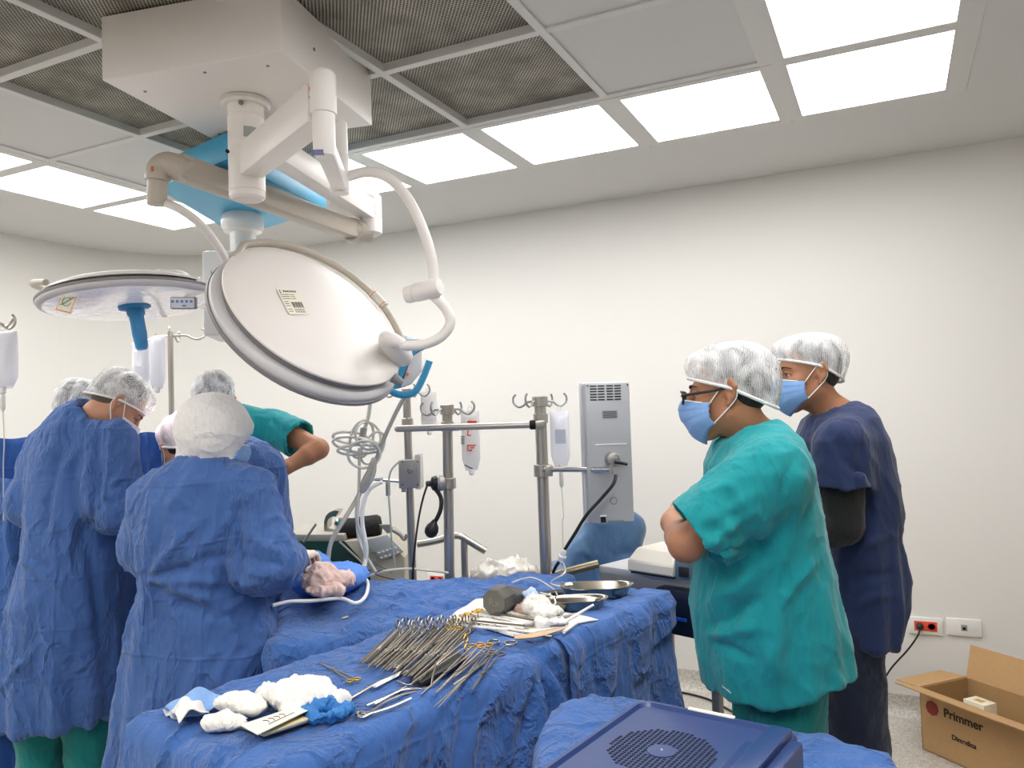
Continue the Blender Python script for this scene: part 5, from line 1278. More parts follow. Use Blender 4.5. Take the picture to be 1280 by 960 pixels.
# black bulb and plug on the middle pole
clamp(pbb, fb(604), .032, .045)
plug = thing('pressure_gauge', P(545, 610, DB_-.05), 'round silver-backed black gauge with hanging bulb, on the middle pole', 'gauge')
g_c = P(548, 604, DB_-.03)
MB().lathe(g_c, -R0-F0*.3, [(.018, -.025), (.03, -.02), (.034, .0), (.03, .008), (.012, .012)], n=28).build('gauge_body', M_gray, plug)
MB().lathe(g_c, -R0-F0*.3, [(.02, .01), (.031, .012), (.027, .025), (.012, .032), (.011, .05), (.005, .052)], n=24).build('gauge_cup', M_black, plug)
MB().tube([P(545, 612, DB_-.05), P(551, 622, DB_-.05), P(551, 636, DB_-.06), P(545, 650, DB_-.06), P(540, 655, DB_-.06)], .009, n=10, sub=5).build('bulb_tube', M_black, plug)
MB().lathe(P(537, 671, DB_-.06), P(545, 645, DB_-.06)-P(537, 671, DB_-.06), [(.002, -.004), (.014, .0), (.025, .012), (.028, .028), (.024, .045), (.013, .06), (.009, .07)], n=24).build('bulb', M_black, plug)
cable1 = MB().tube([P(535, 604, DB_-.08), P(529, 622, DB_-.08), P(523, 650, DB_-.1), P(518, 690, DB_-.12), P(516, 722, DB_-.12), P(516, 745, DB_-.12)], .0042, n=8, sub=6).build('black_cable', M_black)
tag(cable1, 'thin black cable hanging from the gauge down in front of the left pole', 'cable')
# side rail
sr = thing('side_rail', P(580, 720, 3.5), 'bent steel armrest rail standing between the poles', 'rail')
MB().tube([P(522, 680, 3.5), P(545, 676, 3.5), P(565, 670, 3.5), P(575, 670, 3.5), P(584, 675, 3.5), P(607, 689, 3.5)], .0165, n=16, sub=6).build('rail_tube', M_steel, sr)
rp_ = P(580, 676, 3.5); MB().cyl(Vector((rp_.x, rp_.y, .02)), rp_, .0155, n=16).build('post', M_steel, sr); MB().lathe(Vector((rp_.x, rp_.y, 0)), Z0, [(.12, 0), (.12, .02), (.02, .04)]).build('foot', M_steel, sr)
# plastic sheet lump by the wall and a red wall socket behind
# monitor on its arm
mon = thing('monitor', P(760, 652, 3.05), 'tall grey monitor housing seen from behind, slotted vents on top', 'monitor')
mD = 3.05
ml, mr_, mt, mbm = 731, 789, 478, 650
mc = P(760, 565, mD); mw, mh_ = S(57, mD), S(173, mD)
mX = (R0*math.cos(.12)+F0*math.sin(.12)); mY = Z0.cross(mX)
MB().box(mc, (mw, .05, mh_), (mX, mY, Z0), bev=.006).build('housing', mat('monitor_grey', rgb(176, 178, 182), .45, .25), mon)
MB().box(mc+mY*.035-mX*.004, (mw*1.05, .035, mh_*1.02), (mX, mY, Z0), bev=.008).build('front_bezel', mat('monitor_light', rgb(206, 206, 208), .4), mon)
def mp_(x, y, d=.026): return mc+mX*S(x-760, mD)-Z0*S(y-565, mD)-mY*d
for i in range(2):
    for j in range(6):
        for k in range(2):
            L_ = 9 if j in (0, 5) else 10
            MB().box(mp_(747+21*i+(k*10-5)+(0), 482.5+3.4*j), (S(8.2, mD), .002, S(1.4, mD)), (mX, mY, Z0)).build('vent_slot', M_dark, mon, 0)
MB().box(mp_(762, 518), (S(19, mD), .001, S(9, mD)), (mX, mY, Z0)).build('rating_plate', mat('plate_grey', rgb(130, 132, 136), .5), mon)
mb = MB()
for j in range(4): mb.box(mp_(762, 515+2.1*j, .0268), (S(16, mD), .0006, S(.7, mD)), (mX, mY, Z0))
mb.build('plate_print', M_ink, mon, 0)
MB().box(mp_(762, 555), (S(40, mD), .003, S(1.5, mD)), (mX, mY, Z0)).build('seam_lip', M_white, mon)
MB().lathe(mp_(763, 573, .024), -mY, [(.03, -.004), (.03, .006), (.022, .02), (.012, .024), (.002, .025)], n=28).build('connector_boss', M_gray, mon)
MB().cyl(mp_(764, 576, .045), mp_(780, 580, .05), .009, .006, n=14).build('plug', M_black, mon)
MB().box(mp_(749, 649-2), (S(6.5, mD), .003, S(8, mD)), (mX, mY, Z0)).build('power_inlet', M_dark, mon); MB().box(mp_(749, 643), (S(7.5, mD), .006, S(1.5, mD)), (mX, mY, Z0)).build('inlet_lip', M_white, mon)
for k in range(12): a = k*math.pi/6; MB().box(mp_(763+4.2*math.cos(a), 625+4.2*math.sin(a)), (.003, .001, .003), (mX, mY, Z0)).build('speaker_hole', M_dark, mon, 0)
for k in range(10): MB().box(mp_(756+2*k, 650), (.002, .001, .006), (mX, mY, Z0)).build('lower_slot', M_dark, mon, 0)
for x in (735, 786): MB().cyl(mp_(x, 482, .025), mp_(x, 482, .028), .003, n=8).build('screw', M_dark, mon)
ar = thing('support_bar', P(690, 587, DC_-.05), 'horizontal steel bar from the right pole to the monitor back', 'steel bar')
MB().cyl(P(680, 587, DC_-.03), P(766, 587, mD-.09), .0105, n=18).build('bar', M_chrome, ar); MB().cyl(P(764, 581, mD-.09), P(764, 592, mD-.09), .008, n=12).build('end_pin', M_steel, ar)
clamp(pcc, fc_(588), .036, .05, 'arm_clamp'); MB().box(P(686, 588, DC_-.04), (.03, .05, .045), (R0, F0, Z0), bev=.004).build('clamp_ear', M_steel, ar)
ck = MB().tube([P(770, 594, 2.95), P(766, 606, 2.93), P(750, 625, 2.93), P(733, 644, 2.95), P(718, 668, 2.98), P(706, 687, 3.0), P(700, 700, 3.02), P(692, 714, 3.05), P(688, 735, 3.05)], .0065, n=10, sub=6).build('power_cable', M_black)
tag(ck, 'thick black cable curving down from the monitor back across the blue chair', 'cable')
MB().lathe(P(702, 698, 3.0), P(706, 686, 2.99)-P(702, 698, 3.0), [(.006, -.015), (.012, -.012), (.013, .0), (.016, .003), (.016, .012), (.011, .014), (.011, .03), (.008, .036)], n=18).build('white_connector', M_white, ck)
# blue chair
ch = thing('treatment_chair', P(752, 730, 3.75)-Z0*P(752, 730, 3.75).z, 'blue upholstered chair back by the wall, behind the monitor', 'chair')
M_vinyl = cloth_mat('chair_vinyl', rgb(74, 108, 144), crumple=.35, scale=3, rough=.45, weave=300)
chD = 3.75
Fv = Field(P(752, 690, chD)-Vector((.5, .5, .45)), P(752, 690, chD)+Vector((.5, .5, .35)), .012)
Fv.chain([P(783, 662, chD), P(770, 690, chD), P(762, 715, chD)], [S(20, chD), S(27, chD), S(30, chD)], k=.05); Fv.chain([P(752, 665, chD), P(738, 695, chD), P(722, 722, chD)], [S(19, chD), S(25, chD), S(28, chD)], k=.08); Fv.cap(P(752, 660, chD), P(783, 660, chD), S(18, chD), k=.06)
def flat(X1, Y1, Z1, c=P(752, 690, chD)): d = (X1-c.x)*F0.x+(Y1-c.y)*F0.y; return .07-np.abs(d)+0*Z1
Fv.op(flat, P(752, 690, chD)-Vector((.5, .5, .5)), P(752, 690, chD)+Vector((.5, .5, .5)), .03, 'sub')
field_mesh('backrest', Fv, M_vinyl, ch, cloth_disp(4, .006, [(P(735, 700, chD-.08), P(760, 712, chD-.08), .02, -.012), (P(795, 690, chD-.08), P(770, 695, chD-.08), .02, -.012)]))
Fv = Field(P(740, 740, chD)-Vector((.6, .6, .3)), P(740, 740, chD)+Vector((.6, .6, .3)), .014); c_ = P(740, 745, chD)-F0*.15; Fv.cap(c_-R0*.16, c_+R0*.16, .09, k=.02); Fv.cap(c_-R0*.14-F0*.25, c_+R0*.14-F0*.25, .085, k=.1); field_mesh('seat', Fv, M_vinyl, ch, cloth_disp(5, .006))
Fv = Field(P(700, 712, chD)-Vector((.3, .5, .3)), P(700, 712, chD)+Vector((.3, .5, .3)), .012); Fv.cap(P(697, 716, chD)-F0*.25, P(697, 716, chD)+F0*.05, .05, k=.02); field_mesh('armrest', Fv, M_vinyl, ch, cloth_disp(6, .004))
cc_ = P(740, 745, chD); MB().lathe(Vector((cc_.x, cc_.y, 0))-F0*.15, Z0, [(.28, 0), (.28, .03), (.06, .06), (.05, c_.z-.08)], n=36).build('pedestal', M_gray, ch)
# long steel frame of the operating table with the console behind
fr = thing('equipment_cart', P(830, 800, 2.95)-Z0*P(830, 800, 2.95).z, 'grey-topped cart with dark front panel, partly behind the teal-shirted man', 'cart')
e0, e1, e2 = P(690, 720, 3.12), P(748, 705, 3.1), P(870, 737, 2.78)
MB().cyl(e0, e1, .017, n=18).build('push_bar', mat('brass_steel', rgb(168, 156, 130), .3, .9), fr)
up = Z0
fd_ = Vector((e2.x-e1.x, e2.y-e1.y, 0)).normalized(); fn_ = Vector((-fd_.y, fd_.x, 0)); fn_ = fn_ if fn_.dot(FWD) > 0 else -fn_
zt0 = (e1.z+e2.z)/2
q1 = Vector((e1.x, e1.y, 0)); q2 = Vector((e2.x, e2.y, 0))+fd_*.1
wd_ = .42; mid = (q1+q2)/2+fn_*wd_/2
MB().box(mid+Z0*(zt0+.0), ((q2-q1).length, wd_, .03), (fd_, fn_, Z0), bev=.006).build('cart_top', mat('cart_top_grey', rgb(196, 196, 198), .35, .3), fr)
MB().box((q1+q2)/2+Z0*(zt0-.035)+fn_*.02, ((q2-q1).length*.98, .03, .05), (fd_, fn_, Z0), bev=.003).build('rail_profile', M_gray, fr)
# dark panel block below the right part
pa0 = P(828, 735, 2.83); pa1 = P(866, 742, 2.74)
bcn = Vector(((pa0.x+pa1.x)/2, (pa0.y+pa1.y)/2, 0))+fd_*.03+fn_*.17
zlo = P(845, 793, 2.8).z; zhi = zt0-.02
MB().box(bcn+Z0*((zlo+zhi)/2), (.24, .34, zhi-zlo), (fd_, fn_, Z0), bev=.006).build('console_body', mat('console_navy', rgb(24, 34, 56), .35), fr)
fcn = bcn-fn_*.172
MB().box(fcn-fd_*.108+Z0*((zlo+zhi)/2), (.022, .006, (zhi-zlo)*.96), (fd_, fn_, Z0), bev=.001).build('button_strip', M_black, fr)
for k in range(7): MB().lathe(fcn-fd_*.108+Z0*(zhi-.03-.026*k)-fn_*.003, -fn_, [(.006, 0), (.0055, .003), (.001, .0035)], n=12).build('button', M_graypl if k != 4 else mat('dial_olive', rgb(150, 150, 120), .4), fr)
MB().box(fcn-fd_*.03+Z0*(zhi-.1)-fn_*.004, (.075, .006, .012), (fd_, fn_, Z0), bev=.002).build('blue_bar', mat('bar_blue', rgb(28, 92, 210), .3), fr)
MB().box(fcn+fd_*.11+Z0*((zlo+zhi)/2)-fn_*.004, (.018, .012, zhi-zlo), (fd_, fn_, Z0), bev=.002).build('side_post', M_cream, fr)
for s1 in (.08, .92):
    for s3 in (.05, .95):
        b_ = q1+(q2-q1)*s1+fn_*(wd_*s3); MB().box(b_+Z0*(zt0/2+.02), (.03, .03, zt0-.06), (fd_, fn_, Z0), bev=.003).build('leg', M_gray, fr); MB().ball(b_+Z0*.03, .03, 12).build('castor', M_black, fr)
# cream device
cd = P(828, 706, 2.92); dv = thing('cream_device', Vector((cd.x, cd.y, zt0+.015)), 'cream plastic device with sloping front and black handle, on the cart', 'device')
dw, dd, dh = S(70, 2.92), .2, S(30, 2.92)
dc0 = Vector((cd.x, cd.y, zt0+.018))+fn_*.02
def dpt(u, v, h): return dc0+fd_*(dw*u)+fn_*(dd*v)+Z0*(dh*h)
prof = [(-.5, 0.06), (-.5, .5), (-.3, 1.0), (.5, 1.0), (.5, .06)]
mb = MB(); mb.skin([[mb.bm.verts.new(dpt(u*(1 if h < .9 else .8), v, h)) for v, h in prof] for u in (-.5, .5)]); o = mb.build('case', M_cream, dv, 20)
o.modifiers.new('b', 'BEVEL').width = .006
MB().box(dpt(0, 0, .03), (dw*.9, dd*.9, .012), (fd_, fn_, Z0)).build('plinth', M_black, dv)
MB().box(dpt(.66, -.1, .42), (dw*.28, dd*.8, dh*.8), (fd_, fn_, Z0), bev=.006).build('side_module', mat('module_slate', rgb(84, 108, 128), .4), dv)
MB().box(dpt(.72, -.52, .35), (.04, .01, .035), (fd_, fn_, Z0), bev=.002).build('socket', M_black, dv)
MB().tube([dpt(.1, 0, 1.0), dpt(.12, 0, 1.25), dpt(.25, 0, 1.38), dpt(.42, 0, 1.38), dpt(.5, 0, 1.0)], .008, n=10, sub=4).build('carry_handle', M_black, dv)
# ------------------------------------------------------------------ left console with black cylinder
kD = 3.85
con = thing('heart_lung_console', P(470, 720, kD)-Z0*P(470, 720, kD).z, 'grey console with dark green side and sloping keypad, behind the patient', 'console')
def K(x, y, d=0): return P(x, y, kD+d)
cx0, cx1 = 366, 506
MB().prism([K(360, 676), K(428, 676), K(462, 712), K(462, 915), K(360, 915)], F0*.42, bev=.004).build('green_side', mat('console_green', rgb(22, 56, 52), .4), con)
MB().prism([K(358, 668), K(430, 668), K(431, 677), K(358, 677)], F0*.44-F0*.0, bev=.004).build('deck', mat('console_deck', rgb(168, 162, 152), .4), con)
MB().prism([K(430, 677, -.012), K(478, 672, -.012), K(506, 697, -.012), K(506, 915, -.012), K(466, 915, -.012), K(464, 712, -.012)], F0*.40, bev=.004).build('front_shell', mat('console_shell', rgb(176, 168, 150), .45), con)
MB().prism([K(452, 676, -.03), K(484, 668, -.03), K(505, 690, -.03), K(478, 700, -.03)], F0*.03, bev=.003).build('keypad_panel', mat('keypad_grey', rgb(182, 184, 184), .35), con)
for i in range(5):
    for j in range(2):
        a_ = K(477+5*i-3*j, 697-1.6*i-6*j, -.036); MB().box(a_, (.012, .006, .008), (R0, F0, Z0), bev=.001).build('key', M_white, con, 0)
MB().tube([K(424, 677, -.02), K(462, 712, -.02)], .006, n=8).build('edge_trim', M_gray, con)
zc = K(400, 668).z
M_blk = mat('black_fabric', rgb(16, 16, 18), .8, bump=.5, bscale=50)
roll = thing('black_cuff_roll', K(450, 668), 'thick black padded roll lying on the left console', 'padded roll')
MB().lathe(K(425, 662, .1), K(478, 656, .1)-K(425, 662, .1), [(.004, -.01), (.042, -.008), (.052, .0), (.054, .04), (.050, .07), (.054, .1), (.054, .19), (.045, .205), (.03, .208), (.004, .2)], n=28).build('roll', M_blk, roll)
MB().prism([K(474, 656, .02), K(486, 656, .02), K(494, 664, .02), K(484, 667, .02)], F0*.02).build('strap_tab', M_graypl, roll)
MB().tube([K(490, 662, .0), K(500, 668, 0), K(505, 674, 0), K(509, 668, 0)], .01, n=10, sub=4).build('strap_arm', M_gray, roll)
pm = thing('pump_head', K(412, 668), 'small curved metal pump head on the left console beside the black roll', 'pump head')
mb = MB()
pp = []
for i in range(13):
    a = math.pi*(1-i/12*.62); pp.append((K(419, 652, .1)+R0*(.055*math.cos(a))+Z0*(.055*math.sin(a)*1.0)))
pp = [K(405, 664, .1), K(405, 652, .1)]+pp[2:]
mb.bm.free(); mb = MB()
inn = [K(414, 655, .1)+(p-K(414, 655, .1))*.55 for p in pp]
mb.skin([[mb.bm.verts.new(p+F0*z) for p in (a, b)]+[mb.bm.verts.new(p+F0*z2) for p, z2 in ((b, .1), (a, .1))] for a, b, z in [(p, q, 0) for p, q in zip(pp, inn)]])
mb.build('housing', mat('pump_steel', rgb(170, 162, 148), .25, .9), pm, 30)
MB().lathe(K(426, 655, .08), -F0, [(.03, 0), (.032, .01), (.02, .02), (.004, .022)], n=20).build('rotor', M_chrome, pm)
MB().box(K(412, 666, .12), (.07, .06, .02), (R0, F0, Z0), bev=.003).build('pump_foot', M_steel, pm)
st = MB().tube([K(379, 678, -.05), K(395, 655, -.03)], .006, n=8).build('probe_rod', M_graypl); tag(st, 'dark slanting rod standing up at the left end of the console', 'rod')
cl = MB().ball(K(400, 670, .1), .05, 16, sc=(1, 1, .18)).build('folded_cloth', mat('pale_blue_cloth', rgb(160, 190, 222), .8)); tag(cl, 'pale blue folded cloth on the console deck under the slanting rod', 'cloth')
# scissors hanging on the console
def ring_tube(mb, c, X, Y, r, t, n=16): mb.tube([c+X*(r*math.cos(2*math.pi*i/n))+Y*(r*math.sin(2*math.pi*i/n)) for i in range(n)], t, n=6, closed=True)
mb = MB(); ring_tube(mb, K(467, 693, -.06), R0, Z0, .014, .0025); mb.tube([K(468, 697, -.06), K(470, 703, -.06), K(490, 716, -.06)], .003, n=6); mb.tube([K(470, 706, -.06), K(492, 714, -.06)], .003, n=6); ring_tube(mb, K(469, 704, -.06), R0, Z0, .008, .003)
tag(mb.build('hanging_scissors', M_graypl), 'dark scissors clipped on the console front, one ring up', 'scissors')
# ------------------------------------------------------------------ tubing
def tube_thing(pts, r, m, label, name='tubing', cat='tubing', sub=6, n=10):
    o = MB().tube(pts, r, n=n, sub=sub).build(name, m); return tag(o, label, cat)
hD = 2.98
T = lambda x, y, d=0: P(x, y, 3.0+d)
tube_thing([T(464, 478), T(463, 500), T(461, 518), T(457, 532), T(452, 545), T(448, 552)], .0075, M_tube, 'vertical clear hose dropping from behind the big lamp into the coil')
coil = thing('tubing_coil', T(445, 585), 'loose coil of clear tubing hanging in the air right of the bare elbow', 'tubing coil')
def loop(cx_, cy_, ax_, ay_, rot, d0, dz, r=.0055, m=None, nm='loop'):
    pts = []
    for i in range(20):
        a = 2*math.pi*i/20; x = ax_*math.cos(a); y = ay_*math.sin(a); c, s = math.cos(rot), math.sin(rot)
        pts.append(T(cx_+x*c-y*s, cy_+x*s+y*c, d0+dz*math.sin(a+1)))
    MB().tube(pts, r, n=8, sub=3, closed=True).build(nm, m or M_tube, coil)
loop(446, 556, 30, 9, .15, 0, .05); loop(452, 549, 14, 24, .25, .02, .05); loop(455, 568, 20, 17, -.1, -.02, .04); loop(438, 547, 22, 7, .1, .03, .04); loop(460, 545, 15, 18, -.5, 0, .05); loop(447, 562, 25, 6, -.05, .0, .06); loop(466, 560, 12, 22, .5, .03, .03, r=.0045)
MB().tube([T(455, 535), T(453, 545), T(451, 553)], .013, n=12, sub=3).build('connector', M_tubeg, coil)
tube_thing([T(505, 497, .02), T(493, 520, .02), T(478, 553, .02), T(470, 575, .02), T(458, 600, .02), T(445, 625, .0), T(430, 650, -.05), T(415, 675, -.08), T(410, 700, -.1), T(409, 725, -.15)], .0085, M_tubeg, 'long grey hose slanting from the blue pendant handle down to the patient')
MB  # keep
tube_thing([T(468, 572, .0), T(464, 590, 0), T(456, 606, 0), T(452, 616, 0)], lambda t: .008+.012*math.sin(math.pi*t), M_tubeg, 'swollen grey section of hose below the coil')
tube_thing([T(449, 560, .03), T(449, 590, .03), T(448, 625, .05), T(447, 665, .1), T(455, 690, .1), T(470, 715, .1)], .006, M_tube, 'clear tube straight down from the coil, bending right to the console')
tube_thing([T(463, 600), T(452, 612), T(446, 635), T(447, 655, .02), T(455, 680, .05), T(456, 700, 0), T(450, 718, -.05), T(448, 735, -.1)], .0065, M_tube, 'clear tube crossing the black roll, left of the pair')
tube_thing([T(478, 602), T(462, 612), T(454, 632), T(453, 655), T(458, 685, 0), T(456, 705, 0), T(450, 722, -.05), T(446, 738, -.08)], .008, M_white, 'white tube crossing the black roll from the chrome fitting')
tube_thing([P(500, 576, 3.25), P(488, 590, 3.25), P(486, 615, 3.25), P(488, 650, 3.25), P(490, 680, 3.25), P(495, 715, 3.25)], .004, mat('green_clear', rgb(176, 190, 180), .2, alpha=.85), 'thin greenish line from the control box down past the console')
tube_thing([P(455, 722, 3.1), P(480, 714, 3.1), P(510, 711, 3.1), P(535, 713, 3.1), P(560, 716, 3.15)], .005, M_tube, 'clear tube lying low from the hose to the middle pole')
tube_thing([P(478, 712, 3.1), P(470, 718, 3.05), P(500, 726, 3.02), P(540, 735, 3.0)], .0025, M_ink, 'thin dark wire along the top edge of the patient drape')
# ------------------------------------------------------------------ wall sockets, cable, bags and boxes near the wall
def outlet(x, y, wpx, hpx, label, red):
    c = PY(x, y, YB); D = proj(c)[2]; w_, h_ = .15, .085
    X, Y, Z = Vector((1, 0, 0)), Vector((0, 1, 0)), Z0
    t = thing('wall_socket', c, label, 'wall socket')
    MB().box(c-Y*.006, (w_, .012, h_), (X, Y, Z), bev=.005).build('cover_plate', M_white, t)
    if red:
        MB().box(c-Y*.0125-X*.0, (.1, .004, .046), (X, Y, Z), bev=.001).build('insert', M_red, t)
        for g in (-1, 1):
            MB().lathe(c-Y*.0146+X*(g*.026), -Y, [(.019, 0), (.019, .002), (.016, .002), (.015, -.0), (.002, -.0)], n=24).build('socket_face', mat('socket_red', rgb(206, 60, 44), .4), t)
    else:
        MB().box(c-Y*.0125, (.026, .004, .03), (X, Y, Z), bev=.001).build('insert', mat('insert_grey', rgb(150, 150, 150), .4), t); MB().box(c-Y*.0148-Z*.003, (.014, .002, .013), (X, Y, Z)).build('jack_hole', M_dark, t)
    return t, c
t_, sc1 = outlet(1157, 782, 44, 26, 'white wall socket plate with red insert and black plug, by the navy trousers', True)
outlet(1205, 784, 38, 24, 'plain white wall data socket plate, right of the red one', False)
pg = thing('power_plug', sc1-Vector((.026, .03, .02)), 'black plug and cable in the red wall socket, drooping left', 'plug')
MB().lathe(sc1+Vector((-.026, -.012, 0)), Vector((0, -1, 0)), [(.016, 0), (.017, .02), (.013, .035), (.006, .04)], n=20).build('plug_body', M_black, pg)
p_ = sc1+Vector((-.026, -.045, -.002))
MB().tube([p_, p_+Vector((-.01, -.02, -.03)), PY(1135, 812, YB-.05), PY(1112, 838, YB-.05), PY(1095, 870, YB-.08), Vector((PY(1085, 880, YB-.1).x, YB-.12, .02)), Vector((PY(1050, 880, YB-.1).x, YB-.35, .008))], .0045, n=8, sub=6).build('cord', M_black, pg)
# low red socket behind the middle pole
t_, c2 = outlet(547, 724, 30, 14, 'low wall socket with dark red insert seen just left of the middle pole', True)
# cardboard box
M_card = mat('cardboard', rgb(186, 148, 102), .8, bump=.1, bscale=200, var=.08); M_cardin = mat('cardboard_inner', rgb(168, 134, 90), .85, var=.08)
bx0 = PZ(1153, 936, 0.0); bx1 = PZ(1240, 975, 0.0); bd = (bx1-bx0).normalized(); bn = Vector((-bd.y, bd.x, 0)); bn = bn if bn.y > 0 else -bn
BL, BWd, BH = .62, .30, proj((0, 0, 0))[0]*0+.27
crd = thing('cardboard_box', bx0+bd*BL/2+bn*BWd/2, 'open brown cardboard box with printed red disc on the floor at right', 'cardboard box')
def cb(u, v, h): return bx0+bd*(BL*u)+bn*(BWd*v)+Z0*(BH*h)
th = .005
def panel(nm, pts, nrm, m=M_card, lab=None): return MB().prism(pts, nrm*th).build(nm, m, crd, 0, label=lab)
panel('side_panel', [cb(0, 0, 0), cb(1, 0, 0), cb(1, 0, 1), cb(0, 0, 1)], bn)
panel('side_panel', [cb(0, 1, 0), cb(1, 1, 0), cb(1, 1, 1), cb(0, 1, 1)], -bn, M_cardin)
panel('end_panel', [cb(0, 0, 0), cb(0, 1, 0), cb(0, 1, 1), cb(0, 0, 1)], bd, M_cardin); panel('end_panel', [cb(1, 0, 0), cb(1, 1, 0), cb(1, 1, 1), cb(1, 0, 1)], -bd, M_cardin)
panel('bottom_panel', [cb(0, 0, 0), cb(1, 0, 0), cb(1, 1, 0), cb(0, 1, 0)], Z0, M_cardin)
fl_ = .15
panel('flap', [cb(.0, 0, 1), cb(1.0, 0, 1), cb(1.02, 0, 1)-bn*fl_*.88+Z0*.035, cb(-.02, 0, 1)-bn*fl_*.88+Z0*.035], Z0)
panel('flap', [cb(0, 1, 1), cb(1, 1, 1), cb(1, 1, 1)+bn*.04+Z0*fl_*.95, cb(0, 1, 1)+bn*.04+Z0*fl_*.95], -bn)
panel('flap', [cb(0, 0, 1), cb(0, 1, 1), cb(0, .97, 1)-bd*.135-Z0*.01, cb(0, .03, 1)-bd*.135-Z0*.01], Z0)
panel('flap', [cb(1, 0, 1), cb(1, 1, 1), cb(1, .97, 1)+bd*.12-Z0*.03, cb(1, .03, 1)+bd*.12-Z0*.03], Z0)
oc = cb(.1, 0, .74)-bn*.0008
MB().cyl(oc, oc-bn*.0006, .033, n=8).build('red_disc', mat('print_maroon', rgb(142, 54, 44), .8), crd, 0)
M_prt = mat('box_print', rgb(44, 38, 28), .8)
text('Primmer', cb(.34, 0, .74)-bn*.001, .052, bd, Z0, M_prt, crd, bold=.0012); text('Dimedica', cb(.34, 0, .4)-bn*.001, .03, bd, Z0, M_prt, crd, bold=.0008)
sb = cb(.24, .62, .74)
smb = thing('small_carton', cb(.24, .62, .02)+Z0*0, 'small white carton standing inside the cardboard box', 'carton')
MB().box(cb(.24, .62, .44), (.1, .08, BH*.82), (bd, bn, Z0), bev=.002).build('carton', mat('carton_white', rgb(232, 222, 200), .6), smb)
MB().box(cb(.24, .62, .44)+Z0*BH*.41, (.04, .03, .001), (bd, bn, Z0)).build('carton_print', mat('ochre_print', rgb(190, 160, 90), .7), smb)
# cables on the floor between the legs
def fz(x, y): p = PZ(x, y, .008); return p
tag(MB().tube([fz(735, 862), fz(790, 862), fz(840, 864), fz(885, 874), fz(940, 900), fz(1010, 905)], .006, n=8, sub=6).build('floor_cable', M_black), 'black cable lying on the floor between the drapes and the teal trousers', 'cable')
tag(MB().tube([fz(1003, 885), fz(1012, 900), fz(1022, 908), fz(1040, 918), fz(1060, 930)], .005, n=8, sub=6).build('floor_cable', mat('green_tube', rgb(90, 190, 150), .3)), 'thin green tube on the floor between the two standing men', 'tube')
Fw = Field(PZ(1015, 890, 0)-Vector((.15, .15, 0)), PZ(1015, 890, 0)+Vector((.15, .15, .1)), .008); Fw.ell(PZ(1015, 890, .02), (.09, .06, .04), None, 0)
tag(field_mesh('crumpled_wrap', Fw, mat('plastic_wrap', rgb(235, 232, 226), .3), None, cloth_disp(3, .02, sc=(20, 20, 20))), 'crumpled white wrapper on the floor between the two standing men', 'wrapper')
# clear plastic bag lump beyond the drape, by the right pole
c_ = P(630, 717, 3.5)
Fw = Field(c_-Vector((.3, .3, .12)), c_+Vector((.3, .3, .12)), .009); Fw.ell(c_, (.13, .08, .05), (R0, F0, Z0), 0); Fw.ell(c_+R0*.06+Z0*.01, (.09, .07, .045), (R0, F0, Z0), .03)
pbg = thing('wrapped_pack', c_-Z0*c_.z, 'pale plastic-wrapped pack on a stool behind the patient drape, left of the right pole', 'wrapped pack')
field_mesh('pack', Fw, mat('wrap_grey', rgb(214, 208, 198), .25, coat=.5), pbg, cloth_disp(13, .022, sc=(14, 14, 14)))
MB().box(c_-Z0*.065, (.34, .22, .02), (R0, F0, Z0), bev=.005).build('stool_top', M_steel, pbg)
for i in (-1, 1):
    for j in (-1, 1): MB().cyl(c_+R0*(.14*i)+F0*(.08*j)-Z0*.07, Vector((c_.x, c_.y, 0))+R0*(.16*i)+F0*(.1*j), .01, n=10).build('stool_leg', M_steel, pbg)
# ------------------------------------------------------------------ things on the instrument table
M_inst = mat('instrument_steel', rgb(196, 188, 174), .25, 1); M_instd = mat('instrument_satin', rgb(128, 120, 108), .35, 1); M_gold = mat('gold_ring', rgb(232, 188, 70), .25, .9); M_wht = mat('white_plastic', rgb(240, 238, 234), .4)
def W(x, y, h=0): p = PZ(x, y, ZT+.010+h); return p
def clamp_inst(p0, p1, label, name='hemostat', group=None, edge=False, gold=False, curved=0, m=None, ring=.012, lift=0, parent_mat=None, open_=0.0, shank=.62):
    """ring-handled clamp lying from its rings (p0) to its tips (p1)"""
    p0, p1 = Vector(p0)+Z0*lift, Vector(p1)+Z0*lift; d = (p1-p0); L_ = d.length; d.normalize(); s = d.cross(Z0).normalized(); n = s.cross(d)
    if edge: s, n = n, -s
    base = p0+Z0*(.0 if not edge else .012)
    t = thing(name, p0, label, 'surgical clamp' if 'scissors' not in name else 'scissors', group)
    M_ = m or M_inst
    for g in (-1, 1):
        mb = MB(); ring_tube(mb, base+s*(g*(ring*1.1+open_*L_*.2))+d*ring*.9, s, d*1.25, ring*.85, .0021 if ring < .015 else .0032, 14)
        mb.build('ring_handle', M_gold if gold else M_, t, 60, label='gold ring handle' if gold else None)
    mb = MB(); jl = L_*shank
    for g in (-1, 1):
        mb.tube([base+s*(g*(ring*.75+open_*L_*.2))+d*ring*2.1, base+s*(g*.006)+d*(L_*.3), base+s*(g*.0022)+d*(jl*.9), base-s*(g*.001)+d*jl], .0023, n=6, sub=3)
        tip = base+s*(-g*open_*L_*.2-g*.001+curved*.02)+d*L_
        mb.tube([base-s*(g*.001)+d*jl, base-s*(g*.0015)+s*curved*.006+d*(jl+(L_-jl)*.55), tip], lambda q: .0026*(1-.6*q), n=6, sub=3)
    mb.cyl(base+d*jl-n*.004, base+d*jl+n*.004, .004, n=10)
    mb.build('shanks', M_, t, 60)
    return t
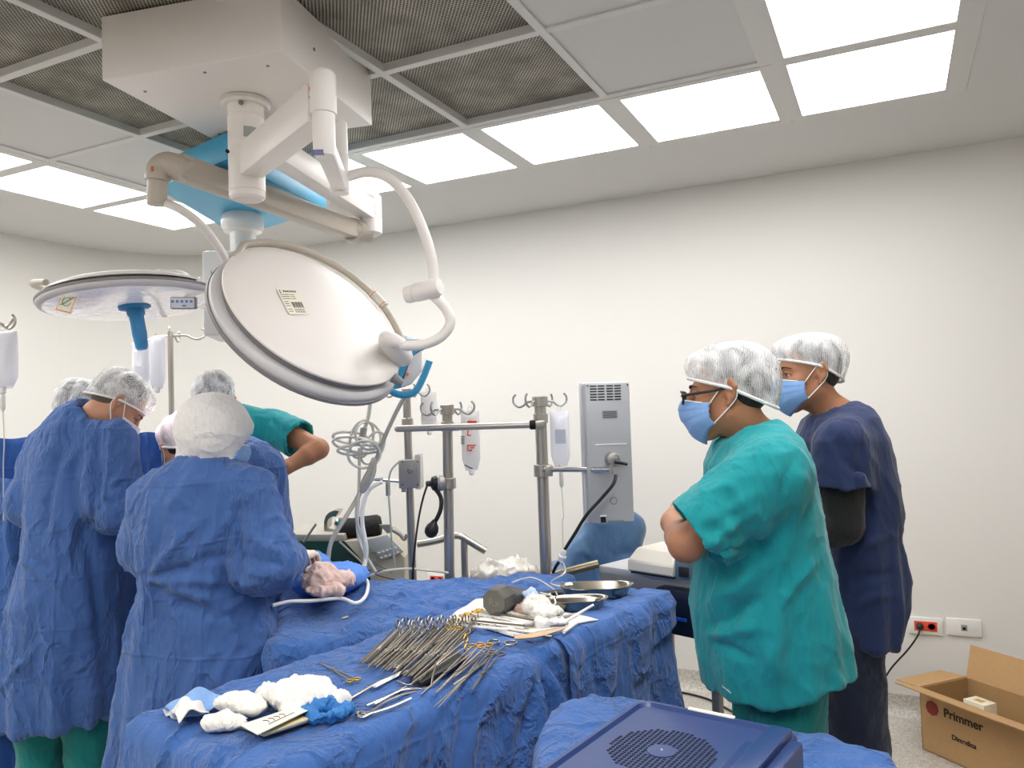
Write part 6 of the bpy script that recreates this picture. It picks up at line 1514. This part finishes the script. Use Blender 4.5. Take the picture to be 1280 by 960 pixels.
# the long row of clamps strung side by side on edge
n_row = 26
for i in range(n_row):
    f = i/(n_row-1)
    a_ = W(498+100*f, 790-5*f+3*math.sin(i*1.7), .0); b_ = W(448+74*f+3*math.sin(i*2.3), 834+22*f+2*math.cos(i*1.3), .004)
    lb_ = {0: 'leftmost ring-handled clamp of the packed row, at its far left end', 25: 'rightmost ring-handled clamp of the packed row, next to the gold-ringed fan'}.get(i, 'steel ring-handled clamp on edge inside the packed row on the blue drape')
    clamp_inst(a_, b_, lb_, group='clamps packed side by side in a row', edge=True, m=M_inst if i % 3 else M_instd, ring=.0135)
def bar_inst(pts, r, label, name, cat, m=None, flat=1.0, n=8, sub=5, group=None):
    o = MB().tube(pts, r, n=n, sub=sub, flat=flat).build(name, m or M_inst, None, 60); tag(o, label, cat, group); return o
# flat blades under the left end of the row
for k, (x0, y0, x1, y1) in enumerate(((497, 793, 462, 822), (507, 796, 472, 828), (517, 800, 484, 832), (527, 806, 495, 836))):
    a_, b_ = W(x0, y0, .002), W(x1, y1, .001); d = (b_-a_).normalized(); s = d.cross(Z0)
    o = MB().prism([a_-s*.006, a_+s*.006, b_+s*.012, b_-s*.012], Z0*.0025, bev=.0008).build('flat_blade', M_inst if k % 2 else M_instd, None)
    tag(o, ('flat steel blade at the far left end of the clamp row', 'flat steel blade, second from the left beneath the clamp row', 'flat steel blade, third from the left beneath the clamp row', 'rightmost flat steel blade beneath the clamp row')[k], 'blade')
tr = thing('instrument_tray', W(560, 838), 'small dark tray under the tips of the clamp row', 'tray')
q = [W(512, 846), W(600, 808), W(640, 832), W(545, 880)]
q = [W(512, 848), W(568, 818), W(584, 828), W(526, 860)]
MB().prism(q, Z0*.012, bev=.002).build('tray', M_black, tr)
# gold-ringed holders
gold = [(570, 783, 512, 858, 'gold-ringed needle holder at the right end of the clamp row, nearest the row'), (585, 790, 520, 862, 'gold-ringed needle holder second from the clamp row'), (600, 797, 530, 866, 'gold-ringed needle holder third from the clamp row'), (612, 800, 540, 872, 'gold-ringed needle holder farthest right of the fan')]
gold = [(598, 806, 528, 868, gold[0][4]), (606, 803, 538, 872, gold[1][4]), (614, 801, 548, 858, gold[2][4]), (585, 806, 516, 862, gold[3][4])]
gold = [(585, 808, 514, 862, 'gold-ringed needle holder leftmost in the fan beside the clamp row'), (597, 806, 526, 868, 'gold-ringed needle holder second in the fan beside the clamp row'), (607, 804, 545, 866, 'gold-ringed needle holder third in the fan beside the clamp row'), (570, 784, 520, 822, 'gold-ringed needle holder tucked behind the clamp row')]
for i, (x0, y0, x1, y1, lb) in enumerate(gold): clamp_inst(W(x0, y0, .014+.003*i), W(x1, y1, .006), lb, 'needle_holder', gold=True, edge=i == 0)
clamp_inst(W(444, 851, .002), W(401, 829, .001), 'dark-shafted gold-ringed needle holder lying alone behind the big gauze pad', 'needle_holder', gold=True, m=M_graypl, ring=.009)
clamp_inst(W(578, 768, .006), W(640, 777, .004), 'gold-ringed forceps on the white cloth, left of the grey hammer head', 'needle_holder', gold=True)
clamp_inst(W(593, 763, .008), W(668, 772, .004), 'gold-ringed forceps on the white cloth, just under the grey hammer head', 'needle_holder', gold=True)
clamp_inst(W(563, 776, .008), W(655, 787, .004), 'gold-ringed forceps at the left corner of the white cloth', 'needle_holder', gold=True)
# scissors with big rings
clamp_inst(W(630, 801, .006), W(545, 884, .004), 'large bright scissors with two open rings at the drape edge', 'scissors', ring=.019, open_=.04, shank=.5)
clamp_inst(W(612, 812, .004), W(568, 864, .002), 'smaller steel clamp lying left of the large open-ringed scissors', ring=.011)
clamp_inst(W(622, 816, .012), W(590, 862, .003), 'steel clamp crossing under the big scissors', ring=.011, m=M_instd)
# retractors and tweezers on the near side
bar_inst([W(436, 874), W(450, 866), W(475, 852), W(500, 843), W(512, 844)], .0038, 'long curved steel rod reaching left toward the gauze pad', 'retractor', 'retractor', flat=.6)
bar_inst([W(513, 873), W(488, 884), W(463, 891), W(449, 890), W(446, 893, .0), W(453, 896), W(463, 892)], .0042, 'curved steel retractor with hooked left end at the front of the drape', 'retractor', 'retractor', flat=.6)
bar_inst([W(458, 882), W(482, 872), W(505, 862), W(528, 860), W(538, 858, .004), W(541, 846, .02), W(545, 828, .04)], .0035, 'bent steel rod with upright end near the front of the drape', 'retractor', 'retractor', flat=.7)
bar_inst([W(464, 889), W(480, 878), W(500, 869), W(520, 864)], .003, 'thin steel forceps between the two front retractors', 'forceps', 'forceps', flat=.5, m=M_instd)
bar_inst([W(468, 880), W(490, 868), W(507, 858)], .003, 'thin steel forceps behind the front retractors', 'forceps', 'forceps', flat=.5)
bar_inst([W(497, 851), W(510, 856), W(524, 852)], .002, 'short steel pin across the retractors', 'pin', 'pin')
bar_inst([W(468, 858, .004), W(484, 850, .004), W(507, 838, .004)], .007, 'white ribbed plastic strip in front of the clamp row', 'plastic_strip', 'plastic strip', m=M_wht, flat=.4)
for k, (x0, y0, x1, y1) in enumerate(((590, 815, 545, 846), (600, 820, 558, 852), (607, 826, 566, 856))):
    bar_inst([W(x0, y0, .008), W((x0+x1)/2, (y0+y1)/2+1, .01), W(x1, y1, .003)], .0035, ('blue-grey forceps under the gold-ringed fan, uppermost', 'blue-grey forceps under the gold-ringed fan, middle one', 'blue-grey forceps under the gold-ringed fan, lowest')[k], 'forceps', 'forceps', m=M_instd, flat=.5)
# white cloth with long instruments
wc = [W(562, 772), W(606, 742), W(700, 748), W(748, 776), W(640, 796)]
wcl = MB(); N_ = 30
def wcf(u, v):
    a = wc[0].lerp(wc[1], v); b = wc[4].lerp(wc[3], v); p = a.lerp(b, u); return Vector((p.x, p.y, ZT+.012+.003*math.sin(u*17+v*5)*math.sin(v*9)))
wcl.grid(wcf, 24, 16); o = wcl.build('white_cloth', M_gauze, None, 180, solid=.004); tag(o, 'flat white cloth under the long instruments, in front of the kidney dishes', 'cloth')
longs = [((560, 780), (660, 790), M_wht, .004, 'white tube lying along the front of the white cloth', 'tube'), ((600, 782), (690, 796), M_inst, .0035, 'long steel rod along the front edge of the white cloth', 'steel rod'), ((585, 775), (665, 783), M_instd, .003, 'dark steel rod on the white cloth, behind the front one', 'steel rod'),
         ((612, 765), (672, 776), M_instd, .0035, 'dark steel rod slanting to the gauze heap', 'steel rod'), ((655, 782), (720, 768), M_gray, .006, 'grey plastic stick among the gauze heap', 'handle'), ((700, 780), (742, 756), M_wht, .004, 'white plastic tube rising toward the near kidney dish', 'tube'), ((705, 790), (722, 778), M_wht, .005, 'short white plug at the right end of the white cloth', 'plug')]
for a_, b_, m_, r, lb, ct in longs:
    hh = .035 if 'rising' in lb else .012
    bar_inst([W(*a_, .012), W((a_[0]+b_[0])/2, (a_[1]+b_[1])/2, .013), W(*b_, hh)], r, lb, {'tube': 'plastic_tube', 'steel rod': 'steel_rod', 'handle': 'grey_stick', 'plug': 'plastic_plug'}[ct], ct.replace('handle', 'stick'), m=m_)
wd0 = bar_inst([W(643, 797, .012), W(665, 795, .014), W(690, 789, .014), W(712, 783, .012)], lambda q: .011*(.6+.8*math.sin(math.pi*min(1, q+.12))), 'tan wooden-looking spatula at the front of the white cloth', 'spatula', 'spatula', m=mat('tan_wood', rgb(206, 170, 128), .5), flat=.4)
# grey octagonal head with black handle
om = thing('grey_hammer', W(628, 757), 'dark grey eight-sided hammer head with black handle on the white cloth', 'hammer')
oc_ = W(624, 750, .044); od = (R0*.96-F0*.28).normalized(); ou = Z0; os_ = od.cross(ou).normalized()
r8 = .044
def oct_(c, r): return [c+os_*(r*math.cos(math.pi/8+i*math.pi/4))+ou*(r*math.sin(math.pi/8+i*math.pi/4)) for i in range(8)]
fd8 = (-F0*.9-R0*.44).normalized(); os_ = fd8.cross(Z0).normalized()
mb = MB(); mb.skin([[mb.bm.verts.new(p) for p in oct_(oc_+fd8*dz, r8*k)] for dz, k in ((.036, .93), (.03, 1), (-.03, 1), (-.045, .9), (-.06, .6))]); mb.build('head', mat('putty_grey', rgb(84, 82, 76), .55), om, 30)
mb = MB(); mb.skin([[mb.bm.verts.new(p) for p in oct_(oc_+fd8*dz, r8*k)] for dz, k in ((.0362, .9), (.0375, .88))]); mb.build('face_plate', mat('putty_light', rgb(112, 110, 100), .55), om, 30)
text('Rx', oc_+fd8*.038, .034, -os_ if (-os_).dot(RGT) > 0 else os_, Z0, mat('faint_emboss', rgb(138, 136, 124), .6), om, name='emblem')
MB().tube([oc_-fd8*.04-Z0*.005, W(660, 748, .035), W(676, 746, .03)], lambda q: .03*(1-q)+.014, n=14, sub=4).build('neck', mat('neck_dark', rgb(58, 58, 60), .5), om)
MB().tube([W(668, 746, .03), W(690, 743, .026), W(704, 742, .025)], .014, n=14, sub=3).build('handle', M_black, om)
# kidney dishes
def kidney(cx_, cy_, wpx, label, rot, sx=1.0, h=.034):
    c = W(cx_, cy_, 0); Dk = proj(c)[2]; a_ = S(wpx, Dk)/2; b_ = a_*.58
    X = (RGT*math.cos(rot)+FWD*math.sin(rot)); X.z = 0; X.normalize(); Y = Z0.cross(X)
    t = thing('kidney_dish', c, label, 'dish')
    def out(u, k, z):
        an = 2*math.pi*u; x = a_*k*math.cos(an); y = b_*k*math.sin(an)
        y += .32*b_*(x/a_)**2*1.0-.12*b_   # bend
        if math.sin(an) < 0: y += .30*b_*math.exp(-(x/(a_*.42))**2)
        return c+X*x+Y*(-y*-1)+Z0*z
    n = 64; mb = MB(); prof = [(.02, .0012), (.7, .0012), (.78, .003), (.88, h*.7), (.93, h), (.99, h+.0015), (1.0, h-.001), (.95, h-.003), (.89, h*.68), (.8, 0.0), (.02, 0.0)]
    rings = [[mb.bm.verts.new(out(i/n, k, z)) for i in range(n)] for k, z in prof]; mb.skin(rings); mb.build('bowl', M_chrome2, t, 50); return t
M_chrome2 = mat('dish_steel', rgb(186, 178, 164), .22, 1)
kidney(746, 744, 96, 'larger kidney-shaped steel dish at the far right end of the table', 0.0)
kidney(722, 760, 80, 'smaller kidney-shaped steel dish in front of the larger one', .05, h=.03)
# gauze heap
def blob(name, c, r, m, label, cat, seed=1, am=.012, h=.005, parts=(), sc=(22, 22, 22), flat=True, ax=None, group=None, thing_=True, parent=None, kind=None):
    c = Vector(c); R_ = max(r)+.05; Fq = Field(c-Vector((R_, R_, R_)), c+Vector((R_, R_, R_)), h); Fq.ell(c, r, ax or (R0, F0, Z0), 0)
    for pc2, pr in parts: Fq.ell(pc2, pr, ax or (R0, F0, Z0), .012)
    o = field_mesh(name, Fq, m, parent, cloth_disp(seed, am, sc=sc), it=1)
    if not parent: tag(o, label, cat, group)
    return o
M_pink = mat('stained_gauze', rgb(232, 196, 186), .8, bump=.5, bscale=60, var=.2)
blob('gauze_wad', W(668, 757, .03), (.034, .03, .03), M_gauze, 'white gauze wad, tallest of the heap beside the grey hammer', 'gauze', 3)
blob('gauze_wad', W(655, 760, .016), (.03, .024, .016), M_pink, 'pink-stained gauze wad at the left of the heap', 'gauze', 5)
blob('gauze_wad', W(686, 766, .02), (.04, .03, .02), M_gauze, 'white gauze wad in the middle of the heap, before the small dish', 'gauze', 7)
blob('blue_wrapper', W(662, 750, .04), (.022, .014, .03), mat('pale_blue_wrap', rgb(188, 208, 236), .5), 'pale blue wrapper standing up in the gauze heap', 'wrapper', 8)
blob('gauze_swab', W(690, 778, .014), (.045, .02, .01), M_gauze, 'flat white swab in front of the gauze heap', 'gauze', 9)
bar_inst([W(675, 741, .05), W(690, 745, .055), W(694, 755, .04), W(680, 757, .035), W(676, 748, .045), W(688, 742, .05)], .003, 'looped thin white tubing over the gauze heap', 'tubing', 'tubing', m=M_tube, n=8)
bar_inst([PZ(700, 733, ZT+.05), PZ(688, 728, ZT+.06), PZ(706, 716, ZT+.1), PZ(704, 703, 1.0)], .003, 'thin clear line rising to the white connector', 'tubing', 'tubing', m=M_tube, n=8)
bar_inst([W(640, 728, .02), W(665, 722, .02), W(690, 735, .03), W(697, 745, .04)], .003, 'thin clear tube running from the drape to the gauze heap', 'tubing', 'tubing', m=M_tube, n=8)
# near-left things
big = blob('laparotomy_pad', W(376, 868, .024), (.072, .056, .028), M_gauze, 'large puffy white gauze pad on the drape', 'gauze', 11, am=.009, h=.004, sc=(12, 12, 12), parts=((W(338, 866, .02), (.034, .03, .018)), (W(415, 872, .018), (.036, .03, .014)), (W(366, 884, .012), (.03, .03, .012)), (W(385, 858, .034), (.04, .035, .018))))
for k, (x0, y0, x1, y1) in enumerate(((382, 889, 428, 888), (384, 893, 430, 890))):
    pass
mb = MB()
bp0 = [W(378, 884, .006), W(388, 894, .012), W(405, 897, .01), W(425, 892, .01), W(431, 886, .006), W(415, 881, .012), W(395, 884, .014)]
Fq = Field(W(360, 905)-Vector((.1, .1, .05)), W(440, 880)+Vector((.1, .1, .1)), .004); bq = catmull(bp0, 3, True)
for i in range(len(bq)): Fq.cap(bq[i], bq[(i+1) % len(bq)], .0095, k=.004)
mb.bm.free()
o = field_mesh('blue_band', Fq, mat('crepe_blue', rgb(52, 126, 196), .6, bump=.8, bscale=90), None, cloth_disp(31, .009, sc=(40, 40, 40)), it=0); tag(o, 'crumpled bright blue crepe band under the right end of the big gauze pad', 'band')
blob('folded_gauze', W(300, 880, .022), (.048, .03, .02), M_gauze, 'thick folded white gauze stack left of the big pad', 'gauze', 13, am=.006, parts=((W(312, 883, .02), (.034, .03, .012)), (W(290, 876, .03), (.03, .025, .01))))
blob('gauze_roll', W(278, 902, .014), (.045, .026, .016), M_gauze, 'loose white gauze at the front left, before the folded stack', 'gauze', 15, am=.007)
def sheet(pts, name, m, label, cat, lift, seed, amp_=.006, nn=18):
    def fn(u, v):
        p = pts[0].lerp(pts[1], u).lerp(pts[3].lerp(pts[2], u), v); return p+Z0*(lift(u, v)+.004*math.sin(u*9+v*7+seed))
    o = MB().grid(fn, nn, nn).build(name, m, None, 180, solid=.0018); tag(o, label, cat); return o
sheet([W(206, 893), W(268, 872), W(292, 884), W(232, 906)], 'face_mask', M_mask, 'pale blue folded face mask at the left end of the table', 'mask', lambda u, v: .012+.028*math.sin(math.pi*u)*math.sin(math.pi*min(1, v+.2)), 1)
sheet([W(214, 899), W(250, 888), W(262, 905), W(224, 914)], 'white_tissue', M_gauze, 'thin white tissue at the very left end of the table', 'tissue', lambda u, v: .02+.016*math.sin(math.pi*u), 4)
sheet([W(204, 891), W(232, 884), W(246, 893), W(214, 900)], 'paper_sheet', mat('white_card', rgb(236, 236, 234), .6), 'white card corner sticking out under the pale blue mask', 'paper', lambda u, v: .003, 2)
bk = thing('folded_leaflet', W(345, 907), 'cream folded paper leaflet with handwriting, in front of the big pad', 'leaflet')
f0, f1, f2, f3 = W(300, 908, .004), W(372, 885, .006), W(386, 889, .006), W(318, 921, .004)
g2, g3 = W(385, 901, .004), W(330, 922, .004)
MB().prism([W(302, 910), W(370, 892), W(385, 903), W(330, 921)], Z0*.004).build('page', M_paper, bk, 0)
MB().prism([W(304, 909, .006), W(370, 890, .006), W(386, 900, .008), W(328, 920, .008)], Z0*.003).build('page', mat('cream_page', rgb(230, 216, 170), .8), bk, 0)
tp = [W(300, 907, .012), W(368, 884, .016), W(386, 888, .022), W(322, 919, .02)]
MB().prism(tp, Z0*.0015).build('cover', M_paper, bk, 0)
def tpp(u, v): return (tp[0].lerp(tp[1], u)).lerp(tp[3].lerp(tp[2], u), v)+Z0*.0022
mb = MB()
for u0 in (.32, .42, .52, .62): mb.tube([tpp(u0, .3), tpp(u0+.05, .45), tpp(u0+.02, .6)], .0009, n=5, sub=2)
mb.tube([tpp(.3, .72), tpp(.8, .66)], .0008, n=5); mb.build('handwriting', M_ink, bk, 0)
# patient side: towel, stained gauze, white tube
tw = blob('blue_towel', PZ(412, 722, 1.0), (.13, .14, .045), mat('towel_blue', rgb(92, 140, 220), .8, bump=.5, bscale=30), 'light blue towel bunched on the patient by the hooded one\'s elbow', 'towel', 17, am=.012, h=.008, sc=(9, 9, 9), parts=((PZ(390, 705, 1.03), (.07, .09, .04)),))
M_stain = mat('bloodied_gauze', rgb(226, 196, 186), .8, bump=.6, bscale=50, var=.3)
sg = blob('stained_gauze_bundle', PZ(400, 724, 1.035), (.05, .05, .045), M_stain, 'crumpled pinkish stained gauze bundle on the light blue towel', 'gauze', 19, am=.014, h=.005, sc=(14, 14, 14), parts=((PZ(420, 724, 1.03), (.055, .04, .026)), (PZ(405, 738, 1.01), (.06, .03, .012))))
bar_inst([PZ(340, 757, .99), PZ(362, 752, .99), PZ(390, 751, .985), PZ(425, 748, .985), PZ(445, 754, .975), PZ(457, 745, .975), PZ(460, 730, .975), PZ(455, 722, .975), PZ(449, 722, .98)], .006, 'white tube curling round the stained gauze on the patient drape', 'suction_tube', 'tube', m=M_wht, n=10)
bar_inst([PZ(428, 773, .96), PZ(436, 771, .965)], .005, 'small metal clip end on the patient drape below the white tube', 'clip', 'clip', m=M_inst)
